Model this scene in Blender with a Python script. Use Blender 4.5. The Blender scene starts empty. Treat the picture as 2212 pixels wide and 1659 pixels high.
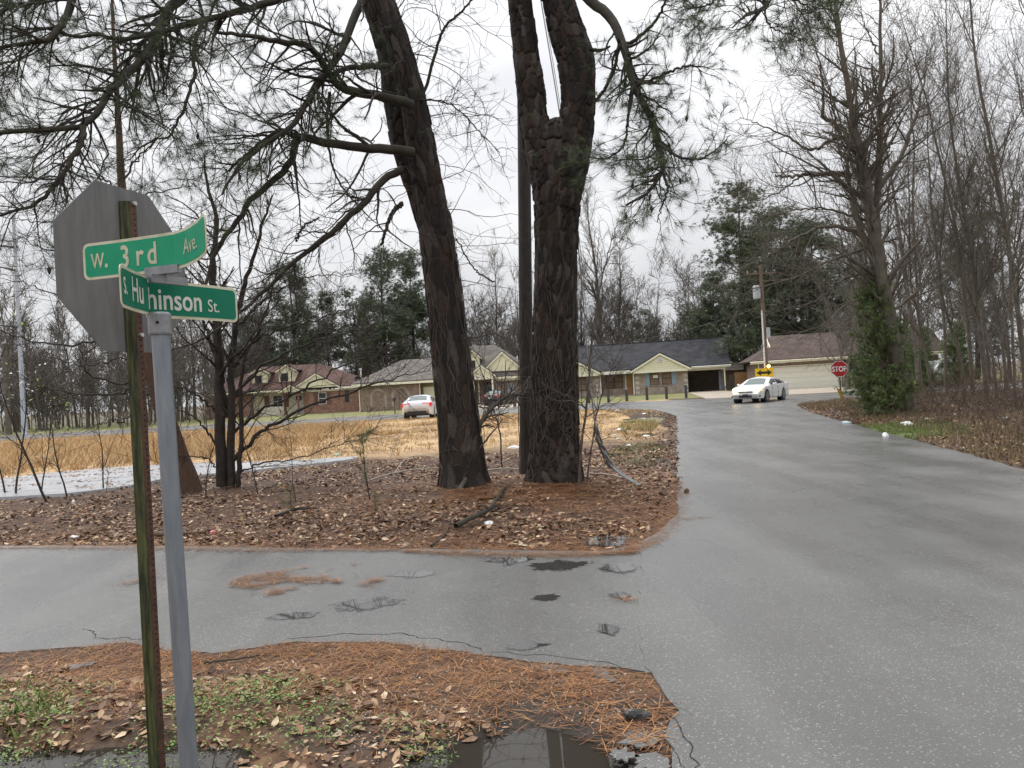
import bpy, bmesh, math
import numpy as np
from mathutils import Vector, Matrix
scene = bpy.context.scene
COL = scene.collection
rng = np.random.default_rng(7)

# ------------------------------------------------------------------ camera
CAM = np.array([0.0, 0.0, 1.55])
FPX, CX, CY = 1667.0, 1106.0, 829.5          # survey units: the photo at 2212 x 1659
pitch, roll = math.radians(0.29), math.radians(3.17)
_r = np.array([1.0, 0, 0]); _f = np.array([0, math.cos(pitch), math.sin(pitch)]); _u = np.array([0, -math.sin(pitch), math.cos(pitch)])
RGT = _r*math.cos(roll) - _u*math.sin(roll)
UPV = _u*math.cos(roll) + _r*math.sin(roll)
FWD = _f
cd = bpy.data.cameras.new('camera'); cam = bpy.data.objects.new('camera', cd); COL.objects.link(cam)
cd.sensor_width = 36.0; cd.lens = 36.0*FPX/2212.0; cd.clip_start = 0.05; cd.clip_end = 3000
cam.matrix_world = Matrix(((RGT[0], UPV[0], -FWD[0], CAM[0]), (RGT[1], UPV[1], -FWD[1], CAM[1]), (RGT[2], UPV[2], -FWD[2], CAM[2]), (0, 0, 0, 1)))
scene.camera = cam

# ------------------------------------------------------------------ sky, sun, exposure
SUN_EL, SUN_AZ = math.radians(60), math.radians(320)
world = bpy.data.worlds.new('World'); scene.world = world; world.use_nodes = True
nt = world.node_tree; nt.nodes.clear()
N = nt.nodes.new; L = nt.links.new
wo = N('ShaderNodeOutputWorld'); bg = N('ShaderNodeBackground'); bg.inputs['Strength'].default_value = 0.1
sky = N('ShaderNodeTexSky'); sky.sky_type = 'NISHITA'; sky.sun_disc = False
sky.sun_elevation = SUN_EL; sky.sun_rotation = SUN_AZ
hsv = N('ShaderNodeHueSaturation'); hsv.inputs['Saturation'].default_value = 0.25; hsv.inputs['Value'].default_value = 0.35
L(sky.outputs[0], hsv.inputs['Color'])
tc = N('ShaderNodeTexCoord'); mp = N('ShaderNodeMapping'); mp.inputs['Scale'].default_value = (1.0, 1.0, 2.6)
L(tc.outputs['Generated'], mp.inputs[0])
nz = N('ShaderNodeTexNoise'); nz.inputs['Scale'].default_value = 2.8; nz.inputs['Detail'].default_value = 5; nz.inputs['Roughness'].default_value = 0.5
nz.inputs['Distortion'].default_value = 0.4
L(mp.outputs[0], nz.inputs['Vector'])
cr = N('ShaderNodeValToRGB')
cr.color_ramp.elements[0].position = 0.30; cr.color_ramp.elements[0].color = (4.5, 4.56, 4.8, 1)
cr.color_ramp.elements[1].position = 0.66; cr.color_ramp.elements[1].color = (6.3, 6.34, 6.45, 1)
L(nz.outputs['Fac'], cr.inputs[0])
mx = N('ShaderNodeMixRGB'); mx.blend_type = 'MIX'; mx.inputs[0].default_value = 0.90     # nine tenths cloud cover
# an overcast sky is brighter towards the zenith than at the horizon (CIE overcast law, softened)
sep = N('ShaderNodeSeparateXYZ'); L(tc.outputs['Generated'], sep.inputs[0])
ov = N('ShaderNodeMapRange'); ov.inputs[1].default_value = 0.0; ov.inputs[2].default_value = 1.0; ov.inputs[3].default_value = 0.76; ov.inputs[4].default_value = 2.25
L(sep.outputs['Z'], ov.inputs[0])
sc = N('ShaderNodeVectorMath'); sc.operation = 'SCALE'; L(cr.outputs[0], sc.inputs[0]); L(ov.outputs[0], sc.inputs['Scale'])
L(hsv.outputs[0], mx.inputs[1]); L(sc.outputs[0], mx.inputs[2]); L(mx.outputs[0], bg.inputs['Color']); L(bg.outputs[0], wo.inputs['Surface'])
sl = bpy.data.lights.new('sun', 'SUN'); sl.energy = 1.5; sl.angle = math.radians(40); sl.color = (1.0, 0.97, 0.93)
so = bpy.data.objects.new('sun', sl); COL.objects.link(so)
sd = Vector((math.sin(SUN_AZ)*math.cos(SUN_EL), math.cos(SUN_AZ)*math.cos(SUN_EL), math.sin(SUN_EL)))
so.rotation_euler = (-sd).to_track_quat('-Z', 'Y').to_euler(); so.location = (0, 0, 60)
vs = scene.view_settings
vs.view_transform = 'Standard'; vs.look = 'None'; vs.exposure = 0.68; vs.gamma = 1.0; vs.use_curve_mapping = False
scene.cycles.use_denoising = True
scene.cycles.max_bounces = 6; scene.cycles.transparent_max_bounces = 6

# ------------------------------------------------------------------ survey: photo position -> place
def ray(u, v):
    return FWD + RGT*(u-CX)/FPX - UPV*(v-CY)/FPX
def P(u, v, y):
    r = ray(u, v); return CAM + r*(y/r[1])
def G(u, v, z=0.0):
    r = ray(u, v); return CAM + r*((z-CAM[2])/r[2])
def PL(pts, y0, y1=None):
    """list of (u, v) at distances going from y0 to y1"""
    y1 = y0 if y1 is None else y1
    n = len(pts)
    return np.array([P(u, v, y0+(y1-y0)*i/max(1, n-1)) for i, (u, v) in enumerate(pts)])

# ------------------------------------------------------------------ mesh helpers
def mesh_np(name, verts, faces, smooth=False, col=None, uv=None):
    """verts (n,3); faces: list of int arrays (m,k)"""
    me = bpy.data.meshes.new(name)
    verts = np.asarray(verts, np.float32)
    me.vertices.add(len(verts)); me.vertices.foreach_set('co', verts.ravel())
    faces = [np.asarray(f, np.int32) for f in faces if len(f)]
    loops = np.concatenate([f.ravel() for f in faces]); tot = np.concatenate([np.full(len(f), f.shape[1], np.int32) for f in faces])
    start = np.concatenate([[0], np.cumsum(tot)[:-1]]).astype(np.int32)
    me.loops.add(len(loops)); me.loops.foreach_set('vertex_index', loops)
    me.polygons.add(len(tot)); me.polygons.foreach_set('loop_start', start); me.polygons.foreach_set('loop_total', tot)
    if smooth: me.polygons.foreach_set('use_smooth', np.ones(len(tot), bool))
    if col is not None:
        a = me.color_attributes.new('Col', 'FLOAT_COLOR', 'POINT')
        c = np.ones((len(verts), 4), np.float32); c[:, :3] = col; a.data.foreach_set('color', c.ravel())
    me.update(calc_edges=True)
    return me
def link(name, me, mat=None, parent=None, loc=None, rz=0.0):
    o = bpy.data.objects.new(name, me); COL.objects.link(o)
    if mat is not None and me is not None and not me.materials: me.materials.append(mat)
    if parent is not None: o.parent = parent
    if loc is not None: o.location = tuple(float(c) for c in loc)
    if rz: o.rotation_euler = (0, 0, rz)
    return o
def tag(o, label=None, cat=None, group=None, kind=None):
    if label: o['label'] = label
    if cat: o['category'] = cat
    if group: o['group'] = group
    if kind: o['kind'] = kind
    return o
def thing(name, label, cat, loc=(0, 0, 0), rz=0.0, group=None):
    return tag(link(name, None, None, None, loc, rz), label, cat, group)
def copy_tree(o, parent=None):
    c = o.copy(); COL.objects.link(c); c.parent = parent
    for ch in list(o.children): copy_tree(ch, c)
    return c

class MB:
    """collects polygons of one mesh"""
    def __init__(s): s.v = []; s.f = []
    def add(s, v, f):
        b = len(s.v); s.v += [tuple(map(float, p)) for p in v]; s.f += [tuple(b+i for i in q) for q in f]; return s
    def box(s, x0, x1, y0, y1, z0, z1):
        return s.add([(x0,y0,z0),(x1,y0,z0),(x1,y1,z0),(x0,y1,z0),(x0,y0,z1),(x1,y0,z1),(x1,y1,z1),(x0,y1,z1)],
                     [(0,3,2,1),(4,5,6,7),(0,1,5,4),(1,2,6,5),(2,3,7,6),(3,0,4,7)])
    def prism(s, pts, off):
        """polygon pts (3d), thickened by vector off"""
        n = len(pts); off = np.array(off, float); a = [np.array(p, float) for p in pts]
        return s.add(a+[p+off for p in a], [tuple(range(n))[::-1], tuple(range(n, 2*n))]+[(i, (i+1) % n, n+(i+1) % n, n+i) for i in range(n)])
    def slab(s, pts, t):
        a = [np.array(p, float) for p in pts]; nn = np.cross(a[1]-a[0], a[2]-a[0]); nn /= np.linalg.norm(nn)
        return s.prism(pts, nn*t)
    def tube(s, pts, r, n=8, caps=True):
        pts = np.array(pts, float); r = np.full(len(pts), r) if np.isscalar(r) else np.array(r, float)
        V, Fq = tube_batch(pts[None], r[None], n); b = len(V)
        s.add(V, [tuple(q) for q in Fq])
        if caps:
            o = len(s.v)-b
            s.f += [tuple(o+i for i in range(n)), tuple(o+b-n+i for i in range(n))[::-1]]
        return s
    def build(s, name, mat, parent=None, smooth=False, loc=None, rz=0.0, bevel=0.0):
        me = bpy.data.meshes.new(name); me.from_pydata(s.v, [], s.f); 
        if smooth:
            me.polygons.foreach_set('use_smooth', np.ones(len(s.f), bool))
        me.update()
        o = link(name, me, mat, parent, loc, rz)
        if bevel:
            m = o.modifiers.new('b', 'BEVEL'); m.width = bevel; m.segments = 2; m.limit_method = 'ANGLE'
        return o
def box(name, b, mat, parent=None, bevel=0.0):
    return MB().box(*b).build(name, mat, parent, bevel=bevel)

def tube_batch(Pp, R, n):
    """Pp (B,N,3) centre lines, R (B,N) radii -> verts, quads"""
    Pp = np.asarray(Pp, float); B, K, _ = Pp.shape
    T = np.gradient(Pp, axis=1); T /= np.linalg.norm(T, axis=2, keepdims=True)+1e-9
    m = T.mean(1); ref = np.where(np.abs(m[:, 2:3]) > 0.8*np.linalg.norm(m, axis=1, keepdims=True), [[1.0, 0, 0]], [[0, 0, 1.0]])[:, None, :]
    U = np.cross(T, np.broadcast_to(ref, T.shape)); U /= np.linalg.norm(U, axis=2, keepdims=True)+1e-9
    W = np.cross(T, U)
    a = np.arange(n)*2*np.pi/n
    V = Pp[:, :, None]+R[:, :, None, None]*(U[:, :, None]*np.cos(a)[None, None, :, None]+W[:, :, None]*np.sin(a)[None, None, :, None])
    b = (np.arange(B)*K*n)[:, None, None]; k = (np.arange(K-1)*n)[None, :, None]; j = np.arange(n)[None, None, :]; j2 = (j+1) % n
    F = np.stack([b+k+j, b+k+j2, b+k+n+j2, b+k+n+j], -1).reshape(-1, 4)
    return V.reshape(-1, 3), F
def join_np(parts):
    vs, fs, o = [], [], 0
    for v, f in parts:
        vs.append(v); fs.append(f+o); o += len(v)
    return np.concatenate(vs), fs
def smooth_line(pts, n):
    """resample a polyline by Catmull-Rom"""
    p = np.asarray(pts, float); p = np.vstack([2*p[0]-p[1], p, 2*p[-1]-p[-2]])
    t = np.linspace(0, len(p)-3-1e-6, n); i = t.astype(int); f = (t-i)[:, None]
    a, b, c, d = p[i], p[i+1], p[i+2], p[i+3]
    return 0.5*((2*b)+(c-a)*f+(2*a-5*b+4*c-d)*f**2+(3*b-a-3*c+d)*f**3)
def unit(v): return v/(np.linalg.norm(v, axis=-1, keepdims=True)+1e-9)
def vnoise(x, y, seed=0):
    """smooth value noise, about -1..1"""
    xi = np.floor(x).astype(np.int64); yi = np.floor(y).astype(np.int64); xf = x-xi; yf = y-yi
    def h(a, b):
        q = (a*374761393+b*668265263+seed*974711) & 0x7fffffff
        q = ((q ^ (q >> 13))*1274126177) & 0x7fffffff
        return ((q ^ (q >> 16)) & 0xffff)/32767.5-1
    u = xf*xf*(3-2*xf); w = yf*yf*(3-2*yf)
    return (h(xi, yi)*(1-u)+h(xi+1, yi)*u)*(1-w)+(h(xi, yi+1)*(1-u)+h(xi+1, yi+1)*u)*w
def fbm(x, y, oct=4, seed=0):
    s = 0; a = 1.0; t = 0
    for i in range(oct):
        s = s+a*vnoise(x*2**i, y*2**i, seed+i*17); t += a; a *= 0.5
    return s/t

# ------------------------------------------------------------------ materials
def pm(name, c, rough=0.7, c2=None, scale=6.0, bump=0.0, bscale=None, metal=0.0, spec=0.5, coat=0.0, stretch=None, emit=None, estr=0.0, detail=5.0, lo=0.35, hi=0.65, trans=0.0):
    m = bpy.data.materials.new(name); m.use_nodes = True; t = m.node_tree; b = t.nodes['Principled BSDF']
    b.inputs['Base Color'].default_value = (*c, 1); b.inputs['Roughness'].default_value = rough; b.inputs['Metallic'].default_value = metal
    b.inputs['Specular IOR Level'].default_value = spec; b.inputs['Coat Weight'].default_value = coat; b.inputs['Coat Roughness'].default_value = 0.05
    if trans: b.inputs['Transmission Weight'].default_value = trans
    if emit: b.inputs['Emission Color'].default_value = (*emit, 1); b.inputs['Emission Strength'].default_value = estr
    if c2 or bump:
        tc = t.nodes.new('ShaderNodeTexCoord'); mp = t.nodes.new('ShaderNodeMapping'); t.links.new(tc.outputs['Object'], mp.inputs[0])
        if stretch: mp.inputs['Scale'].default_value = stretch
        if c2:
            n = t.nodes.new('ShaderNodeTexNoise'); n.inputs['Scale'].default_value = scale; n.inputs['Detail'].default_value = detail; n.inputs['Roughness'].default_value = 0.62
            t.links.new(mp.outputs[0], n.inputs['Vector'])
            r = t.nodes.new('ShaderNodeValToRGB'); r.color_ramp.elements[0].position = lo; r.color_ramp.elements[1].position = hi
            r.color_ramp.elements[0].color = (*c, 1); r.color_ramp.elements[1].color = (*c2, 1)
            t.links.new(n.outputs['Fac'], r.inputs[0]); t.links.new(r.outputs[0], b.inputs['Base Color'])
        if bump:
            n2 = t.nodes.new('ShaderNodeTexNoise'); n2.inputs['Scale'].default_value = bscale or scale*3; n2.inputs['Detail'].default_value = 4
            t.links.new(mp.outputs[0], n2.inputs['Vector'])
            bp = t.nodes.new('ShaderNodeBump'); bp.inputs['Strength'].default_value = min(1.0, bump); bp.inputs['Distance'].default_value = 0.02
            t.links.new(n2.outputs['Fac'], bp.inputs['Height']); t.links.new(bp.outputs[0], b.inputs['Normal'])
    return m
def attr_mat(name, rough=0.8, nscale=8.0, namt=0.35, bump=0.0, bscale=30.0, spec=0.4, tl=0.0):
    """colour from the mesh's own Col attribute, broken up by noise"""
    m = bpy.data.materials.new(name); m.use_nodes = True; t = m.node_tree; b = t.nodes['Principled BSDF']
    b.inputs['Roughness'].default_value = rough; b.inputs['Specular IOR Level'].default_value = spec
    a = t.nodes.new('ShaderNodeAttribute'); a.attribute_name = 'Col'
    tc = t.nodes.new('ShaderNodeTexCoord'); n = t.nodes.new('ShaderNodeTexNoise'); n.inputs['Scale'].default_value = nscale; n.inputs['Detail'].default_value = 6
    n.inputs['Roughness'].default_value = 0.65
    t.links.new(tc.outputs['Object'], n.inputs['Vector'])
    mr = t.nodes.new('ShaderNodeMapRange'); mr.inputs[1].default_value = 0.3; mr.inputs[2].default_value = 0.7; mr.inputs[3].default_value = 1-namt; mr.inputs[4].default_value = 1+namt
    t.links.new(n.outputs['Fac'], mr.inputs[0])
    x = t.nodes.new('ShaderNodeVectorMath'); x.operation = 'SCALE'; t.links.new(a.outputs['Color'], x.inputs[0]); t.links.new(mr.outputs[0], x.inputs['Scale'])
    t.links.new(x.outputs[0], b.inputs['Base Color'])
    if bump:
        n2 = t.nodes.new('ShaderNodeTexNoise'); n2.inputs['Scale'].default_value = bscale; n2.inputs['Detail'].default_value = 6
        t.links.new(tc.outputs['Object'], n2.inputs['Vector'])
        bp = t.nodes.new('ShaderNodeBump'); bp.inputs['Strength'].default_value = bump; bp.inputs['Distance'].default_value = 0.03
        t.links.new(n2.outputs['Fac'], bp.inputs['Height']); t.links.new(bp.outputs[0], b.inputs['Normal'])
    return m
def scatter(name, tv, tf, loc, rot, scl, col, mat, kind='stuff', parent=None, vcol=None):
    """one mesh of many copies of a small template: tv (k,3), tf (m,j), loc (n,3), rot (n,3,3), scl (n,)"""
    tv = np.asarray(tv, float); tf = np.asarray(tf, int); n = len(loc); k = len(tv)
    V = np.einsum('nij,kj->nki', rot, tv)*scl[:, None, None]+loc[:, None]
    Fc = (tf[None]+(np.arange(n)*k)[:, None, None]).reshape(-1, tf.shape[1])
    C = np.repeat(col, k, axis=0)
    me = mesh_np(name, V.reshape(-1, 3), [Fc], col=C)
    o = link(name, me, mat, parent)
    if kind: o['kind'] = kind
    return o
def rots(rz, tilt, az):
    """spin about z then tilt about a horizontal axis"""
    c, s = np.cos(rz), np.sin(rz); z = np.zeros_like(c); o = np.ones_like(c)
    A = np.stack([np.stack([c, -s, z], -1), np.stack([s, c, z], -1), np.stack([z, z, o], -1)], -2)
    ax, ay = np.cos(az), np.sin(az); ct, st = np.cos(tilt), np.sin(tilt)
    Bm = np.stack([np.stack([ct+ax*ax*(1-ct), ax*ay*(1-ct), ay*st], -1), np.stack([ax*ay*(1-ct), ct+ay*ay*(1-ct), -ax*st], -1), np.stack([-ay*st, ax*st, ct], -1)], -2)
    return np.einsum('nij,njk->nik', Bm, A)
# ------------------------------------------------------------------ roads: edges surveyed from the photo
def xl(y): return 0.65+0.2125*(y-3.4)
def xr(y): return 7.17+0.215*(y-10.8)
E_low = [(-60, 22.5), (-20, 10.1), (-8, 6.45), (-3.9, 5.2), (-3.4, 5.08), (-2.65, 5.17), (-2.3, 4.95), (-1.96, 4.83), (-1.51, 4.98), (-.9, 4.88), (-.55, 4.72), (-.29, 4.57), (.0, 4.36), (.24, 4.27), (.5, 4.2), (.63, 4.1), (.66, 3.85), (.70, 3.62), (.6, 3.35), (.58, 3.1), (.52, 2.4), (.3, 0), (-2.5, -14), (-8, -40)]
E_up = [(-60, 26.5), (-25, 15.2), (-6.2, 9.3), (-3.61, 8.53), (-.95, 7.7), (.19, 7.3), (.79, 7.16), (1.15, 7.4), (1.45, 7.95), (1.85, 9.0), (2.03, 9.9), (3.2, 15.4), (xl(22), 22), (xl(32), 32), (7.2, 36.5), (7.3, 40), (5.6, 44.2), (2.5, 47)]
E_right = [(17.7, 40.3), (15.2, 38.8), (13.6, 36.9), (12.75, 34.5), (11.3, 29.5), (xr(24), 24), (xr(18), 18), (xr(10.8), 10.8), (xr(4), 4), (4.0, -6), (1.0, -20), (-3, -40)]
X_far = [(-70, 61), (-11, 60.5), (5.6, 60.5), (13, 56), (18.5, 53.6), (24, 53), (80, 52)]
X_near = [(80, 41), (24, 41), (17.7, 40.3)]
X_near_l = [(2.5, 47), (-3, 48.6), (-11, 49.2), (-70, 49.5)]
road_poly = [p for p in E_low[::-1]]                       # whole asphalt area (side road, main road, cross street)
area_main = E_low[::-1] + E_up + X_near_l + X_far + X_near + E_right[1:]
def resample(pts, step, jag, fr, seed):
    out = []
    for (a, b) in zip(pts[:-1], pts[1:]):
        a, b = np.array(a, float), np.array(b, float); d = np.linalg.norm(b-a)
        m = (a+b)/2; st = step*max(1.0, math.hypot(*m)/6.0); n = max(1, int(d/st))
        for i in range(n): out.append(a+(b-a)*i/n)
    out.append(np.array(pts[-1], float)); out = np.array(out)
    t = np.gradient(out, axis=0); t /= np.linalg.norm(t, axis=1, keepdims=True)+1e-9
    nrm = np.stack([-t[:, 1], t[:, 0]], 1)
    amp = jag*(fbm(out[:, 0]*fr+31, out[:, 1]*fr, 5, seed)+0.35*vnoise(out[:, 0]*11, out[:, 1]*11, seed+5))
    amp[0] = amp[-1] = 0
    return out+nrm*amp[:, None]
def sheet(name, poly, z, thick, mat, label_kind='structure'):
    n = len(poly)
    v = [(p[0], p[1], z) for p in poly]+[(p[0], p[1], z-thick) for p in poly]
    f = [tuple(range(n))]+[(i, i+n, (i+1) % n+n, (i+1) % n) for i in range(n)]
    me = bpy.data.meshes.new(name); me.from_pydata(v, [], f); me.update()
    a = sum(poly[i][0]*poly[(i+1) % n][1]-poly[(i+1) % n][0]*poly[i][1] for i in range(n))
    if a < 0: me.flip_normals()
    o = link(name, me, mat); o['kind'] = label_kind
    return o

# wet asphalt
def asphalt(name, base, spk, rough_lo, rough_hi, gscale, patch):
    m = bpy.data.materials.new(name); m.use_nodes = True; t = m.node_tree; b = t.nodes['Principled BSDF']; N = t.nodes.new; K = t.links.new
    g = N('ShaderNodeTexCoord')
    n1 = N('ShaderNodeTexNoise'); n1.inputs['Scale'].default_value = 0.55; n1.inputs['Detail'].default_value = 5; n1.inputs['Roughness'].default_value = 0.6
    n2 = N('ShaderNodeTexNoise'); n2.inputs['Scale'].default_value = gscale; n2.inputs['Detail'].default_value = 3; n2.inputs['Roughness'].default_value = 0.7
    vo = N('ShaderNodeTexVoronoi'); vo.inputs['Scale'].default_value = gscale*0.9; vo.feature = 'F1'
    mpw = N('ShaderNodeMapping'); mpw.inputs['Rotation'].default_value = (0, 0, math.radians(12)); mpw.inputs['Scale'].default_value = (1.2, 0.12, 1)
    K(g.outputs['Object'], mpw.inputs[0])
    nw = N('ShaderNodeTexNoise'); nw.inputs['Scale'].default_value = 1.0; nw.inputs['Detail'].default_value = 3
    K(mpw.outputs[0], nw.inputs['Vector'])
    for n in (n1, n2, vo): K(g.outputs['Object'], n.inputs['Vector'])
    r2 = N('ShaderNodeValToRGB'); r2.color_ramp.elements[0].position = 0.3; r2.color_ramp.elements[0].color = (*[c*0.62 for c in base], 1)
    r2.color_ramp.elements[1].position = 0.68; r2.color_ramp.elements[1].color = (*[c*1.35 for c in base], 1)
    K(n2.outputs['Fac'], r2.inputs[0])
    sv = N('ShaderNodeMath'); sv.operation = 'GREATER_THAN'; sv.inputs[1].default_value = 0.955
    sp = N('ShaderNodeSeparateColor'); K(vo.outputs['Color'], sp.inputs[0]); K(sp.outputs[0], sv.inputs[0])
    ms = N('ShaderNodeMixRGB'); ms.inputs[2].default_value = (*spk, 1); K(sv.outputs[0], ms.inputs[0]); K(r2.outputs[0], ms.inputs[1])
    pr = N('ShaderNodeMapRange'); pr.inputs[1].default_value = 0.35; pr.inputs[2].default_value = 0.65; pr.inputs[3].default_value = 1-patch; pr.inputs[4].default_value = 1+patch
    ad = N('ShaderNodeMath'); ad.operation = 'ADD'; K(n1.outputs['Fac'], ad.inputs[0]); K(nw.outputs['Fac'], ad.inputs[1])
    hf = N('ShaderNodeMath'); hf.operation = 'MULTIPLY'; hf.inputs[1].default_value = 0.5; K(ad.outputs[0], hf.inputs[0])
    K(hf.outputs[0], pr.inputs[0])
    vm = N('ShaderNodeVectorMath'); vm.operation = 'SCALE'; K(ms.outputs[0], vm.inputs[0]); K(pr.outputs[0], vm.inputs['Scale']); K(vm.outputs[0], b.inputs['Base Color'])
    rr = N('ShaderNodeMapRange'); rr.inputs[1].default_value = 0.36; rr.inputs[2].default_value = 0.64; rr.inputs[3].default_value = rough_lo; rr.inputs[4].default_value = rough_hi
    K(hf.outputs[0], rr.inputs[0]); K(rr.outputs[0], b.inputs['Roughness'])
    bp = N('ShaderNodeBump'); bp.inputs['Strength'].default_value = 0.38; bp.inputs['Distance'].default_value = 0.006
    K(vo.outputs['Distance'], bp.inputs['Height']); K(bp.outputs[0], b.inputs['Normal'])
    b.inputs['Specular IOR Level'].default_value = 0.5
    cw = N('ShaderNodeMapRange'); cw.inputs[1].default_value = .4; cw.inputs[2].default_value = .6; cw.inputs[3].default_value = .75; cw.inputs[4].default_value = .25
    K(hf.outputs[0], cw.inputs[0]); K(cw.outputs[0], b.inputs['Coat Weight']); b.inputs['Coat Roughness'].default_value = .36; b.inputs['Coat IOR'].default_value = 1.33      # film of rain water
    return m
M_road = asphalt('asphalt_main', (.118, .117, .112), (.26, .26, .25), .16, .40, 150, .26)
M_side = asphalt('asphalt_old', (.145, .142, .137), (.32, .265, .25), .14, .40, 130, .24)
M_street = asphalt('asphalt_street', (.14, .139, .135), (.28, .25, .24), .18, .36, 60, .14)
low = resample(E_low, .07, .055, 1.7, 3); up = resample(E_up, .09, .06, 1.2, 5); rt = resample(E_right, .1, .09, .9, 9)
# main road (newer surface) runs over the ends of the side road and the cross street
i0 = int(np.argmin(np.hypot(low[:, 0]-.63, low[:, 1]-4.1))); j0 = int(np.argmin(np.hypot(up[:, 0]-1.15, up[:, 1]-7.4)))
seam = resample([tuple(low[i0]), (.72, 4.9), (.95, 6.2), tuple(up[j0])], .08, .05, 2.0, 12)
main_poly = np.vstack([low[i0:][::-1], seam[1:-1], up[j0:], [[9, 45.0], [15, 44.0]], rt])
sheet('main_road', main_poly, 0.0, .06, M_road)
side_poly = np.vstack([low[:i0+1], [[.95, 4.1], [1.3, 7.3]], up[:j0+1][::-1]])
sheet('side_road', side_poly, -0.004, .05, M_road)
street_poly = np.vstack([resample(X_near_l[::-1], .5, .12, .6, 4), resample([(2.5, 47), (5.6, 44.2), (7.3, 40), (8.2, 38.5), (12.9, 36.5), (15.2, 38.8), (17.7, 40.3), (24, 41), (80, 41)], .3, .1, .6, 8)[1:], resample(X_far[::-1], .5, .08, .6, 6)])
sheet('cross_street', street_poly, -0.006, .05, M_street)

# ------------------------------------------------------------------ ground: one sheet to the horizon
def grow(a, b, s0, k):
    out = [a]; s = s0
    while out[-1] < b: out.append(out[-1]+s); s *= k
    return out
gx = np.unique(np.concatenate([-np.array(grow(7, 900, .08, 1.075)), np.arange(-7, 3, .05), np.array(grow(3, 900, .06, 1.05))]))
gy = np.unique(np.concatenate([-np.array(grow(-2.4, 700, .15, 1.25)), np.arange(2.4, 7, .04), np.arange(7, 13, .06), np.array(grow(13, 1200, .08, 1.055))]))
X, Y = np.meshgrid(gx, gy)
def inside(poly, x, y):
    r = np.zeros(x.shape, bool); p = np.asarray(poly, float); q = np.roll(p, -1, 0)
    for (x1, y1), (x2, y2) in zip(p, q):
        if y1 == y2: continue
        c = ((y1 > y) != (y2 > y)) & (x < (x2-x1)*(y-y1)/(y2-y1)+x1); r ^= c
    return r
def dist(poly, x, y, closed=True):
    d = np.full(x.shape, 1e9); p = np.asarray(poly, float); q = np.roll(p, -1, 0)
    for i in range(len(p) if closed else len(p)-1):
        a, b = p[i], q[i]; e = b-a; l2 = (e*e).sum()+1e-9
        t = np.clip(((x-a[0])*e[0]+(y-a[1])*e[1])/l2, 0, 1)
        d = np.minimum(d, np.hypot(x-a[0]-t*e[0], y-a[1]-t*e[1]))
    return d
def sstep(x, a, b):
    t = np.clip((x-a)/(b-a), 0, 1); return t*t*(3-2*t)
island = [p for p in E_up]+X_near_l                                # left of the main road, above the side road
def blob(x, y, cx, cy, rx, ry, ang=0.0):
    c, s = math.cos(ang), math.sin(ang); dx, dy = x-cx, y-cy
    return np.sqrt(((dx*c+dy*s)/rx)**2+((-dx*s+dy*c)/ry)**2)
PUD = [(-2.35, 3.34, 1.05, .40, .0), (-.12, 3.28, .50, .32, .15), (.32, 3.1, .3, .2, .0)]    # dips by the near corner
def ground_z(x, y):
    ins = inside(area_main, x, y); d = dist(area_main, x, y)
    n = fbm(x*1.3, y*1.3, 4, 21); nf = fbm(x*6, y*6, 3, 33)
    z = np.where(ins, -.045*sstep(d, 0.02, .12)-.012, -.014+.02*nf*sstep(d, 0, .3))
    isl = (~ins) & (y > 6) & (x < 9)
    z = z+np.where(isl & (y < 45), sstep(d, .1, 1.6)*(.055+.035*n), 0)
    z = z+np.where(isl & (y < 16), .10*np.exp(-blob(x, y, 0.0, 11.5, 2.2, 1.3)**2), 0)
    right = (~ins) & (x > 5) & (y < 42) & (y > -10) & (x > xr(np.clip(y, 0, 40))-3)
    z = z+np.where(right, sstep(d, .1, 3.5)*(.22+.14*n), 0)
    near = (~ins) & (y < 6) & (x < 1)
    z = z+np.where(near, sstep(d, .0, .8)*(-.012+.02*n)+.05*sstep(y, 3.2, 4.0)*sstep(-x, .3, 1.6)*sstep(d, .2, .9), 0)
    for (cx, cy, rx, ry, a) in PUD:
        b = blob(x, y, cx, cy, rx, ry, a)+.22*fbm(x*3.1, y*3.1, 4, 55)
        z = z-np.where(near, .085*(1-sstep(b, .55, 1.25)), 0)
    b = blob(x, y, 5.15, 31.2, 1.0, 3.4, -.15)+.2*fbm(x*1.1, y*1.1, 3, 66)
    z = z-np.where(isl, .13*(1-sstep(b, .6, 1.2)), 0)
    b = blob(x, y, 3.7, 22.6, .45, 1.3, -.2)+.2*fbm(x*1.1, y*1.1, 3, 67)
    z = z-np.where(isl, .11*(1-sstep(b, .6, 1.2)), 0)
    return z
Z = ground_z(X, Y)
# colours by what covers the ground
def mixc(c, m, k): return c*(1-m[..., None])+np.array(k)*m[..., None]
INS = inside(area_main, X, Y); D = dist(area_main, X, Y)
n1 = fbm(X*.8, Y*.8, 5, 71); n2 = fbm(X*3, Y*3, 5, 72); n3 = fbm(X*.12, Y*.12, 4, 73)
C = np.zeros(X.shape+(3,))+np.array([.075, .042, .027])
field = sstep(Y+1.6*n1-.25*X, 17.5, 22.0)*(X < 12)*(Y < 62)
C = mixc(C, field, [.47, .325, .17]); C = mixc(C, field*sstep(n1, -.1, .4)*.75, [.27, .17, .095])
C = mixc(C, sstep(Y, 59, 62)*(X < 60), [.20, .18, .075])
lawn = (Y > 50)*sstep(n1+n2*.5, -.2, .3); C = mixc(C, lawn*sstep(Y, 60, 63), [.13, .155, .05])
edge = (1-sstep(D+.25*n2, .05, .75))*(Y < 62)*(Y > 3); C = mixc(C, edge*.85, [.062, .046, .034])
need = (1-sstep(D+.35*n2, .1, .9))*(Y > 6.5)*(Y < 12)*(X < 2.6); C = mixc(C, need*.7, [.12, .058, .028])
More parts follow.
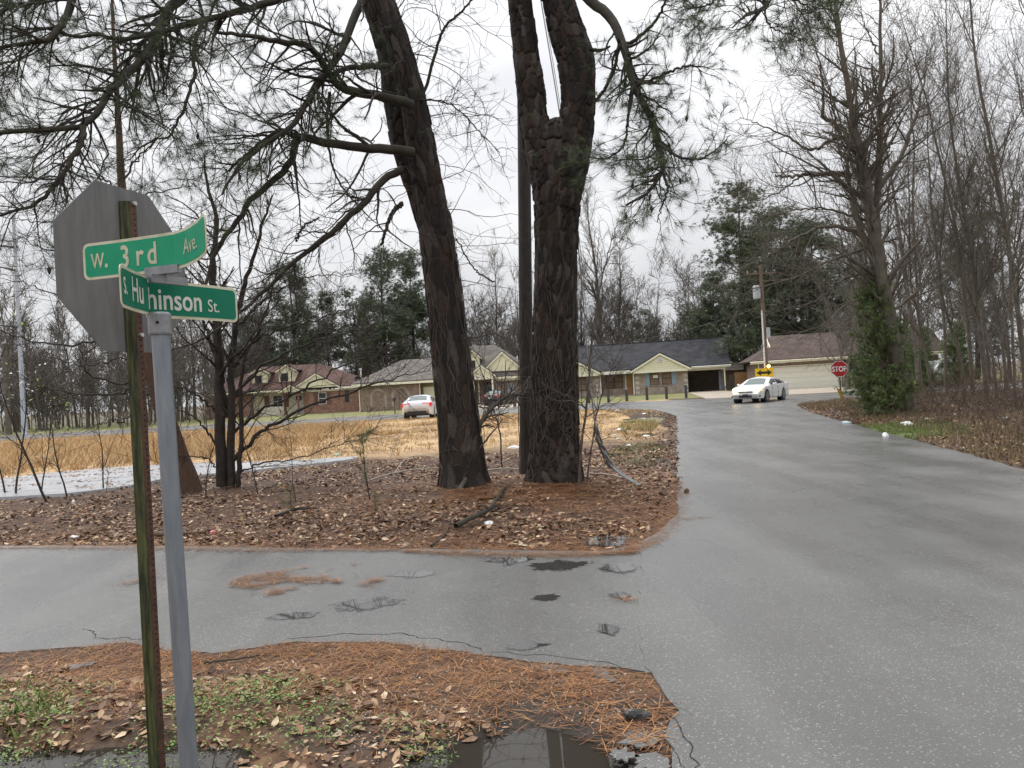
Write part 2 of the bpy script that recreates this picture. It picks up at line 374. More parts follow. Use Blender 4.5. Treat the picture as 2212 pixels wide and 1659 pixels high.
nearc = (Y < 6)*(X < 1.2)
C = mixc(C, nearc*1.0, [.085, .056, .038]); C = mixc(C, nearc*sstep(n2, -.1, .35)*.8, [.135, .07, .036])
mud = nearc*(1-sstep(blob(X, Y, .05, 3.45, .9, .42)+.4*n2, .6, 1.3)); C = mixc(C, mud, [.040, .033, .027])
verge = (X > 5)*(Y < 45)*(~INS); C = mixc(C, verge*1.0, [.065, .042, .028])
gr = (1-sstep(blob(X, Y, 9.35, 18.6, 1.0, 2.2, -.22)+.4*n2, .5, 1.1))*verge; C = mixc(C, gr, [.105, .15, .045])
gr = (1-sstep(blob(X, Y, 2.6, 16.5, .5, 2.6, -.2)+.5*n2, .4, 1.1))*(X < 5); C = mixc(C, gr*.35, [.11, .125, .045])
far = sstep(Y, 75, 110); C = mixc(C, far, [.10, .08, .05])
nx, ny = len(gx), len(gy)
idx = np.arange(nx*ny).reshape(ny, nx)
Fg = np.stack([idx[:-1, :-1], idx[:-1, 1:], idx[1:, 1:], idx[1:, :-1]], -1).reshape(-1, 4)
M_ground = attr_mat('ground_earth', .85, 9.0, .45, .6, 40.0, .35)
og = link('ground', mesh_np('ground', np.stack([X, Y, Z], -1).reshape(-1, 3), [Fg], True, C.reshape(-1, 3)), M_ground); og['kind'] = 'structure'
def zat(x, y): return ground_z(np.atleast_1d(np.asarray(x, float)), np.atleast_1d(np.asarray(y, float)))

# ------------------------------------------------------------------ water
def water_mat(name, c, rough=.015):
    m = pm(name, c, rough, spec=.5); b = m.node_tree.nodes['Principled BSDF']; b.inputs['IOR'].default_value = 1.33
    return m
M_mudwater = water_mat('muddy_water', (.035, .030, .024)); M_film = water_mat('water_film', (.05, .05, .05), .02); M_film.node_tree.nodes['Principled BSDF'].inputs['IOR'].default_value = 1.5
def blob_poly(cx, cy, rx, ry, seed, n=56, jag=.3, ang=0.0):
    a = np.linspace(0, 2*np.pi, n, endpoint=False)
    r = 1+jag*fbm(np.cos(a)*2.2+seed*9.1, np.sin(a)*2.2+seed*3.7, 4, seed)+.08*vnoise(np.cos(a)*9, np.sin(a)*9+seed, seed)
    x, y = np.cos(a)*rx*r, np.sin(a)*ry*r; c, s = math.cos(ang), math.sin(ang)
    return np.stack([cx+x*c-y*s, cy+x*s+y*c], 1)
def water(name, poly, z, mat):
    me = bpy.data.meshes.new(name); n = len(poly)
    me.from_pydata([(p[0], p[1], z) for p in poly], [], [tuple(range(n))]); me.update()
    o = link(name, me, mat); o['kind'] = 'structure'; return o
water('ditch_puddle', blob_poly(-2.5, 3.36, 1.45, .66, 3, jag=.15), -.036, M_mudwater)
water('verge_puddle', blob_poly(-.05, 3.2, .62, .42, 4, jag=.15), -.050, M_mudwater)
water('roadside_puddle', blob_poly(5.1, 31.2, 1.25, 4.2, 5, ang=-.15, jag=.15), -.045, M_mudwater)
water('roadside_puddle', blob_poly(3.7, 22.6, .62, 1.7, 6, ang=-.2, jag=.15), -.045, M_mudwater)
def film_mat():
    m = water_mat('rain_water_film', (.045, .044, .042), .03); t = m.node_tree; b = t.nodes['Principled BSDF']; b.inputs['IOR'].default_value = 1.45; N = t.nodes.new; K = t.links.new
    a = N('ShaderNodeAttribute'); a.attribute_name = 'Col'; tc = N('ShaderNodeTexCoord'); n = N('ShaderNodeTexNoise'); n.inputs['Scale'].default_value = 16; n.inputs['Detail'].default_value = 5; K(tc.outputs['Object'], n.inputs['Vector'])
    ad = N('ShaderNodeMath'); ad.operation = 'MULTIPLY_ADD'; ad.inputs[1].default_value = 1.1; ad.inputs[2].default_value = -.55; K(n.outputs['Fac'], ad.inputs[0])
    sm = N('ShaderNodeMath'); sm.operation = 'ADD'; K(ad.outputs[0], sm.inputs[0]); K(a.outputs['Fac'], sm.inputs[1])
    mr = N('ShaderNodeMapRange'); mr.inputs[1].default_value = .22; mr.inputs[2].default_value = .55; K(sm.outputs[0], mr.inputs[0])
    tr = N('ShaderNodeBsdfTransparent'); mx = N('ShaderNodeMixShader'); K(mr.outputs[0], mx.inputs[0]); K(tr.outputs[0], mx.inputs[1]); K(b.outputs[0], mx.inputs[2]); K(mx.outputs[0], t.nodes['Material Output'].inputs['Surface'])
    return m
M_film = film_mat()      # thins out to nothing at its rim
for (u, v, hw, hv, sd) in [(1210, 1220, 84, 13, 11), (1335, 1226, 46, 14, 12), (1108, 1208, 62, 14, 13), (800, 1303, 92, 16, 14), (1312, 1360, 32, 15, 15), (1312, 1167, 58, 17, 16), (1340, 1287, 30, 10, 17), (1180, 1290, 40, 9, 18), (640, 1330, 70, 10, 19), (1130, 1395, 60, 10, 20), (900, 1240, 60, 8, 21)]:
    c = G(u, v); rx = hw*c[1]/FPX; ry = abs(G(u, v-hv)[1]-G(u, v+hv)[1])/2; n = 64; rings = [(1.0, 0.0), (.62, .5), (.3, .9)]; o_ = blob_poly(0, 0, rx, ry, sd, n, .5)
    V = np.concatenate([np.hstack([c[:2]+o_*k, np.full((n, 1), .003 if u > 1270 else -.001)]) for k, _ in rings]+[np.array([[c[0], c[1], .003 if u > 1270 else -.001]])]); cl = np.concatenate([np.full(n, a) for _, a in rings]+[[1.0]])
    k = np.arange(n); k2 = (k+1) % n; F = [np.stack([k+r*n, k2+r*n, k2+(r+1)*n, k+(r+1)*n], 1) for r in range(2)]; tri = np.stack([k+2*n, k2+2*n, np.full(n, 3*n)], 1)
    ob = link('road_puddle', mesh_np('road_puddle', V, F+[tri], True, np.repeat(cl[:, None], 3, 1)), M_film); ob['kind'] = 'structure'

# ------------------------------------------------------------------ concrete: old path in the field, driveways
M_conc = pm('wet_concrete', (.36, .37, .39), .22, (.52, .53, .55), 1.6, .15, 30)
M_drive = pm('tan_concrete', (.34, .28, .22), .5, (.45, .39, .32), .8, .1, 20)
pu = [(0, 1036), (119, 1023), (283, 1010), (400, 1003), (549, 1001), (660, 996), (775, 989)]
pl = [(775, 993), (700, 1002), (549, 1018), (466, 1026), (347, 1040), (273, 1054), (141, 1070), (0, 1079)]
pth = [G(u, v, .06)[:2] for u, v in [(-300, 1046)]+pu+pl+[(-300, 1100)]]
sheet('concrete_path', resample([tuple(p) for p in pth]+[tuple(pth[0])], .10, .16, .9, 31)[:-1], .10, .12, M_conc)
dv = [(16.2, 53.9), (21.5, 53.4), (22.3, 71.2), (15.6, 71.9)]
# ------------------------------------------------------------------ houses
def brick(name, c1, c2, mortar, scale=1.0):
    m = bpy.data.materials.new(name); m.use_nodes = True; t = m.node_tree; b = t.nodes['Principled BSDF']; N = t.nodes.new; K = t.links.new
    g = N('ShaderNodeTexCoord'); sp = N('ShaderNodeSeparateXYZ'); K(g.outputs['Object'], sp.inputs[0])
    ad = N('ShaderNodeMath'); ad.operation = 'ADD'; K(sp.outputs['X'], ad.inputs[0]); K(sp.outputs['Y'], ad.inputs[1])
    cb = N('ShaderNodeCombineXYZ'); K(ad.outputs[0], cb.inputs[0]); K(sp.outputs['Z'], cb.inputs[1])
    br = N('ShaderNodeTexBrick'); br.inputs['Scale'].default_value = 1.0; br.inputs['Brick Width'].default_value = .23*scale; br.inputs['Row Height'].default_value = .085*scale
    br.inputs['Mortar Size'].default_value = .008; br.inputs['Color1'].default_value = (*c1, 1); br.inputs['Color2'].default_value = (*c2, 1); br.inputs['Mortar'].default_value = (*mortar, 1)
    K(cb.outputs[0], br.inputs['Vector'])
    n = N('ShaderNodeTexNoise'); n.inputs['Scale'].default_value = 2.2; n.inputs['Detail'].default_value = 6; K(g.outputs['Object'], n.inputs['Vector'])
    mr = N('ShaderNodeMapRange'); mr.inputs[1].default_value = .3; mr.inputs[2].default_value = .7; mr.inputs[3].default_value = .75; mr.inputs[4].default_value = 1.25; K(n.outputs['Fac'], mr.inputs[0])
    vm = N('ShaderNodeVectorMath'); vm.operation = 'SCALE'; K(br.outputs['Color'], vm.inputs[0]); K(mr.outputs[0], vm.inputs['Scale']); K(vm.outputs[0], b.inputs['Base Color'])
    b.inputs['Roughness'].default_value = .85
    bp = N('ShaderNodeBump'); bp.inputs['Strength'].default_value = .5; bp.inputs['Distance'].default_value = .01; K(br.outputs['Fac'], bp.inputs['Height']); bp.invert = True; K(bp.outputs[0], b.inputs['Normal'])
    return m
def shingle(name, c1, c2):
    m = brick(name, c1, c2, [x*.6 for x in c1], 1.0); t = m.node_tree
    for n in t.nodes:
        if n.type == 'TEX_BRICK': n.inputs['Brick Width'].default_value = .5; n.inputs['Row Height'].default_value = .11; n.inputs['Mortar Size'].default_value = .006
        if n.type == 'TEX_NOISE': n.inputs['Scale'].default_value = .9
    t.nodes['Principled BSDF'].inputs['Roughness'].default_value = .8; t.nodes['Principled BSDF'].inputs['Specular IOR Level'].default_value = .2
    return m
M_redbrick = brick('red_brick', (.26, .125, .085), (.33, .17, .12), (.36, .28, .23))
M_brnbrick = brick('brown_brick', (.17, .12, .092), (.27, .19, .14), (.33, .29, .25))
M_tanbrick = brick('tan_brick', (.30, .235, .195), (.38, .30, .25), (.44, .40, .36))
M_roofred = shingle('brown_red_shingle', (.085, .048, .042), (.125, .07, .058))
M_roofgrey = shingle('grey_brown_shingle', (.115, .102, .09), (.165, .147, .13))
M_roofblk = shingle('charcoal_shingle', (.03, .031, .036), (.055, .056, .063))
M_roofbrn = shingle('brown_shingle', (.085, .062, .054), (.12, .09, .08))
M_cream = pm('cream_paint', (.80, .76, .58), .5, (.84, .81, .66), 3)
M_garage = pm('pale_cream_door', (.82, .80, .70), .5, (.86, .84, .74), 3)
M_siding = pm('pale_yellow_siding', (.70, .66, .46), .55, (.76, .72, .52), 4)
M_white = pm('white_paint', (.74, .73, .68), .45, (.8, .79, .75), 5)
M_glass = pm('window_glass', (.02, .025, .03), .06, spec=.6)
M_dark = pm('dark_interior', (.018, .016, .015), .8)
M_blind = pm('window_blind', (.22, .24, .26), .3, (.34, .36, .38), 9)
M_board = pm('brown_plywood', (.16, .10, .07), .6, (.24, .155, .105), 3)
M_door = pm('brown_door', (.36, .19, .09), .6, (.44, .25, .12), 3)
M_shut = pm('blue_grey_shutter', (.22, .30, .38), .5, (.28, .36, .44), 5)
M_shutr = pm('dark_red_shutter', (.16, .06, .05), .5, (.2, .08, .065), 5)
M_redpost = pm('red_brown_paint', (.22, .075, .055), .55, (.28, .1, .07), 5)
M_quoin = pm('pale_stone', (.5, .45, .37), .7, (.6, .55, .46), 4)
M_pipe = pm('galvanised_pipe', (.45, .46, .47), .4, (.55, .56, .57), 8, metal=.5)
M_paper = pm('white_paper', (.8, .8, .8), .6)
M_black = pm('black_plastic', (.02, .02, .022), .4)

def wall(name, mb, mat, par): return mb.build(name, mat, par)
def gable_face(x0, x1, z0, zp, y, t=.12):
    return MB().prism([(x0, y, z0), (x1, y, z0), ((x0+x1)/2, y, zp)], (0, t, 0))
def siding_lines(par, x0, x1, z0, zp, y, name='siding_board', step=.2):
    """clapboards of a gable, each lapped over the one below"""
    z = z0; c = (x0+x1)/2
    while z < zp-.12:
        w0 = (x1-x0)/2*(1-(z-z0)/(zp-z0))-.04; w1 = (x1-x0)/2*(1-(z+step-z0)/(zp-z0))-.04
        if w1 < .05: break
        MB().add([(c-w0, y-.035, z+.004), (c+w0, y-.035, z+.004), (c+w1, y-.006, z+step), (c-w1, y-.006, z+step), (c-w0, y-.002, z+.004), (c+w0, y-.002, z+.004)],
                 [(0, 1, 2, 3), (4, 5, 1, 0)]).build(name, M_siding, par)
        z += step
def rake(par, x0, x1, z0, zp, y, mat, w=.16, d=.14, name='rake_board', over=0.0):
    c = (x0+x1)/2
    for s in (-1, 1):
        xe = x0 if s < 0 else x1
        a, b = np.array([xe, 0, z0]), np.array([c, 0, zp]); t = (a-b)/np.linalg.norm(a-b); a = a+t*over
        MB().prism([(a[0], y, a[2]-w), (b[0], y, b[2]-w), (b[0], y, b[2]), (a[0], y, a[2])], (0, d, 0)).build(name, mat, par)
def window(par, x, z, w, h, y, frame=M_white, pane=M_glass, split='sash', grid=None, depth=.06, name='window', label=None):
    """window in a front wall at y (outside towards -y)"""
    f = .055
    m = MB(); m.box(x, x+w, y-depth, y, z, z+f); m.box(x, x+w, y-depth, y, z+h-f, z+h); m.box(x, x+f, y-depth, y, z+f, z+h-f); m.box(x+w-f, x+w, y-depth, y, z+f, z+h-f)
    if split == 'sash': m.box(x+f, x+w-f, y-depth+.012, y, z+h/2-.03, z+h/2+.03)
    if grid:
        for i in range(1, grid[0]): m.box(x+f+(w-2*f)*i/grid[0]-.012, x+f+(w-2*f)*i/grid[0]+.012, y-depth+.016, y, z+f, z+h-f)
        for j in range(1, grid[1]): m.box(x+f, x+w-f, y-depth+.02, y, z+f+(h-2*f)*j/grid[1]-.012, z+f+(h-2*f)*j/grid[1]+.012)
    o = m.build(name, frame, par)
    if split == 'sash':
        box('pane', (x+f, x+w-f, y-.03, y-.005, z+f, z+h/2-.03), pane, o); box('pane', (x+f, x+w-f, y-.03, y-.005, z+h/2+.03, z+h-f), pane, o)
    else: box('pane', (x+f, x+w-f, y-.03, y-.005, z+f, z+h-f), pane, o)
    return o
def downspout(par, x, y, z0, z1, mat):
    MB().tube([(x, y-.25, z1), (x, y-.05, z1-.25), (x, y-.05, z0+.12), (x, y-.2, z0+.02)], .045, 6).build('downspout', mat, par)

# ---- tan brick house with the charcoal roof and carport
def house_tan():
    b = P(1372, 851, 85.0); rz = math.radians(-12.4)
    H = thing('brick_house', 'tan brick house with charcoal roof, blue shutters and an open carport', 'house', (b[0], b[1], -.02), rz)
    # local x: 0 = left edge of the gabled bay; 5.75 its right edge; porch -3.85..0; left wing -9..-3.85; carport 5.75..9.75
    zE = 2.78
    wall('wall', MB().box(0, 5.75, 0, 8.5, 0, 2.45), M_tanbrick, H)
    wall('wall', MB().box(-3.85, 0, 1.5, 8.5, 0, 2.45), M_tanbrick, H)
    wall('wall', MB().box(-9, -3.85, 0, 8.5, 0, 2.45), M_tanbrick, H)
    wall('wall', MB().box(5.75, 9.7, 7.0, 8.5, 0, 2.6), M_tanbrick, H)          # back of the carport
    wall('wall', MB().box(9.35, 9.55, 2.6, 7.0, 0, 2.6), M_tanbrick, H)
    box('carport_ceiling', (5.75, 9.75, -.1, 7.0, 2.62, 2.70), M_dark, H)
    box('carport_beam', (5.752, 9.75, -.12, .1, 2.34, 2.615), M_cream, H)
    box('carport_slab', (5.752, 9.7, -.3, 6.99, -.02, .04), M_drive, H)
    MB().box(9.55, 9.68, -.08, .05, .04, 2.34).build('carport_post', M_cream, H)
    box('storage_door', (9.1, 9.32, 2.3, 2.6, .05, 2.2), M_shut, H)
    # roof: two long slopes
    rx0, rx1, ye, yr, zr = -9.5, 10.25, -.55, 4.3, 5.85
    ro = MB().slab([(rx0, ye, zE), (rx1, ye, zE), (rx1-.15, yr, zr), (rx0, yr, zr)], .12).build('roof', M_roofblk, H)
    MB().slab([(rx0, yr, zr), (rx1-.15, yr, zr), (rx1, 9.2, zE), (rx0, 9.2, zE)], .12).build('roof_slope', M_roofblk, ro)
    MB().prism([(rx1-.35, -.3, zE-.08), (rx1-.35, 9.0, zE-.08), (rx1-.35, yr, zr-.08)], (.1, 0, 0)).build('gable_end', M_siding, H)
    box('ridge_vent', (rx0+.5, rx1-1.5, yr-.14, yr+.14, zr+.08, zr+.17), M_black, ro)
    box('fascia', (-3.8, -.2, ye-.03, ye+.02, zE-.2, zE+.02), M_cream, H); box('fascia', (6.1, rx1, ye-.03, ye+.02, zE-.2, zE+.02), M_cream, H)
    MB().tube([(6.1, ye-.07, zE-.04), (rx1+.05, ye-.07, zE-.04)], .065, 6).build('gutter', M_white, H)
    box('soffit', (-3.85, 0, ye, 1.5, 2.46, 2.5), M_cream, H)
    for (g0, g1, zp) in ((-.32, 6.15, 4.45), (-9.3, -3.5, 4.25)):
        z0 = 2.45; cx_ = (g0+g1)/2
        gable_face(g0+.2, g1-.2, z0+.1, zp-.1, -.66).build('gable_wall', M_siding, H); siding_lines(H, g0+.2, g1-.2, z0+.26, zp-.1, -.66)
        box('gable_trim', (g0+.3, g1-.3, -.72, -.002, z0-.06, z0+.24), M_cream, H)
        rake(H, g0, g1, z0+.18, zp, -.88, M_cream, .2, .1)
        for s in (0, 1):
            xe = g0 if s == 0 else g1
            yb = 2.2
            pts = [(xe, -.86, z0+.2), (cx_, -.86, zp+.02), (cx_, 2.7, zp+.02), (xe, .2, z0+.35)]
            if s: pts = pts[::-1]
            MB().slab(pts, .09 if not s else .09).build('gable_roof', M_roofblk, H)
        v = MB(); a = np.linspace(0, 2*np.pi, 17)[:-1]
        v.prism([(cx_+.29*math.cos(t), -.76, zp-.72+.29*math.sin(t)) for t in a], (0, .08, 0)); vo = v.build('gable_vent', M_white, H)
        for k in range(5): box('louver', (cx_-.2, cx_+.2, -.785, -.761, zp-.9+k*.075, zp-.86+k*.075), M_pipe, vo)
    # openings
    for x in (1.68, 3.0):
        w = window(H, x, 1.0, 1.0, 1.5-.08, -.001, M_black, M_board)
        box('sill', (x-.06, x+1.06, -.09, -.002, .9, .995), M_tanbrick, w)
    box('paper_notice', (2.05, 2.58, -.075, -.066, 1.78, 2.1), M_paper, H)
    for x in (1.2, 4.02): box('shutter', (x, x+.46, -.05, -.002, .95, 2.44), M_shut, H)
    window(H, -3.3, .85, .95, 1.5, 1.499, M_black, M_board); window(H, -2.33, .85, .95, 1.5, 1.499, M_black, M_board)
    d = box('door', (-.98, -.18, 1.42, 1.499, .12, 2.2), M_door, H); box('door_frame', (-1.12, -.985, 1.38, 1.498, .1, 2.32), M_white, d)
    MB().tube([(-.28, 1.36, 1.1), (-.28, 1.42, 1.1)], .03, 8).build('door_knob', M_pipe, d)
    box('porch_slab', (-3.84, -.01, -.1, 1.49, -.02, .1), M_drive, H)
    MB().box(-.14, -.02, -.16, -.04, .1, 2.46).build('porch_post', M_white, H); MB().box(-3.78, -3.66, -.16, -.04, .1, 2.46).build('porch_post', M_white, H)
    window(H, -6.3, .8, 1.0, 1.5, -.001, M_black, M_board)
    for x, zs in ((5.3, (.35, .9, 1.45, 2.0)), (.1, (.35, .9, 1.45, 2.0)), (-4.28, (.35, .9, 1.45, 2.0))):
        for z in zs: box('quoin', (x, x+.42, -.03, -.002, z-.26, z+.06), M_quoin, H)
    return H
house_tan()

# ---- house with the wide garage door
def house_garage():
    b = P(1671, 840, 72.0); rz = math.radians(-10)
    H = thing('brick_house', 'house with wide cream garage door and brown roof behind the arrow sign', 'house', (b[0], b[1], -.02), rz)
    # local x 0 = left edge of garage door
    wall('wall', MB().box(-1.2, 0, 0, 9, 0, 2.5), M_brnbrick, H); wall('wall', MB().box(5.9, 6.35, 0, 9, 0, 2.5), M_brnbrick, H)
    wall('wall', MB().box(0, 5.9, .02, 9, 2.1, 2.5), M_brnbrick, H); wall('wall', MB().box(6.35, 15, 1.8, 9, 0, 2.5), M_brnbrick, H)
    gd = MB().box(0, 5.9, .1, .16, 0, 2.1).build('garage_door', M_garage, H)
    for k in range(4):
        box('door_panel', (.03, 5.87, .05, .1, .03+k*.52, .535+k*.52), M_garage, gd, .012)
    box('garage_trim', (-.12, 0, -.03, .12, 0, 2.12), M_cream, H); box('garage_trim', (5.9, 6.02, -.03, .12, 0, 2.12), M_cream, H); box('garage_trim', (-.12, 6.02, -.035, .12, 2.12, 2.22), M_cream, H)
    zE, zr, yr = 2.72, 5.15, 4.2
    ro = MB().slab([(-2.0, -.6, zE), (15, -.6, zE), (15, yr, zr), (.45, yr, zr), (.15, 3.0, zr-.62), (.15, 1.5, zE+1.25)], .12).build('roof', M_roofbrn, H)
    MB().slab([(15, yr, zr), (15, 9.2, zE), (-2.0, 9.2, zE), (.15, 6.5, zE+1.25), (.15, 5.4, zr-.62), (.45, yr, zr)], .12).build('roof_slope', M_roofbrn, ro)
    MB().slab([(-2.0, 9.2, zE), (-2.0, -.6, zE), (.15, 1.5, zE+1.25), (.15, 6.5, zE+1.25)], .12).build('hip_slope', M_roofbrn, ro)
    MB().prism([(.2, 1.5, zE+1.2), (.2, 6.5, zE+1.2), (.2, yr, zr-.02)], (.1, 0, 0)).build('gable_wall', M_siding, H)
    MB().prism([(.1, 1.3, zE+1.27), (.1, 1.55, zE+1.27), (.1, yr+.02, zr-.02), (.1, yr-.02, zr+.14)], (.08, 0, 0)).build('rake_board', M_cream, H)
    box('fascia', (-2.0, 15, -.64, -.59, zE-.2, zE+.03), M_cream, H); box('soffit', (-1.98, 15, -.58, .0, zE-.2, zE-.17), M_cream, H)
    MB().tube([(-2.05, -.7, zE-.02), (15, -.7, zE-.02)], .07, 6).build('gutter', M_cream, H)
    downspout(H, -1.25, -.1, 0, zE-.1, M_cream)
    # porch with railing at the right
    MB().box(6.45, 6.6, -.3, -.15, 0, 2.5).build('porch_post', M_redpost, H); MB().box(10.2, 10.35, -.3, -.15, 0, 2.5).build('porch_post', M_redpost, H)
    r = MB().box(6.6, 10.2, -.26, -.2, .92, 1.0).build('railing', M_white, H); box('bottom_rail', (6.6, 10.2, -.26, -.2, .14, .2), M_redpost, r)
    for k in range(24): box('baluster', (6.68+k*.148, 6.72+k*.148, -.25, -.21, .2, .92), M_white, r)
    window(H, 7.2, .9, 1.2, 1.3, 1.799, M_white, M_glass); window(H, 10.8, .9, 1.2, 1.3, 1.799, M_white, M_glass)
    box('porch_slab', (6.36, 15, -.4, 1.79, -.02, .08), M_drive, H)
    return H
house_garage()
c = P(1671, 840, 72.0)
sheet('garage_driveway', [(16.3, 53.9), (24.6, 53.1), (c[0]+6.1, 70.6), (c[0]-.3, 71.6)], .02, .1, M_drive)
c = P(1495, 846, 84.0)
sheet('carport_driveway', [(13.9, 55.5), (17.6, 53.9), (22.6, 82.0), (18.9, 83.0)], .012, .1, M_drive)

# ---- red brick house with two dormers
def dormer(H, x0, x1, z0, ze, zp, y, wmat, rmat, wx0, wx1, wz0, wz1):
    d = wall('dormer', MB().box(x0, x1, y, y+2.6, z0, ze), wmat, H)
    gable_face(x0, x1, ze, zp-.1, y).build('dormer_gable', wmat, d)
    rake(d, x0-.3, x1+.3, ze-.12, zp, y-.2, M_cream, .13, .1)
    cxx = (x0+x1)/2
    MB().slab([(x0-.3, y-.2, ze-.1), (cxx, y-.2, zp+.02), (cxx, y+3.0, zp+.02), (x0-.3, y+2.4, ze-.1)], .08).build('dormer_roof', rmat, d)
    MB().slab([(cxx, y-.2, zp+.02), (x1+.3, y-.2, ze-.1), (x1+.3, y+2.4, ze-.1), (cxx, y+3.0, zp+.02)], .08).build('dormer_roof', rmat, d)
    w = MB().box(wx0, wx1, y-.05, y-.002, wz0, wz1).build('dormer_window', M_black, d); box('meeting_rail', (wx0, wx1, y-.07, y-.051, (wz0+wz1)/2-.025, (wz0+wz1)/2+.025), M_dark, w)
    return d
def house_red():
    b = P(788, 885, 82.0); H = thing('brick_house', 'red brick house with two cream dormers and dark red roof', 'house', (b[0], b[1], -.02), math.radians(-1))
    # local x runs from -17 (left end) to 0 (right end)
    zE = 2.7; k = .01215
    X0 = lambda z: (z-1410)*k                                          # photo survey along the front
    wall('wall', MB().box(X0(880), 0, 0, 8, 0, 2.5), M_redbrick, H); wall('wall', MB().box(X0(720), X0(880), 1.2, 8, 0, 2.5), M_siding, H)
    wall('wall', MB().box(X0(400), X0(720), 1.2, 8, 0, 2.5), M_siding, H); wall('wall', MB().box(X0(90), X0(400), .2, 8, 0, 2.5), M_redbrick, H); wall('wall', MB().box(X0(0), X0(90), .0, 8, 0, 2.5), M_redbrick, H)
    xl_, xr_, yr, zr = X0(-20), .55, 3.9, 5.35
    ro = MB().slab([(xl_, -.5, zE), (xr_, -.5, zE), (X0(960), yr, zr), (X0(430), yr, zr)], .12).build('roof', M_roofred, H)
    MB().slab([(xr_, -.5, zE), (xr_, 8.5, zE), (X0(960), yr, zr)], .12).build('hip_slope', M_roofred, ro); MB().slab([(xl_, 8.5, zE), (xl_, -.5, zE), (X0(430), yr, zr)], .12).build('hip_slope', M_roofred, ro)
    MB().slab([(X0(430), yr, zr), (X0(960), yr, zr), (xr_, 8.5, zE), (xl_, 8.5, zE)], .12).build('roof_slope', M_roofred, ro)
    box('fascia', (xl_, X0(700), -.53, -.48, zE-.18, zE+.02), M_cream, H); box('fascia', (X0(1215), xr_, -.53, -.48, zE-.18, zE+.02), M_cream, H); box('frieze', (X0(890), .02, -.06, -.002, 2.32, 2.5), M_cream, H)
    dormer(H, X0(415), X0(548), 3.3, 4.75, 5.22, .75, M_siding, M_roofred, X0(440), X0(497), 3.6, 4.4)
    dormer(H, X0(652), X0(790), 3.3, 4.85, 5.4, .75, M_siding, M_roofred, X0(672), X0(733), 3.65, 4.5)
    g0, g1 = X0(800), X0(1215); zp = 4.25
    gable_face(g0+.25, g1-.25, 2.75, zp-.1, -.62).build('gable_wall', M_siding, H); siding_lines(H, g0+.25, g1-.25, 2.78, zp-.1, -.62)
    rake(H, g0, g1, 2.75, zp, -.8, M_cream, .16, .1)
    cxx = (g0+g1)/2
    MB().slab([(g0, -.8, 2.78), (cxx, -.8, zp+.02), (cxx, 1.8, zp+.02), (g0, -.2, 2.9)], .08).build('gable_roof', M_roofred, H)
    MB().slab([(cxx, -.8, zp+.02), (g1, -.8, 2.78), (g1, -.2, 2.9), (cxx, 1.8, zp+.02)], .08).build('gable_roof', M_roofred, H)
    g0, g1 = X0(690), X0(905); zp = 3.15; pg = gable_face(g0+.15, g1-.15, 2.42, zp-.08, -1.2).build('portico_gable', M_siding, H)
    rake(pg, g0, g1, 2.42, zp, -1.35, M_cream, .14, .1); cxx = (g0+g1)/2
    MB().slab([(g0, -1.35, 2.44), (cxx, -1.35, zp+.02), (cxx, .6, zp+.02), (g0, .6, 2.44)], .07).build('portico_roof', M_roofred, H)
    MB().slab([(cxx, -1.35, zp+.02), (g1, -1.35, 2.44), (g1, .6, 2.44), (cxx, .6, zp+.02)], .07).build('portico_roof', M_roofred, H)
    for z in (740, 860): MB().box(X0(z)-.08, X0(z)+.08, -1.25, -1.1, 0, 2.42).build('porch_post', M_redpost, H)
    window(H, X0(575), .9, 1.1, 1.25, 1.199, M_white, M_glass, grid=(2, 4))
    for z in (500, 672): box('shutter', (X0(z), X0(z)+.55, 1.14, 1.198, .85, 2.2), M_shutr, H)
    d = box('door', (X0(770), X0(770)+.95, 1.13, 1.198, .1, 2.15), M_white, H); box('transom', (X0(770)+.15, X0(770)+.8, 1.11, 1.129, 1.5, 2.0), M_glass, d)
    r = box('porch_railing', (X0(540), X0(725), -1.2, -1.14, .85, .92), M_white, H)
    for i in range(16): box('baluster', (X0(545)+i*.14, X0(545)+i*.14+.045, -1.19, -1.15, .1, .85), M_white, r)
    box('porch_slab', (X0(400), X0(880), -1.4, 1.19, -.02, .1), M_drive, H)
    window(H, X0(1010), .95, .85, 1.25, -.001, M_white, M_glass)
    for z in (975, 1083): box('shutter', (X0(z), X0(z)+.4, -.05, -.002, .9, 2.25), M_shutr, H)
    window(H, X0(1243), 1.05, .42, 1.2, -.001, M_black, M_glass); window(H, X0(100), 1.0, .9, 1.2, .199, M_white, M_glass)
    box('corner_trim', (X0(0)-.02, X0(0)+.12, -.04, -.002, 0, 2.5), M_white, H)
    downspout(H, .02, -.1, 0, zE, M_white)
    MB().tube([(X0(1208), 2.0, 3.6), (X0(1208), 2.0, 4.75)], .09, 8).tube([(X0(1208), 2.0, 4.72), (X0(1208), 2.0, 4.85)], .14, 8).build('flue_pipe', M_pipe, ro)
    MB().tube([(X0(1268), 1.2, 3.3), (X0(1268), 1.2, 3.85)], .06, 8).build('vent_pipe', M_white, ro); MB().tube([(X0(1368), 1.4, 2.9), (X0(1368), 1.4, 4.45)], .07, 8).tube([(X0(1368), 1.4, 4.4), (X0(1368), 1.4, 4.6)], .14, 8).build('vent_pipe', M_white, ro)
    a = np.linspace(0, 2*np.pi, 21)[:-1]; m = MB(); c0 = np.array([X0(1362), .0, 3.45])
    m.add([c0+(.0, .12, 0)]+[c0+(.34*math.cos(t), .0, .27*math.sin(t)) for t in a], [(0, 1+i, 1+(i+1) % 20) for i in range(20)]); dsh = m.build('satellite_dish', M_black, H)
    MB().tube([c0, c0+(.05, .1, -.35), c0+(.1, .3, -.6)], .03, 6).build('dish_mount', M_pipe, dsh)
    return H
house_red()

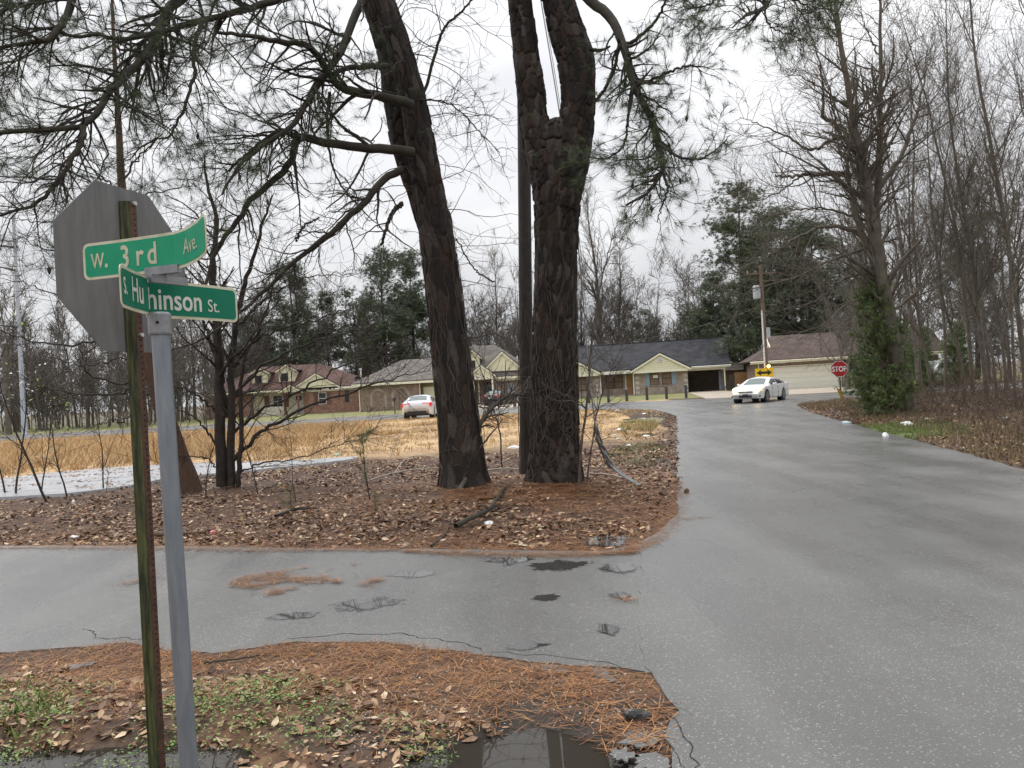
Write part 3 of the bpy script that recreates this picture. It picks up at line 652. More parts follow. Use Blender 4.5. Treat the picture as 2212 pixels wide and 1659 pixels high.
# ---- brown brick house with the dormer and portico
def house_brown():
    b = P(788, 887, 79.0); H = thing('brick_house', 'brown brick house with arched garage wall and cream portico', 'house', (b[0], b[1], -.02), math.radians(-1.5))
    k = .0096; X0 = lambda z: (z-385)*k; zE = 2.75                       # local x from 0 (left corner)
    wall('wall', MB().box(0, X0(1015), -2.2, 7, 0, 2.55), M_brnbrick, H); wall('wall', MB().box(X0(1015), X0(1420), -1.2, 7, 0, 2.55), M_brnbrick, H)
    wall('wall', MB().box(X0(1420), X0(1510), 1.0, 8, 0, 2.55), M_brnbrick, H); wall('wall', MB().box(X0(1510), X0(1770), 2.2, 8, 0, 2.55), M_brnbrick, H); wall('wall', MB().box(X0(1770), X0(2230), 1.0, 8, 0, 2.55), M_brnbrick, H)
    # garage wing, hip roof
    zr = 5.05; rw = MB().slab([(-.6, -2.7, zE), (X0(1440), -2.7, zE), (X0(1150), 2.6, zr), (X0(770), 2.6, zr)], .12).build('roof', M_roofgrey, H)
    MB().slab([(-.6, 7.5, zE), (-.6, -2.7, zE), (X0(770), 2.6, zr)], .12).build('hip_slope', M_roofgrey, rw)
    MB().slab([(X0(770), 2.6, zr), (X0(1150), 2.6, zr), (X0(1440), 7.5, zE), (-.6, 7.5, zE)], .12).build('roof_slope', M_roofgrey, rw)
    MB().slab([(X0(1440), -2.7, zE), (X0(1440), 7.5, zE), (X0(1150), 2.6, zr)], .12).build('hip_slope', M_roofgrey, rw)
    # main roof
    zm = 6.25; rm = MB().slab([(X0(1150), .4, zE), (X0(2290), .4, zE), (X0(1785), 5.0, zm), (X0(1300), 5.0, zm)], .12).build('roof', M_roofgrey, H)
    MB().slab([(X0(2290), .4, zE), (X0(2290), 9.5, zE), (X0(1785), 5.0, zm)], .12).build('hip_slope', M_roofgrey, rm); MB().slab([(X0(1150), 9.5, zE), (X0(1150), .4, zE), (X0(1300), 5.0, zm)], .12).build('hip_slope', M_roofgrey, rm)
    MB().slab([(X0(1300), 5.0, zm), (X0(1785), 5.0, zm), (X0(2290), 9.5, zE), (X0(1150), 9.5, zE)], .12).build('roof_slope', M_roofgrey, rm)
    box('fascia', (-.6, X0(1440), -2.74, -2.68, zE-.2, zE+.02), M_cream, H); box('fascia', (X0(1780), X0(2290), .36, .42, zE-.2, zE+.02), M_cream, H)
    box('frieze', (X0(1790), X0(2225), .94, .998, 2.36, 2.55), M_cream, H)
    box('soffit', (X0(1440)+.02, X0(2288), .42, 9.4, 2.56, 2.72), M_cream, H); box('soffit', (-.58, X0(1438), -2.66, 7.4, 2.56, 2.73), M_cream, H)
    downspout(H, X0(1020), -2.2, 0, zE, M_cream); downspout(H, .03, -2.2, 0, zE, M_cream)
    # soldier arches laid in the garage wall
    for (a0, a1) in ((X0(500), X0(668)), (X0(722), X0(912))):
        c, r = (a0+a1)/2, (a1-a0)/2
        for kx in range(12):
            t0, t1 = math.pi*kx/12+.012, math.pi*(kx+1)/12-.012
            MB().prism([(c+(r-.2)*math.cos(t), -2.235, 1.42+(r-.2)*math.sin(t)) for t in (t0, t1)]+[(c+r*math.cos(t), -2.235, 1.42+r*math.sin(t)) for t in (t1, t0)], (0, .034, 0)).build('arch_brick', M_tanbrick, H)
        for xx in (a0, a1-.2): box('arch_leg', (xx, xx+.2, -2.228, -2.201, .35, 1.42), M_tanbrick, H)
    gd = MB().box(X0(1040), X0(1390), -1.24, -1.201, .02, 2.15).build('garage_door', M_cream, H)
    for i in range(4): box('door_panel', (X0(1045), X0(1385), -1.29, -1.241, .03+i*.53, .545+i*.53), M_cream, gd, .012)
    # dormer
    dormer(H, X0(1475), X0(1625), 3.4, 4.95, 5.7, 1.7, M_siding, M_roofgrey, X0(1518), X0(1578), 3.75, 4.65)
    # big front gable and portico
    g0, g1, zp = X0(1640), X0(2110), 5.35
    gable_face(g0+.25, g1-.25, 3.35, zp-.12, .75).build('gable_wall', M_siding, H); siding_lines(H, g0+.25, g1-.25, 3.4, zp-.12, .75); rake(H, g0, g1, 3.3, zp, .55, M_cream, .18, .12); cxx = (g0+g1)/2
    MB().slab([(g0, .55, 3.34), (cxx, .55, zp+.02), (cxx, 4.2, zp+.02), (g0, 1.2, 3.34)], .08).build('gable_roof', M_roofgrey, H); MB().slab([(cxx, .55, zp+.02), (g1, .55, 3.34), (g1, 1.2, 3.34), (cxx, 4.2, zp+.02)], .08).build('gable_roof', M_roofgrey, H)
    g0, g1, zp = X0(1500), X0(1805), 4.05; pg = gable_face(g0+.3, g1-.3, 2.72, zp-.1, -.6).build('portico_gable', M_siding, H); siding_lines(pg, g0+.3, g1-.3, 2.98, zp-.1, -.6)
    rake(pg, g0, g1, 2.9, zp, -.78, M_cream, .17, .1); box('portico_beam', (g0+.3, g1-.3, -.64, -.45, 2.62, 2.96), M_cream, H); cxx = (g0+g1)/2
    MB().slab([(g0, -.78, 2.92), (cxx, -.78, zp+.02), (cxx, 2.4, zp+.02), (g0, 2.4, 2.92)], .07).build('portico_roof', M_roofgrey, H); MB().slab([(cxx, -.78, zp+.02), (g1, -.78, 2.92), (g1, 2.4, 2.92), (cxx, 2.4, zp+.02)], .07).build('portico_roof', M_roofgrey, H)
    for z in (1570, 1765): MB().box(X0(z)-.08, X0(z)+.08, -.62, -.46, .1, 2.62).build('porch_post', M_cream, H)
    MB().box(X0(1605)-.06, X0(1605)+.06, 1.2, 1.32, .1, 2.62).build('porch_post', M_cream, H)
    dr = box('door', (X0(1660), X0(1745), 2.12, 2.198, .1, 2.3), M_dark, H); box('door_glass', (X0(1672), X0(1733), 2.1, 2.119, .5, 2.1), M_glass, dr)
    window(H, X0(1905), .95, .88, 1.25, .999, M_black, M_blind, grid=(3, 4)); window(H, X0(1440), .95, .6, 1.25, .999, M_black, M_blind, grid=(2, 4))
    MB().tube([(X0(2035), 2.2, 4.3), (X0(2035), 2.2, 4.9)], .06, 8).build('vent_pipe', M_white, rm)
    box('porch_slab', (X0(1510), X0(1770), -.9, 2.19, -.02, .1), M_drive, H)
    return H
house_brown()
sheet('brown_house_driveway', [(-7.6, 60.6), (2.6, 60.6), (1.2, 79.5), (-7.0, 77.6)], .01, .1, M_drive)
# shed behind the fence
b = P(1600, 838, 95.0); H = thing('garden_shed', 'grey roofed shed peeking over the wooden fence', 'shed', (b[0], b[1], 0), math.radians(-10))
wall('wall', MB().box(-2, 3.2, 0, 4, 0, 2.2), M_board, H); MB().slab([(-2.3, -.3, 2.15), (3.5, -.3, 2.15), (3.5, 2, 3.1), (-2.3, 2, 3.1)], .1).build('roof', M_roofgrey, H); MB().slab([(-2.3, 2, 3.1), (3.5, 2, 3.1), (3.5, 4.3, 2.15), (-2.3, 4.3, 2.15)], .1).build('roof_slope', M_roofgrey, H)
# ------------------------------------------------------------------ cars
M_tyre = pm('tyre_rubber', (.018, .018, .019), .7); M_rim = pm('alloy_rim', (.42, .43, .44), .3, metal=.8)
M_cglass = pm('car_glass', (.028, .036, .036), .05, spec=.7); M_wind = pm('windscreen_glass', (.10, .13, .125), .08, spec=.7)
M_tail = pm('tail_lamp_red', (.45, .015, .02), .2, emit=(1, .05, .04), estr=.25); M_chrome = pm('chrome', (.7, .7, .72), .12, metal=1.0)
M_plate = pm('number_plate', (.6, .6, .62), .4); M_under = pm('black_trim', (.015, .015, .016), .55)
M_lens = pm('lamp_lens', (.55, .5, .4), .1, emit=(1.0, .7, .35), estr=.35); M_headlit = pm('lit_headlamp', (.9, .75, .5), .2, emit=(1.0, .62, .25), estr=3.2); M_amber = pm('amber_lens', (.7, .32, .06), .2, emit=(1, .45, .08), estr=.8)
def car(root, L=5.05, W=1.85, prof=None, belt=(.86, .98), zbot=.22, wheel_r=.335, fx=1.62, rx=-1.2, paint=None, cab=(-1.78, 1.2, -1.0, .38), roof_w=.60, suv=False):
    """body surface lofted along x (forward), mirrored in y. cab = rear-glass base, windscreen base, rear-glass top, windscreen top"""
    h = L/2; xs = np.unique(np.concatenate([np.linspace(-h, -h+.25, 9), np.linspace(-h+.25, h-.35, 80), np.linspace(h-.35, h, 12)]))
    px, pz = zip(*prof); zt = np.interp(xs, px, pz)
    zb = np.interp(xs, [-h, h], [belt[1], belt[0]])
    w = W/2*np.interp(xs, [-h, -h+.08, -h+.35, -h+1.1, h-1.3, h-.5, h-.15, h], [.80, .88, .955, 1, 1, .955, .85, .72])
    bot = np.interp(xs, [-h, -h+.5, h-.6, h], [zbot+.12, zbot, zbot, zbot+.03])
    for wx in (fx, rx):
        a = wheel_r+.065; m = np.abs(xs-wx) < a; bot[m] = np.maximum(bot[m], wheel_r+np.sqrt(np.maximum(0, a*a-(xs[m]-wx)**2)))
    bot = np.minimum(bot, zt-.12)
    rows = []; nS, nG, nT = 9, 8, 8
    zroof = max(pz)
    for i, x in enumerate(xs):
        zs = min(zb[i], zt[i]-.035); zs = max(zs, bot[i]+.05)
        k = np.clip((zt[i]-zs-.05)/(zroof-zb[i]-.05), 0, 1)
        wr = w[i]*(.90*(1-k)+roof_w/(W/2)*k)
        pts = []
        for t in np.linspace(0, 1, nS):                                    # lower side, slightly rounded
            z = bot[i]+(zs-bot[i])*t; q = (z-.62)/.5
            pts.append((w[i]*(1-.035*q*q-.02*max(0, q)), z))
        ys, zs_ = pts[-1]
        zrail = zt[i]-.02-.065*k
        for t in np.linspace(0, 1, nG+1)[1:]:
            pts.append((ys+(wr-ys)*t+.03*math.sin(math.pi*t)*k, zs_+(zrail-zs_)*t))
        for t in np.linspace(0, 1, nT+1)[1:]:
            pts.append((wr*(1-t), zrail+(zt[i]-zrail)*(1-(1-t)**2.2)))
        rows.append(pts)
    A = np.array(rows)                                                     # (n, c, 2)
    n, c, _ = A.shape
    half = np.stack([np.repeat(xs[:, None], c, 1), A[..., 0], A[..., 1]], -1)
    full = np.concatenate([half, (half*np.array([1, -1, 1]))[:, ::-1][:, 1:]], 1); m = full.shape[1]
    idx = np.arange(n*m).reshape(n, m)
    Fq = np.stack([idx[:-1, :-1], idx[1:, :-1], idx[1:, 1:], idx[:-1, 1:]], -1)
    Vv = full.reshape(-1, 3)
    nrm = unit(np.cross(np.gradient(full, axis=0), np.gradient(full, axis=1))); 
    cen = full[:-1, :-1]*.25+full[1:, :-1]*.25+full[1:, 1:]*.25+full[:-1, 1:]*.25
    sgn = np.sign((nrm*(full-np.array([0, 0, .7]))).sum(-1, keepdims=True)); nrm = nrm*sgn
    me = mesh_np('body', Vv, [Fq.reshape(-1, 4)], True); bm = bmesh.new(); bm.from_mesh(me); bmesh.ops.recalc_face_normals(bm, faces=bm.faces); 
    bmesh.ops.holes_fill(bm, edges=[e for e in bm.edges if e.is_boundary], sides=0); bmesh.ops.recalc_face_normals(bm, faces=bm.faces); bm.to_mesh(me); bm.free()
    link('body', me, paint, root)
    col = np.broadcast_to(np.arange(m-1)[None, :], (n-1, m-1)); colh = np.where(col < c-1, col, 2*(c-1)-1-col)       # column within a half
    xc, yc, zc = cen[..., 0], cen[..., 1], cen[..., 2]
    def patch(name, mask, mat, off=.008, parent=root):
        if not mask.any(): return None
        f = Fq[mask]; ids, inv = np.unique(f, return_inverse=True)
        v = Vv[ids]+nrm.reshape(-1, 3)[ids]*off
        return link(name, mesh_np(name, v, [inv.reshape(f.shape)], True), mat, parent)
    glassrow = (colh >= nS) & (colh < nS+nG-2)
    r0, w0, r1, w1 = cab
    up = (zc > np.interp(xc, [-h, h], [belt[1], belt[0]])+.03)
    ok = glassrow & up & (xc < w0-.32) & (xc > r0+.30)
    bp = (w1+r1)/2+.12
    for s in (1, -1):
        for (a, b) in ((bp+.05, 9), (bp-.98, bp-.05), (-9, bp-1.06)):
            patch('side_window', ok & (yc*s > 0) & (xc > a) & (xc < b), M_cglass)
    top = colh >= nS+nG+ (1 if not suv else 0)
    patch('windscreen', top & (xc < w0-.03) & (xc > w1+.05), M_wind)
    patch('rear_window', top & (xc > r0+.05) & (xc < r1-.05), M_wind)
    # under-body
    box('under_body', (-h+.35, h-.3, -W/2+.16, W/2-.16, zbot+.0, zbot+.22), M_under, root)
    for wx in (fx, rx):
        for s in (1, -1):
            MB().tube([(wx, s*(W/2-.30), wheel_r), (wx, s*(W/2-.03), wheel_r)], wheel_r+.055, 24).build('wheel_well', M_under, root)
            V_, F_ = [], []
            t = MB(); t.tube([(wx, s*(W/2-.235), wheel_r), (wx, s*(W/2-.205), wheel_r), (wx, s*(W/2-.04), wheel_r), (wx, s*(W/2-.012), wheel_r)], [wheel_r-.03, wheel_r, wheel_r, wheel_r-.035], 24)
            ty = t.build('tyre', M_tyre, root, smooth=False)
            rm = MB(); yo = s*(W/2-.008); yi = s*(W/2-.05)
            rm.tube([(wx, yi, wheel_r), (wx, yo, wheel_r)], .055, 10)
            for q in range(5):
                a = q*2*math.pi/5+.3; dx, dz = math.cos(a), math.sin(a); pxx, pz_ = -dz, dx
                rm.prism([(wx+dx*.04+pxx*.03, yo, wheel_r+dz*.04+pz_*.03), (wx+dx*.04-pxx*.03, yo, wheel_r+dz*.04-pz_*.03), (wx+dx*.215-pxx*.04, yo, wheel_r+dz*.215-pz_*.04), (wx+dx*.215+pxx*.04, yo, wheel_r+dz*.215+pz_*.04)], (0, (yi-yo)*.6, 0))
            a = np.linspace(0, 2*np.pi, 25)[:-1]
            for i in range(24):
                j = (i+1) % 24
                rm.add([(wx+rr*math.cos(a[k]), yo+s*.0, wheel_r+rr*math.sin(a[k])) for rr, k in ((.205, i), (.205, j), (.24, j), (.24, i))], [(0, 1, 2, 3)])
            rm.build('rim', M_rim, ty)
            MB().tube([(wx, s*(W/2-.12), wheel_r), (wx, s*(W/2-.06), wheel_r)], .22, 20).build('brake', M_under, ty)
    for s in (1, -1):
        mo = MB(); y = s*(W/2+.0); x = w0-.52; z = belt[0]+.10
        mo.add([(x-.05, y, z-.06), (x+.10, y, z-.05), (x+.08, y, z+.07), (x-.05, y, z+.08), (x-.03, y+s*.2, z-.05), (x+.06, y+s*.18, z-.04), (x+.05, y+s*.18, z+.08), (x-.03, y+s*.2, z+.10)], [(0, 1, 2, 3), (4, 7, 6, 5), (0, 4, 5, 1), (1, 5, 6, 2), (2, 6, 7, 3), (3, 7, 4, 0)])
        mo.build('door_mirror', paint, root, smooth=False, bevel=.02)
        for hx in (bp+.02, bp-1.0): box('door_handle', (hx-.09, hx+.09, s*(W/2-.035)-.02, s*(W/2-.035)+.02, belt[0]-.08, belt[0]-.045), paint, root)
        for hx in (bp+.95, bp-.04, bp-1.1):
            patch('door_seam', (colh < nS-1) & (yc*s > 0) & (np.abs(xc-hx) < .022) & (zc < belt[0]), M_under, .002)
    return dict(patch=patch, xc=xc, yc=yc, zc=zc, colh=colh, h=h, nS=nS, full=full)
sedan = [(-2.54, .60), (-2.50, .93), (-2.42, 1.06), (-1.80, 1.10), (-1.0, 1.40), (-.55, 1.465), (-.05, 1.485), (.35, 1.42), (1.2, .98), (1.8, .90), (2.25, .79), (2.40, .68), (2.47, .58), (2.52, .50)]
sedan = [(x, z if z < .95 else .95+(z-.95)*.86) for x, z in sedan]
def heading(hx, hy): return math.atan2(hy, hx)

M_pwhite = pm('white_paint_car', (.72, .72, .70), .3, coat=.5); M_psilv = pm('bright_white_paint', (.70, .72, .77), .3, coat=.5); M_pblk = pm('black_paint', (.025, .027, .032), .2, coat=1.0)
# white sedan coming out of the cross street
c = P(1643, 862, 43.5)
r = thing('parked_car', 'white sedan with lit headlamps turning in the junction', 'car', (c[0]+.3, c[1]+.8, .0), heading(-.60, -.80)); r.name = 'sedan_car'
k = car(r, 5.08, 1.85, sedan, paint=M_pwhite)
h = k['h']
for s in (1, -1):
    hl = k['patch']('headlight', (k['yc']*s > .42) & (k['xc'] > h-.52) & (k['zc'] > .60+.06*(k['yc']*s-.42)) & (k['zc'] < .80) & (k['yc']*s < .86), M_lens, .012)
    MB().tube([(h-.20, s*.64, .70), (h-.075, s*.62, .70)], .11, 12).build('lit_bulb', M_headlit, r); MB().tube([(h-.30, s*.76, .69), (h-.22, s*.74, .69)], .055, 10).build('turn_lamp', M_amber, r)
    box('fog_slot', (h-.16, h-.07, s*.66-.15, s*.66+.15, .34, .41), M_under, r)
box('grille', (h-.12, h-.035, -.38, .38, .585, .645), M_under, r); box('grille_bar', (h-.036, h-.025, -.38, .38, .604, .618), M_chrome, r)
box('lower_intake', (h-.10, h+.006, -.36, .36, .30, .43), M_under, r); box('front_plate', (h+.008, h+.02, -.155, .155, .34, .49), M_under, r)
MB().prism([(h-.02, -.09, .60), (h-.02, -.03, .60), (h-.02, -.03, .585), (h-.02, .03, .585), (h-.02, .03, .60), (h-.02, .09, .60), (h-.02, .07, .63), (h-.02, .03, .63), (h-.02, .03, .645), (h-.02, -.03, .645), (h-.02, -.03, .63), (h-.02, -.07, .63)], (.012, 0, 0)).build('badge', M_chrome, r)
for s in (1, -1): k['patch']('side_moulding', (np.abs(k['zc']-.60) < .03) & (k['yc']*s > .8) & (np.abs(k['xc']) < 1.15), M_pwhite, .014)

def rear_dress(r, k, name, plate_c, wide):
    h = k['h']
    for s in (1, -1):
        k['patch']('tail_light', (k['xc'] < -h+(.40 if wide else .30)) & (k['yc']*s > .34) & (k['zc'] > .76) & (k['zc'] < .96), M_tail, .014)
    box('rear_plate', (-h-.02, -h+.02, -.16, .16, .66, .81), plate_c, r)
    MB().prism([(-h-.012, -.62, .28), (-h-.012, .62, .28), (-h-.012, .52, .47), (-h-.012, -.52, .47)], (.2, 0, 0)).build('rear_diffuser', M_under, r)
    box('trunk_seam', (-h+.0, -h+.03, -.6, .6, .615, .625), M_under, r)
sedan2 = [(-2.45, .55), (-2.43, .92), (-2.33, 1.06), (-1.95, 1.10), (-1.05, 1.38), (-.5, 1.44), (0, 1.44), (.35, 1.38), (1.25, .96), (1.8, .88), (2.2, .76), (2.36, .65), (2.45, .5)]
c = G(895, 905)
r = thing('sedan_car', 'bright white sedan seen from behind beside the left pine trunk', 'car', (c[0]+.4, 47.6, .0), heading(.02, 1))
k = car(r, 4.9, 1.86, sedan2, paint=M_psilv, cab=(-1.95, 1.25, -1.0, .36)); rear_dress(r, k, 'a', M_plate, True)
c = P(1072, 870, 74.0)
r = thing('sedan_car', 'black sedan parked on the driveway before the cream portico', 'car', (c[0]+.2, 74.0, .0), heading(.30, 1))
k = car(r, 4.9, 1.86, sedan2, paint=M_pblk, cab=(-1.95, 1.25, -1.0, .36)); rear_dress(r, k, 'b', M_plate, True); box('chrome_strip', (-k['h']-.03, -k['h']+.02, -.34, .34, .87, .9), M_chrome, r)
# pickup-like white vehicle behind the right-hand trees
suv = [(-2.6, .7), (-2.55, 1.2), (-2.35, 1.72), (-1.9, 1.80), (-.6, 1.84), (.25, 1.80), (1.1, 1.16), (1.8, 1.08), (2.35, .98), (2.48, .8), (2.55, .6)]
c = P(2020, 826, 58.0)
r = thing('sport_utility_car', 'white tall car parked behind the bare trees and hydrant', 'car', (c[0], 58.0, .02), heading(-.92, -.38))
k = car(r, 5.1, 1.95, suv, belt=(1.08, 1.14), zbot=.32, wheel_r=.40, fx=1.62, rx=-1.45, paint=M_pwhite, cab=(-2.5, 1.12, -2.3, .25), roof_w=.72, suv=True)
for s in (1, -1): k['patch']('headlight', (k['yc']*s > .5) & (k['xc'] > k['h']-.4) & (k['zc'] > .8) & (k['zc'] < .98), M_lens, .012)
box('grille', (k['h']-.06, k['h']+.01, -.5, .5, .55, .85), M_under, r)
# ------------------------------------------------------------------ lettering
def text_mesh(s, size, sx=1.0):
    cu = bpy.data.curves.new('t', 'FONT'); cu.body = s; cu.size = size; cu.resolution_u = 4; cu.fill_mode = 'FRONT'
    o = bpy.data.objects.new('t', cu); COL.objects.link(o); bpy.context.view_layer.update()
    me = bpy.data.meshes.new_from_object(o.evaluated_get(bpy.context.evaluated_depsgraph_get()))
    bpy.data.objects.remove(o); bpy.data.curves.remove(cu)
    bm = bmesh.new(); bm.from_mesh(me); bpy.data.meshes.remove(me)
    for v in bm.verts: v.co.x *= sx
    return bm
def embolden(bm, d):
    for v in bm.verts:
        if v.is_boundary:
            n = Vector((0, 0, 0))
            for e in v.link_edges:
                if e.is_boundary:
                    f = e.link_faces[0]; c = f.calc_center_median(); t = (e.verts[1].co-e.verts[0].co).normalized(); q = Vector((-t.y, t.x, 0))
                    m = (e.verts[0].co+e.verts[1].co)/2
                    if q.dot(m-c) < 0: q = -q
                    n += q
            v.tag = True; v.normal = n.normalized() if n.length > 1e-6 else Vector((0, 0, 0))
    mv = [(v, v.normal.copy()) for v in bm.verts if v.is_boundary]
    for v, n in mv: v.co += Vector((n.x, n.y, 0))*d
def slice_x(bm, xs):
    for x in xs:
        bmesh.ops.bisect_plane(bm, geom=bm.verts[:]+bm.edges[:]+bm.faces[:], plane_co=(x, 0, 0), plane_no=(1, 0, 0))
class Bent:
    """a sheet whose plan follows a polyline; (s, z) -> world"""
    def __init__(self, pts, n=160):
        p = np.array(pts, float); d = np.concatenate([[0], np.cumsum(np.linalg.norm(np.diff(p, axis=0), axis=1))]); self.L = d[-1]
        self.s = d; self.p = p
        t = np.diff(p, axis=0); t /= np.linalg.norm(t, axis=1, keepdims=True); self.t = t
    def at(self, s, z, off):
        i = int(np.clip(np.searchsorted(self.s, s)-1, 0, len(self.t)-1)); q = self.p[i]+self.t[i]*(s-self.s[i])
        # normal blended at the joints so offsets stay continuous
        nn = np.array([self.t[i][1], -self.t[i][0]])
        for j, w in ((i-1, s-self.s[i]), (i+1, self.s[i+1]-s)):
            if 0 <= j < len(self.t) and w < .01:
                nj = np.array([self.t[j][1], -self.t[j][0]]); nn = nn+(nj-nn)*.5*(1-w/.01)
        nn /= np.linalg.norm(nn)
        return (q[0]+nn[0]*off, q[1]+nn[1]*off, z)
def rounded_rect(x0, x1, z0, z1, r, n=5):
    pts = []
    for (cx, cz, a0) in ((x1-r, z0+r, -90), (x1-r, z1-r, 0), (x0+r, z1-r, 90), (x0+r, z0+r, 180)):
        for i in range(n+1):
            a = math.radians(a0+90*i/n); pts.append((cx+r*math.cos(a), cz+r*math.sin(a)))
    return pts
def flat_poly_bm(pts):
    bm = bmesh.new(); bm.faces.new([bm.verts.new((x, z, 0)) for x, z in pts]); return bm
def bend_mesh(bm, bent, off, tilt=None, flip=False):
    slice_x(bm, np.arange(.012, bent.L, .012)); slice_x(bm, [s+e for s in bent.s[1:-1] for e in (-.0005, .0005)])
    bmesh.ops.triangulate(bm, faces=bm.faces[:])
    for v in bm.verts:
        s, z = v.co.x, v.co.y
        if tilt: z = z+tilt(s)
        v.co = bent.at(s, z, off)
    return bm
def bm_obj(bm, name, mat, parent=None, smooth=False):
    me = bpy.data.meshes.new(name); bm.to_mesh(me); bm.free()
    if smooth: me.polygons.foreach_set('use_smooth', np.ones(len(me.polygons), bool))
    return link(name, me, mat, parent)

M_signback = pm('sign_back_aluminium', (.115, .114, .11), .6, (.175, .173, .17), 4, spec=.25, stretch=(5, 5, .9), lo=.3, hi=.7)
def moss_mat():
    m = pm('mossy_steel', (.018, .022, .008), .65, (.10, .105, .032), 5.0, .3, 60, stretch=(14, 14, 1.2), lo=.42, hi=.66)
    return m
M_moss = moss_mat(); M_rust = pm('rusty_brown_steel', (.045, .022, .014), .7, (.10, .045, .022), 22, .4, 80); M_hole = pm('hole_dark', (.006, .005, .005), .9)
M_galv = pm('galvanised_steel', (.18, .205, .23), .45, (.24, .265, .29), 14, .08, 90, metal=.35, stretch=(3, 3, .5)); M_cast = pm('cast_bracket', (.20, .20, .21), .45, (.30, .30, .31), 14, metal=.4)
M_grn = pm('faded_green_sheeting', (.012, .27, .15), .5, (.03, .33, .17), 5, lo=.3, hi=.75, spec=.15); M_grn2 = pm('green_sheeting', (.002, .15, .085), .45, (.006, .18, .10), 4, lo=.3, hi=.75, spec=.2)
M_cream2 = pm('weathered_cream_border', (.60, .58, .44), .5, (.42, .40, .24), 16, lo=.45, hi=.75); M_legend = pm('legend_cream', (.56, .55, .40), .5, (.36, .36, .20), 34, lo=.42, hi=.72); M_leg2 = pm('legend_white', (.64, .65, .58), .45, (.52, .53, .42), 22, lo=.45, hi=.75)
# ---- stop sign seen from behind
tdir = np.array([.31, .95]); tdir /= np.linalg.norm(tdir)                        # plane of the sign runs away from us
sc_ = P(274, 583, 3.40); cen = np.array([sc_[0], sc_[1], sc_[2]])
S = thing('stop_sign', 'back of a grey octagonal sign on a mossy channel post', 'road sign', (0, 0, 0))
rad = .362/math.cos(math.pi/8)
oc = [(rad*math.cos(math.pi/8+i*math.pi/4), rad*math.sin(math.pi/8+i*math.pi/4)) for i in range(8)]
nv = np.array([tdir[1], -tdir[0]])                                               # towards the camera side
def onsign(a, z, off): return (cen[0]+tdir[0]*a+nv[0]*off, cen[1]+tdir[1]*a+nv[1]*off, cen[2]+z)
MB().prism([onsign(a, z, 0) for a, z in oc], (-nv[0]*.003, -nv[1]*.003, 0)).build('sign_plate', M_signback, S)
# U-channel post, open towards the plate
rr_ = ray(278, 585); qq = cen[:2]-CAM[:2]; a0 = float((rr_[0]*qq[1]-rr_[1]*qq[0])/(rr_[1]*tdir[0]-rr_[0]*tdir[1]))
post = [(-.040, .004), (-.036, .004), (-.017, .036), (.017, .036), (.036, .004), (.040, .004), (.040, .009), (.034, .011), (.019, .042), (-.019, .042), (-.034, .011), (-.040, .009)]
zt, zb_ = P(270, 437, 3.40)[2], -.3
m = MB(); ring = [(a0+a, o) for a, o in post]; n = len(ring)
lo_ = [onsign(a, zb_-cen[2], o) for a, o in ring]; hi_ = [onsign(a, zt-cen[2], o) for a, o in ring]
m.add(lo_+hi_, [(i, (i+1) % n, n+(i+1) % n, n+i) for i in range(n)]+[tuple(range(n))[::-1], tuple(range(n, 2*n))])
po = m.build('channel_post', M_moss, S)
# the web of the channel has rusted brown and carries a row of bolt holes
m = MB(); rg = [(a0-.0185, .0421), (a0+.0185, .0421), (a0+.0185, .0429), (a0-.0185, .0429)]; n = 4
lo_ = [onsign(a, zb_-cen[2], o) for a, o in rg]; hi_ = [onsign(a, zt-cen[2]-.001, o) for a, o in rg]
m.add(lo_+hi_, [(i, (i+1) % n, n+(i+1) % n, n+i) for i in range(n)]+[tuple(range(n))[::-1], tuple(range(n, 2*n))]).build('rusted_web', M_rust, po)
m = MB()
for z in np.arange(.2, zt-.05, .0254):
    m.add([onsign(a0+.004+.0048*math.cos(k*math.pi/4), z+.0048*math.sin(k*math.pi/4)-cen[2], .0434) for k in range(8)], [tuple(range(8))])
m.build('bolt_holes', M_hole, po)
for zz in (cen[2]+.29, cen[2]-.29): MB().tube([onsign(a0+.004, zz-cen[2], .043), onsign(a0+.004, zz-cen[2], .055)], .009, 8).build('bolt', M_pipe, S)

# ---- street name sign
SN = thing('street_name_sign', 'bent green street name blades on a galvanised round post', 'street sign', (0, 0, 0))
KS = .95; pt = P(346, 716, 3.0*KS); pcx, pcy = pt[0], pt[1]
MB().tube([(pcx+.028, pcy, -.3), (pcx, pcy, pt[2]+.02)], .032, 28).build('post', M_galv, SN, smooth=False)
cap = MB().tube([(pcx, pcy, pt[2]-.012), (pcx, pcy, pt[2]-.006), (pcx, pcy, pt[2]+.062), (pcx, pcy, pt[2]+.07)], [.040, .041, .041, .034], 24).build('post_cap', M_cast, SN)
MB().tube([(pcx+.01, pcy-.040, pt[2]+.03), (pcx+.01, pcy-.043, pt[2]+.03)], .0055, 8).build('set_screw', M_hole, cap)
z2b = pt[2]+.062                                                                   # bottom of the lower blade
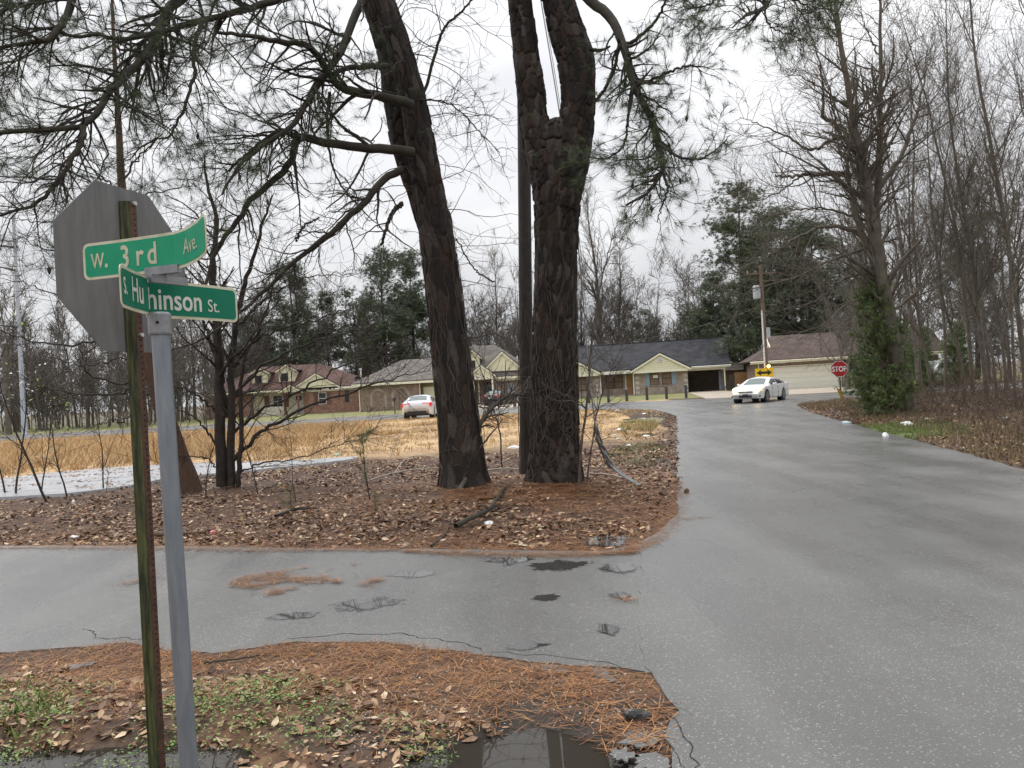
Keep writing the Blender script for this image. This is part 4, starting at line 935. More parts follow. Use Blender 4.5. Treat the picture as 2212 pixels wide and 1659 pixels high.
# lower blade: folded near the post
bA, bF1, bF2, bB = np.array([-1.375, 2.70])*KS, np.array([-1.418, 2.995])*KS, np.array([-1.462, 3.075])*KS, np.array([-1.236, 3.46])*KS
mid = np.array([-1.372, 3.19])*KS
SH = np.array([.022, 0.0]); bA, bF1, bF2, bB, mid = bA+SH, bF1+SH, bF2+SH, bB+SH, mid+SH
low_blade = Bent([bA, bA*.5+bF1*.5+(-.006, 0), bF1, bF2, mid, bB*.55+mid*.45+(.010, .0), bB])
H2 = .145
def blade(bent, z0, h, par, mface, mborder, texts, mleg, name, tilt=None, bold=.0012):
    o = bm_obj(bend_mesh(flat_poly_bm(rounded_rect(0, bent.L, z0, z0+h, .025)), bent, 0, tilt), name, mborder, par)
    so_ = o.modifiers.new('s', 'SOLIDIFY'); so_.thickness = .003; so_.offset = 0
    bm_obj(bend_mesh(flat_poly_bm(rounded_rect(.011, bent.L-.011, z0+.011, z0+h-.011, .018)), bent, .0026, tilt), 'green_face', mface, o)
    for (s, x, zz, size, sx, b) in texts:
        t = text_mesh(s, size, sx); (embolden(t, b) if b else None)
        for v in t.verts: v.co.x += x; v.co.y += z0+zz
        lo_x = min(v.co.x for v in t.verts); hi_x = max(v.co.x for v in t.verts)
        bm_obj(bend_mesh(t, bent, .0040, tilt), 'lettering', mleg, o)
    return o
blade(low_blade, z2b, H2, SN, M_grn2, M_cream2, [('S.', .026, .050, .080, .80, .0015), ('Hu', .118, .036, .122, .80, .002), ('tc', .285, .036, .12, .6, .002), ('hinson', .368, .034, .118, .76, .0016), ('St.', .368+.262, .036, .072, .84, .0)], M_leg2, 'blade')
# cross bracket and upper blade
zc_ = z2b+H2-.012
d3 = np.array([.956, -.292]); br = np.array([-1.385, 3.05])*KS+(.03, 0)
def bar(par, c, d, l, w, z0, z1, name, mat):
    nn = np.array([-d[1], d[0]]); q = [c-d*l/2-nn*w/2, c+d*l/2-nn*w/2, c+d*l/2+nn*w/2, c-d*l/2+nn*w/2]
    return MB().prism([(p[0], p[1], z0) for p in q], (0, 0, z1-z0)).build(name, mat, par)
lb = np.array([bB-mid])[0]; lb = lb/np.linalg.norm(lb)
bar(SN, br+(.01, .02), lb, .16, .022, zc_-.012, zc_+.018, 'bracket', M_cast); bar(SN, br+(.005, -.01), d3, .15, .024, zc_+.022, zc_+.052, 'bracket', M_cast)
MB().tube([(br[0], br[1], zc_+.0), (br[0], br[1], zc_+.04)], .014, 10).build('bracket_web', M_cast, SN)
z3b = zc_+.034
upb = Bent([br-d3*.372, br-d3*.2+(0, .004), br-d3*.02, br+d3*.06+(0, -.006), br+d3*.06+(.066, -.052), br+d3*.06+(.138, -.125), br+d3*.06+(.198, -.205)])
bend_s = upb.s[3]
blade(upb, z3b, .142, SN, M_grn, M_cream2, [('W', .040, .044, .078, .74, .0024), ('.', .103, .044, .085, .8, .003), ('3', .175, .034, .118, .82, .0022), ('r', .250, .034, .118, .82, .0022), ('d', .305, .034, .118, .80, .0022), ('Ave.', bend_s+.06, .046, .084, .80, .0)], M_legend, 'blade', tilt=lambda s: .016*max(0, (s-bend_s)/.25)**1.5)

# ---- far STOP sign
M_red = pm('stop_red', (.42, .012, .02), .4, (.36, .01, .018), 4); M_signw = pm('sign_white', (.78, .78, .76), .4); M_ylw = pm('sign_yellow', (.82, .52, .01), .4, (.76, .47, .01), 4); M_sblk = pm('sign_black', (.012, .012, .012), .5)
c = P(1813, 797, 37.2)
S = thing('stop_sign', 'red STOP sign on a dark post at the junction verge', 'road sign', (c[0], c[1], 0), math.radians(-14))
zc2 = c[2]; R8 = .381/math.cos(math.pi/8)
def octo(r, y): return [(r*math.cos(math.pi/8+i*math.pi/4), y, zc2+r*math.sin(math.pi/8+i*math.pi/4)) for i in range(8)]
pl_ = MB().prism(octo(R8, -.03), (0, .004, 0)).build('sign_plate', M_signw, S); MB().prism(octo(R8-.024, -.0345), (0, .002, 0)).build('red_face', M_red, pl_)
def flat_text(s, size, x, z, y, par, mat, sx=1.0, bold=.0, name='lettering'):
    t = text_mesh(s, size, sx); embolden(t, bold) if bold else None
    xs_ = [v.co.x for v in t.verts]; zs_ = [v.co.y for v in t.verts]; ox, oz = (min(xs_)+max(xs_))/2, (min(zs_)+max(zs_))/2
    for v in t.verts: v.co = Vector((v.co.x-ox+x, y, v.co.y-oz+z))
    return bm_obj(t, name, mat, par)
flat_text('STOP', .35, 0, zc2, -.040, pl_, M_signw, .78, .010)
MB().box(-.035, .035, -.025, .03, -.2, zc2+.33).build('post', M_rust, S)
MB().prism([(-.20, -.06, .72), (.02, -.06, .55), (.20, -.06, .05), (.0, -.06, .12)], (0, .004, 0)).build('hazard_marker', M_ylw, S)
for k in range(4):
    t0 = k*.25; p0, p1, q0, q1 = np.array([-.20, .72]), np.array([.0, .12]), np.array([.02, .55]), np.array([.20, .05])
    a, b2, d2, e = p0+(p1-p0)*t0, p0+(p1-p0)*(t0+.12), q0+(q1-q0)*min(1, t0+.22), q0+(q1-q0)*min(1, t0+.10)
    MB().prism([(a[0], -.064, a[1]), (e[0], -.064, e[1]), (d2[0], -.064, d2[1]), (b2[0], -.064, b2[1])], (0, .0015, 0)).build('hazard_stripe', M_sblk, S)
# ---- double arrow sign with its amber beacon, in front of the utility pole
c = P(1651, 805, 55.6)
A = thing('arrow_sign', 'yellow double arrow sign with amber beacon above the white sedan', 'road sign', (c[0], c[1], 0), math.radians(-14)); za = c[2]
pl_ = MB().box(-.63, .63, -.02, .0, za-.315, za+.315).build('sign_plate', M_ylw, A)
ar = [(-.53, 0), (-.20, .23), (-.24, .085), (.24, .085), (.20, .23), (.53, 0), (.20, -.23), (.24, -.085), (-.24, -.085), (-.20, -.23)]
MB().prism([(x, -.026, za+z) for x, z in ar], (0, .003, 0)).build('black_arrow', M_sblk, pl_)
MB().box(-.04, .04, .002, .06, -.1, za+.3).build('post', M_white, A)
M_beacon = pm('lit_amber', (.9, .5, .1), .3, emit=(1.0, .50, .10), estr=9.0)
MB().tube([(.32, .06, za+.44), (.32, -.02, za+.44)], .11, 14).build('beacon', M_beacon, A); MB().tube([(.32, .04, za+.30), (.32, .04, za+.36)], .03, 8).build('beacon_bracket', M_black, A)
MB().tube([(.32, .14, za+.44), (.32, .061, za+.44)], .135, 14).build('beacon_housing', M_black, A)
# ------------------------------------------------------------------ trees: growing helpers (batched)
def spawn(Pp, R, n, t0, t1, length, ang, K, wig, trop, rr, rmin=.0, seed=0, taper=.12, lenfall=.5, angsd=.18, bias=None):
    """n children spread over a batch of branches; returns (n,K,3),(n,K)"""
    g = np.random.default_rng(seed); B, M, _ = Pp.shape
    plen = np.linalg.norm(np.diff(Pp, axis=1), axis=2).sum(1)
    pi = g.choice(B, n, p=plen/plen.sum()); t = t0+(t1-t0)*g.random(n); f = t*(M-1); i = np.minimum(f.astype(int), M-2); w = (f-i)[:, None]
    base = Pp[pi, i]*(1-w)+Pp[pi, i+1]*w; tan = unit(Pp[pi, i+1]-Pp[pi, i]); r0 = R[pi, i]*(1-w[:, 0])+R[pi, i+1]*w[:, 0]
    q = g.normal(size=(n, 3)); 
    if bias is not None: q = q+np.array(bias)
    q = unit(q-tan*(q*tan).sum(1, keepdims=True))
    a = ang*(1+angsd*g.normal(size=n))[:, None]; d = tan*np.cos(a)+q*np.sin(a)
    ln = length*(1-lenfall*t)*(.55+.9*g.random(n)); step = (ln/(K-1))[:, None]
    out = np.zeros((n, K, 3)); out[:, 0] = base; p = base.copy()
    for k in range(1, K):
        d = unit(d+wig*g.normal(size=(n, 3))+np.array(trop)*(1.0/(K-1))); p = p+d*step; out[:, k] = p
    rs = np.clip(r0*rr*(.6+.6*g.random(n)), rmin, None)
    rad = rs[:, None]*np.linspace(1, taper, K)[None]
    return out, rad
def limb(uvs, y0, y1, r0, r1, n=24, wob=.0, seed=1):
    p = smooth_line(PL(uvs, y0, y1), n); g = np.random.default_rng(seed)
    if wob: p[1:-1] += g.normal(size=(n-2, 3))*wob
    return p, np.linspace(r0, r1, n)
def tufts(tips, dirs, n_need, length, width, seed, cols, spread=1.0, back=.1):
    """pine needle fans: one thin triangle per needle"""
    g = np.random.default_rng(seed); B = len(tips); n = B*n_need
    d = unit(np.repeat(dirs, n_need, 0)+spread*unit(g.normal(size=(n, 3)))*(.45+.9*g.random(n))[:, None]+np.array([0, 0, .12]))
    o = np.repeat(tips, n_need, 0)-np.repeat(dirs, n_need, 0)*(back*g.random(n))[:, None]
    ln = length*(.65+.5*g.random(n)); side = unit(np.cross(d, unit(g.normal(size=(n, 3)))))*width/2
    tip = o+d*ln[:, None]; tip[:, 2] -= ln*.12
    V = np.stack([o-side, o+side, tip], 1).reshape(-1, 3); F = np.arange(3*n).reshape(-1, 3)
    c = np.repeat(cols[g.integers(0, len(cols), B)]*(.75+.5*g.random((B, 1))), n_need*3, 0)
    return V, F, c
def bark_trunk(name, pts, radii, parent, mat, cw=.085, ch=.34, depth=.045, sides=90, nl=360, seed=1, pal=None, flare=0.0, knob=.012):
    """trunk with bark plates standing proud of the furrows between them"""
    g = np.random.default_rng(seed); c = smooth_line(pts, nl); r = smooth_line(np.array(radii)[:, None], nl)[:, 0]
    s = np.concatenate([[0], np.cumsum(np.linalg.norm(np.diff(c, axis=0), axis=1))])
    a = np.linspace(0, 2*np.pi, sides+1); rm = r.mean()
    nu = max(6, int(2*np.pi*rm/cw)); U = a[None, :]/(2*np.pi)*nu+np.zeros((nl, 1)); Vv = (s/ch)[:, None]+np.zeros((1, sides+1))
    U = U+.35*vnoise(Vv*1.1, np.cos(a)[None, :]*2+0*Vv, seed); Vv = Vv+.5*vnoise(np.cos(a)[None, :]*3+Vv*.2, np.sin(a)[None, :]*3+Vv*.3, seed+3)
    ui, vi = np.floor(U).astype(int), np.floor(Vv).astype(int); f1 = np.full(U.shape, 9.); f2 = np.full(U.shape, 9.); cid = np.zeros(U.shape, int)
    jt = g.random((nu, 4000, 2)); 
    for du in (-1, 0, 1):
        for dv in (-1, 0, 1):
            cu, cv = ui+du, vi+dv; j = jt[cu % nu, (cv+5) % 4000]; d = np.hypot(cu+.5+.7*(j[..., 0]-.5)-U, cv+.5+.8*(j[..., 1]-.5)-Vv)
            m = d < f1; f2 = np.where(m, f1, np.minimum(f2, d)); cid = np.where(m, (cu % nu)*4001+(cv+5) % 4000, cid); f1 = np.where(m, d, f1)
    e = np.clip((f2-f1)/.22, 0, 1); e = e*e*(3-2*e)
    rc = g.random((nu*4001+4001, 2))
    disp = depth*(.55+.6*vnoise(U*.35, Vv*.35, seed+2))*(e-.6)+depth*.5*(rc[cid, 0]-.5)*e+knob*fbm(np.cos(a)[None, :]*1.5+s[:, None]*.9, np.sin(a)[None, :]*1.5+s[:, None]*.4, 4, seed+8)+.009*fbm(a[None, :]*9+s[:, None]*.5, s[:, None]*7+a[None, :], 3, seed+5)
    T = unit(np.gradient(c, axis=0)); Ux = unit(np.cross(T, [[0, 1.0, 0.]])); W = np.cross(T, Ux)
    rr = r[:, None]+disp
    if flare: rr = rr+flare*np.exp(-s/.30)[:, None]*(.65+.55*np.cos(a*5+1.3)+.25*np.cos(a*3))[None, :]
    V = c[:, None]+rr[..., None]*(Ux[:, None]*np.cos(a)[None, :, None]+W[:, None]*np.sin(a)[None, :, None])
    m = sides+1; idx = np.arange(nl*m).reshape(nl, m); F = np.stack([idx[:-1, :-1], idx[:-1, 1:], idx[1:, 1:], idx[1:, :-1]], -1).reshape(-1, 4)
    pal = np.array(pal if pal is not None else [[.027, .020, .016], [.021, .016, .013], [.040, .026, .019], [.019, .016, .014], [.062, .050, .042]])
    k = (rc[cid, 1]*len(pal)).astype(int); C_ = pal[np.clip(k, 0, len(pal)-1)]*(.8+.4*rc[cid, 0])[..., None]
    me = mesh_np(name, V.reshape(-1, 3), [F], False, C_.reshape(-1, 3))
    return link(name, me, mat, parent)
M_bark = attr_mat('pine_bark', .82, 40, .35, .5, 90, .3)
M_twig = pm('dark_twig_bark', (.026, .02, .016), .8, (.055, .043, .035), 6); M_limb = pm('mossy_limb_bark', (.026, .02, .016), .85, (.048, .043, .026), 4, .6, 30)
M_grey = pm('grey_tree_bark', (.085, .07, .055), .85, (.15, .13, .10), 3, .4, 25); M_brush = pm('brown_brush_stems', (.075, .052, .036), .85, (.12, .085, .06), 5)
M_need = attr_mat('pine_needles', .55, 3, .2, 0, 30, .4); M_leafy = attr_mat('leaf_surface', .6, 6, .25, 0, 30, .4)
GREENS = np.array([[.055, .088, .032], [.07, .105, .036], [.045, .075, .03], [.085, .115, .045]])
def mesh_tubes(name, groups, parent, mat, smooth=True):
    parts = [tube_batch(p, r, n) for p, r, n in groups]; V, F = join_np(parts)
    return link(name, mesh_np(name, V, F, smooth), mat, parent)

# ------------------------------------------------------------------ the two roadside pines
D1 = 11.5
T1 = thing('pine_tree', 'leaning pine trunk with long bare and needled limbs, left of the forked pine', 'tree')
M_T = M_bark
t1u = [(1012, 1082), (1003, 1040), (993, 930), (973, 760), (955, 600), (940, 480), (912, 330), (886, 190), (852, 70), (818, -30), (770, -190), (735, -340)]
t1w = [112, 97, 86, 78, 74, 70, 62, 54, 48, 44, 38, 26]
bark_trunk('trunk', PL(t1u, D1, D1+.4), [w/2*D1/FPX for w in t1w], T1, M_T, seed=4, flare=.15, nl=420, sides=96)
bark_trunk('second_stem', PL([(935, 520), (905, 420), (872, 320), (852, 230), (838, 130), (812, 40), (776, -60), (730, -190), (690, -330)], D1+.28, D1+1.1), [v*D1/FPX for v in (24, 26, 24, 22, 20, 19, 17, 13, 9)], T1, M_T, seed=9, nl=240, sides=60)
LIM = [  # photo trace, depth from-to, radius from-to (m)
    ([(893, 330), (840, 322), (780, 318), (700, 308), (645, 296), (629, 346), (595, 387), (540, 435), (513, 480), (476, 528), (455, 575), (440, 640)], 11.4, 9.6, .075, .018),
    ([(640, 296), (610, 283), (575, 300), (530, 335), (490, 370)], 10.6, 10.2, .045, .012),
    ([(868, 366), (825, 392), (787, 439), (750, 472), (713, 505), (660, 548), (610, 590), (560, 640), (500, 690), (430, 735), (360, 760)], 11.4, 10.0, .06, .008),
    ([(890, 228), (825, 208), (761, 197), (732, 186), (710, 155), (688, 123), (662, 97), (620, 90), (577, 86), (521, 74), (470, 70)], 11.4, 9.5, .075, .02),
    ([(838, 145), (790, 143), (745, 148), (720, 158), (690, 160)], 11.7, 11.2, .05, .03),
    ([(800, -20), (781, 0), (759, 56), (725, 130), (688, 178), (662, 223), (640, 260), (605, 290), (558, 322), (515, 360), (480, 420)], 11.6, 9.4, .07, .014),
    ([(760, -230), (640, -180), (520, -110), (440, -50), (390, 0), (364, 22), (346, 60), (327, 104), (298, 138), (268, 167), (238, 197), (219, 227), (208, 249), (167, 275), (93, 277), (0, 286), (-90, 300), (-160, 320)], 11.7, 7.6, .085, .016),
    ([(800, -40), (700, -25), (620, -5), (558, 11), (500, 28), (446, 41), (372, 63), (327, 71), (268, 86), (216, 74), (160, 78), (90, 60), (20, 70)], 11.7, 8.6, .06, .01),
    ([(440, 44), (431, 56), (419, 112), (420, 156), (409, 201), (387, 253), (364, 294), (316, 309), (285, 340)], 9.9, 9.3, .032, .007),
    ([(180, 273), (176, 309), (150, 353), (130, 387), (89, 432), (37, 454), (-30, 470), (-80, 480)], 8.4, 7.8, .035, .007),
    ([(170, -60), (150, 20), (130, 60), (100, 85), (60, 92), (10, 100), (-60, 120)], 9.0, 8.2, .05, .012),
    ([(140, -60), (80, 0), (30, 14), (-20, 40), (-90, 80)], 9.0, 8.4, .04, .012),
    ([(720, -320), (600, -300), (420, -220), (260, -130), (150, -60), (60, -20), (-60, 10)], 12.0, 8.8, .08, .03),
    ([(712, 200), (706, 260), (712, 330), (730, 390), (780, 450), (830, 500)], 11.0, 11.3, .025, .006),
    ([(640, 520), (655, 490), (690, 470)], 10.4, 10.4, .02, .008),
    ([(870, 440), (850, 455), (835, 490), (822, 530)], 11.3, 11.2, .04, .02),
    ([(910, 220), (945, 100), (960, 60), (990, 30), (1020, 0), (1060, -40)], 11.6, 11.0, .025, .012),
    ([(900, 215), (960, 220), (1000, 245), (1040, 290), (1080, 330)], 11.6, 11.0, .014, .005),
    ([(985, 515), (1010, 560), (1035, 590), (1068, 608)], 11.2, 11.0, .010, .012),
]
limbsP, limbsR = [], []
for i, (uv, a, b, r0, r1) in enumerate(LIM):
    p, r = limb(uv, a, b, r0, r1, 34, .008, i); limbsP.append(p); limbsR.append(r)
    mesh_tubes('limb', [(p[None], r[None], 9)], T1, M_limb)
LP = np.array(limbsP); LR = np.array(limbsR)
# needled twigs hang mostly on the upper-left limbs
src = [1, 3, 5, 6, 7, 8, 9, 10, 11, 12, 4]
b1, br1 = spawn(LP[src], LR[src], 400, .10, 1.0, .95, .85, 8, .16, (0, 0, -.25), .42, .006, 21, .3, .35)
b2, br2 = spawn(b1, br1, 1900, .15, 1.0, .38, .8, 6, .16, (0, 0, .3), .6, .0035, 22, .5, .3)
mesh_tubes('twigs', [(b1, br1, 5), (b2, br2, 3)], T1, M_twig)
tip = np.concatenate([b2[:, -1], b1[:, -1], b2[::2, 3]]); dr = unit(np.concatenate([b2[:, -1]-b2[:, -2], b1[:, -1]-b1[:, -2], b2[::2, 3]-b2[::2, 2]]))
V, F, c = tufts(tip, dr, 30, .20, .0026, 31, GREENS*.9, 1.0, .08); link('needles', mesh_np('needles', V, [F], False, c), M_need, T1)
# bare, wandering dead twigs
src2 = [0, 2, 13, 14, 15, 16, 17, 9, 8]
d1, dr1 = spawn(LP[src2], LR[src2], 150, .1, 1.0, .95, .9, 9, .2, (0, 0, -.15), .4, .005, 41, .35, .3)
d2, dr2 = spawn(d1, dr1, 620, .1, 1.0, .5, .9, 7, .24, (0, 0, .1), .6, .0032, 42, .5, .3)
tp = smooth_line(PL(t1u[3:11], D1, D1+.4), 20)[None]; tr = np.full((1, 20), .02)
e1, er1 = spawn(tp, tr, 70, .0, 1.0, 1.5, 1.35, 12, .2, (0, 0, -.25), .35, .0045, 43, .4, .0, bias=(.9, -.4, 0))
e2, er2 = spawn(e1, er1, 260, .1, 1.0, .55, .9, 7, .26, (0, 0, .1), .6, .003, 44, .5, .3)
mesh_tubes('dead_twigs', [(d1, dr1, 4), (d2, dr2, 3), (e1, er1, 4), (e2, er2, 3)], T1, M_twig)
# a few needled sprays among them
sp_ = np.concatenate([d2[::5, -1], e2[::4, -1]]); sd_ = unit(np.concatenate([d2[::5, -1]-d2[::5, -2], e2[::4, -1]-e2[::4, -2]]))
V, F, c = tufts(sp_, sd_, 26, .16, .0028, 33, GREENS*.8); link('needle_sprays', mesh_np('needle_sprays', V, [F], False, c), M_need, T1)
# cones
cg = np.random.default_rng(5); cs = b1[cg.choice(len(b1), 22, replace=False), -1]
V, F = tube_batch(np.array([[(0, 0, .004), (.006, 0, -.016), (.012, 0, -.034), (.016, 0, -.055), (.02, 0, -.08)]]), np.array([[.005, .019, .021, .015, .003]]), 8); cone_me = mesh_np('pine_cone', V, [F])
for i, q in enumerate(cs): link('pine_cone', cone_me, M_twig, T1, q, i*.7)

T2 = thing('pine_tree', 'thick forked pine with plated bark beside the main road', 'tree')
t2u = [(1200, 1078), (1200, 1040), (1199, 940), (1198, 800), (1200, 620), (1202, 470), (1205, 380), (1207, 315), (1203, 280), (1200, 258)]
t2w = [136, 118, 101, 95, 90, 92, 108, 116, 80, 26]
bark_trunk('trunk', PL(t2u, D1), [w/2*D1/FPX for w in t2w], T2, M_T, seed=14, flare=.15, nl=380, sides=110, cw=.075, ch=.22)
bark_trunk('left_fork', PL([(1190, 440), (1172, 350), (1152, 250), (1141, 160), (1131, 70), (1124, 0), (1118, -110), (1112, -260), (1105, -420)], D1+.05, D1-.2), [w/2*D1/FPX for w in (60, 66, 60, 57, 53, 49, 44, 36, 22)], T2, M_T, seed=24, nl=300, sides=72, cw=.075, ch=.22)
bark_trunk('right_fork', PL([(1212, 450), (1232, 350), (1246, 260), (1249, 190), (1243, 130), (1225, 70), (1206, 0), (1186, -90), (1176, -240), (1170, -420)], D1-.1, D1-.3), [w/2*D1/FPX for w in (70, 78, 72, 72, 76, 74, 66, 60, 48, 28)], T2, M_T, seed=34, nl=300, sides=80, cw=.075, ch=.22)
LIM2 = [
    ([(1215, -110), (1245, -40), (1273, 0), (1301, 19), (1323, 45), (1338, 74), (1353, 123), (1364, 167), (1383, 208), (1405, 253), (1420, 298), (1431, 342), (1431, 368), (1416, 394), (1394, 420), (1353, 443)], 11.3, 9.4, .085, .014),
    ([(1431, 368), (1442, 402), (1440, 420), (1428, 450), (1420, 480)], 9.6, 9.4, .02, .006),
    ([(1424, 310), (1457, 335), (1505, 345), (1545, 325), (1578, 292)], 9.7, 9.1, .022, .005),
    ([(1379, 183), (1412, 171), (1450, 153), (1490, 143), (1530, 146)], 10.3, 9.6, .028, .006),
    ([(1282, 223), (1304, 197), (1327, 149), (1338, 96)], 11.3, 10.8, .028, .022),
    ([(1366, 186), (1357, 260), (1345, 316), (1308, 342), (1268, 338)], 10.3, 10.2, .022, .006),
    ([(1345, 100), (1380, 80), (1420, 40), (1440, 0), (1470, -40)], 10.7, 10.0, .03, .010),
    ([(1190, -200), (1350, -200), (1520, -130), (1620, -60), (1653, 0), (1649, 19), (1612, 33), (1582, 60)], 11.3, 8.4, .075, .008),
    ([(1651, 12), (1655, 40), (1670, 60), (1708, 76), (1735, 84)], 8.6, 8.3, .014, .004),
    ([(1600, -80), (1560, -20), (1530, 10), (1480, 20)], 9.0, 8.8, .025, .006),
    ([(1640, -30), (1690, -10), (1740, 10), (1760, 30)], 8.7, 8.4, .014, .004),
    ([(1276, 108), (1300, 108), (1318, 100)], 11.2, 11.1, .03, .012),
]
limbsP, limbsR = [], []
for i, (uv, a, b, r0, r1) in enumerate(LIM2):
    p, r = limb(uv, a, b, r0, r1, 30, .006, 50+i); limbsP.append(p); limbsR.append(r); mesh_tubes('limb', [(p[None], r[None], 9)], T2, M_limb)
LP = np.array(limbsP); LR = np.array(limbsR); src = [0, 1, 2, 3, 5, 6, 7, 8, 9, 10]
LPh = LP.copy(); LPh[7, :18] = LP[7, 18:19]                                      # the overhanging limb is bare near the trunk
b1, br1 = spawn(LPh[src], LR[src], 190, .30, 1.0, .6, .9, 8, .2, (0, 0, -.2), .42, .005, 61, .3, .3)
b2, br2 = spawn(b1, br1, 820, .15, 1.0, .30, .85, 6, .18, (0, 0, .25), .6, .0032, 62, .5, .3)
mesh_tubes('twigs', [(b1, br1, 5), (b2, br2, 3)], T2, M_twig)
tip = np.concatenate([b2[:, -1], b1[:, -1], b2[::3, 3]]); dr = unit(np.concatenate([b2[:, -1]-b2[:, -2], b1[:, -1]-b1[:, -2], b2[::3, 3]-b2[::3, 2]]))
V, F, c = tufts(tip, dr, 30, .17, .0028, 71, GREENS, 1.0, .07); link('needles', mesh_np('needles', V, [F], False, c), M_need, T2)
cs = b1[cg.choice(len(b1), 14, replace=False), -1]
for i, q in enumerate(cs): link('pine_cone', cone_me, M_twig, T2, q, i*.9)
# vines wound over both trunks
def vines(tr_pts, tr_r, n, seed, parent, turn=.5, rad=.006, lo=0., hi=1.):
    g = np.random.default_rng(seed); K = 40; c = smooth_line(tr_pts, 200); r = smooth_line(np.array(tr_r)[:, None], 200)[:, 0]; Ps, Rs = [], []
    for k in range(n):
        a0 = g.uniform(math.pi*.75, math.pi*2.25); s0 = g.uniform(lo, lo+(hi-lo)*.5); s1 = min(hi, s0+g.uniform(.1, .6)*(hi-lo)); t = np.linspace(s0, s1, K); i = np.minimum((t*199).astype(int), 198)
        a = a0+turn*g.normal()*np.linspace(0, 1, K)+.25*np.cumsum(g.normal(size=K))*.3; rr = r[i]+.016+.012*np.abs(np.sin(np.linspace(0, 9, K)+g.random()*6))
        Ps.append(c[i]+rr[:, None]*np.stack([np.cos(a), np.sin(a), 0*a], 1)); Rs.append(np.linspace(rad*g.uniform(.6, 1.5), rad*.5, K))
    return mesh_tubes('vines', [(np.array(Ps), np.array(Rs), 5)], parent, M_vine)
M_vine = pm('grey_brown_vine', (.045, .035, .027), .8, (.11, .088, .07), 9)
vines(PL(t1u[:9], D1, D1+.3), [w/2*D1/FPX for w in t1w[:9]], 42, 3, T1, hi=.75); vines(PL(t2u, D1), [w/2*D1/FPX for w in t2w], 48, 6, T2, hi=.6)

# ------------------------------------------------------------------ utility pole behind the forked pine and its guy wire
M_creo = pm('creosoted_pole', (.022, .017, .014), .75, (.045, .035, .028), 6, .4, 30, stretch=(6, 6, .6)); M_wire = pm('steel_cable', (.22, .22, .22), .45, (.32, .32, .31), 12, metal=.3)
q = G(1139, 1034)
UP = thing('utility_pole', 'dark creosoted utility pole pressed against the forked pine', 'utility pole')
qd = P(1131, 223, q[1]+.15)-q; pp = np.array([q-qd*.03, q+qd*.3, q+qd*.7, q+qd*1.55]); mesh_tubes('pole', [(smooth_line(pp, 20)[None], np.linspace(.128, .105, 20)[None], 18)], UP, M_creo)
vines(np.array([q, q+qd*.25, q+qd*.5, q+qd*.8]), [.12, .115, .112, .11], 16, 12, UP, turn=1.6)
GW = thing('guy_wire', 'slanting steel guy wire with vine-wrapped lower end by the road', 'cable'); e = G(1392, 1056); top = P(1158, -60, 13.0)
w1 = P(1300, 985, 11.4); ln = smooth_line([top, P(1190, 130, 12.6), P(1222, 330, 12.2), P(1252, 560, 11.9), P(1272, 800, 11.6), P(1287, 925, 11.5)], 40)
mesh_tubes('wire', [(ln[None], np.full((1, 40), .011), 7), ((ln+(.028, .0, .01))[None], np.full((1, 40), .006), 5)], GW, M_wire)
lw = smooth_line([P(1287, 925, 11.5), P(1303, 978, 11.4), P(1335, 1020, 11.3), e], 24); mesh_tubes('guard', [(lw[None], np.linspace(.02, .022, 24)[None], 8), ((lw+(.03, 0, .012))[None], np.full((1, 24), .011), 6)], GW, M_wire)
g = np.random.default_rng(3); Ps = [lw[:14]+np.stack([.03*np.cos(np.linspace(0, 8, 14)+k), .03*np.sin(np.linspace(0, 8, 14)+k), .03*np.sin(np.linspace(0, 6, 14)+2*k)], 1)*g.uniform(.6, 1.6) for k in range(9)]
mesh_tubes('vine_wrap', [(np.array(Ps), np.full((9, 14), .008), 4)], GW, M_vine)
# ------------------------------------------------------------------ small trees at the left
def vh(u): return 838-.0554*(u-1106)
def at(u, d): return P(u, vh(u), d)[:2]
D3 = 13.9
T = thing('small_tree', 'bare multi-stemmed tree with wide drooping twigs beside the concrete path', 'tree')
stems = [([(480, 1072), (475, 900), (472, 760), (463, 640), (458, 560), (470, 480), (448, 400), (440, 330)], .105, .012), ([(497, 1072), (500, 880), (502, 760), (520, 640), (545, 560), (572, 470), (590, 420)], .078, .010),
         ([(512, 1068), (520, 960), (522, 840), (530, 770), (560, 700), (610, 640)], .05, .008), ([(490, 900), (475, 800), (440, 700), (400, 640), (360, 600)], .045, .006)]
lims = [([(500, 1000), (558, 934), (613, 905), (687, 870), (786, 838), (861, 815), (930, 800)], .04), ([(495, 940), (560, 890), (640, 850), (720, 800), (800, 770), (880, 740)], .03), ([(500, 860), (570, 790), (650, 750), (740, 720), (840, 690)], .03),
        ([(505, 1030), (560, 1000), (640, 990), (720, 965), (800, 930)], .02), ([(478, 900), (420, 850), (360, 830), (300, 840)], .025), ([(478, 980), (440, 920), (400, 890), (340, 880)], .022), ([(470, 700), (420, 620), (370, 560), (330, 540)], .025),
        ([(515, 700), (580, 640), (660, 600), (760, 590)], .025), ([(508, 770), (580, 720), (680, 690), (790, 660)], .025), ([(480, 1020), (440, 990), (390, 985), (340, 1000)], .016), ([(500, 800), (545, 740), (580, 660), (600, 580), (640, 500)], .03)]
SP, SR = [], []
for i, (uv, a, b) in enumerate(stems):
    p, r = limb(uv, D3, D3-.6, a, b, 30, .012, 200+i); SP.append(p); SR.append(r); mesh_tubes('stem', [(p[None], r[None], 9)], T, M_twig if i else M_twig)
for i, (uv, a) in enumerate(lims):
    p, r = limb(uv, D3, D3-1.2+.3*(i % 4), a, .005, 30, .018, 220+i); SP.append(p); SR.append(r)
SP, SR = np.array(SP), np.array(SR); [mesh_tubes('limb', [(SP[i:i+1], SR[i:i+1], 6)], T, M_twig) for i in range(4, len(SP))]
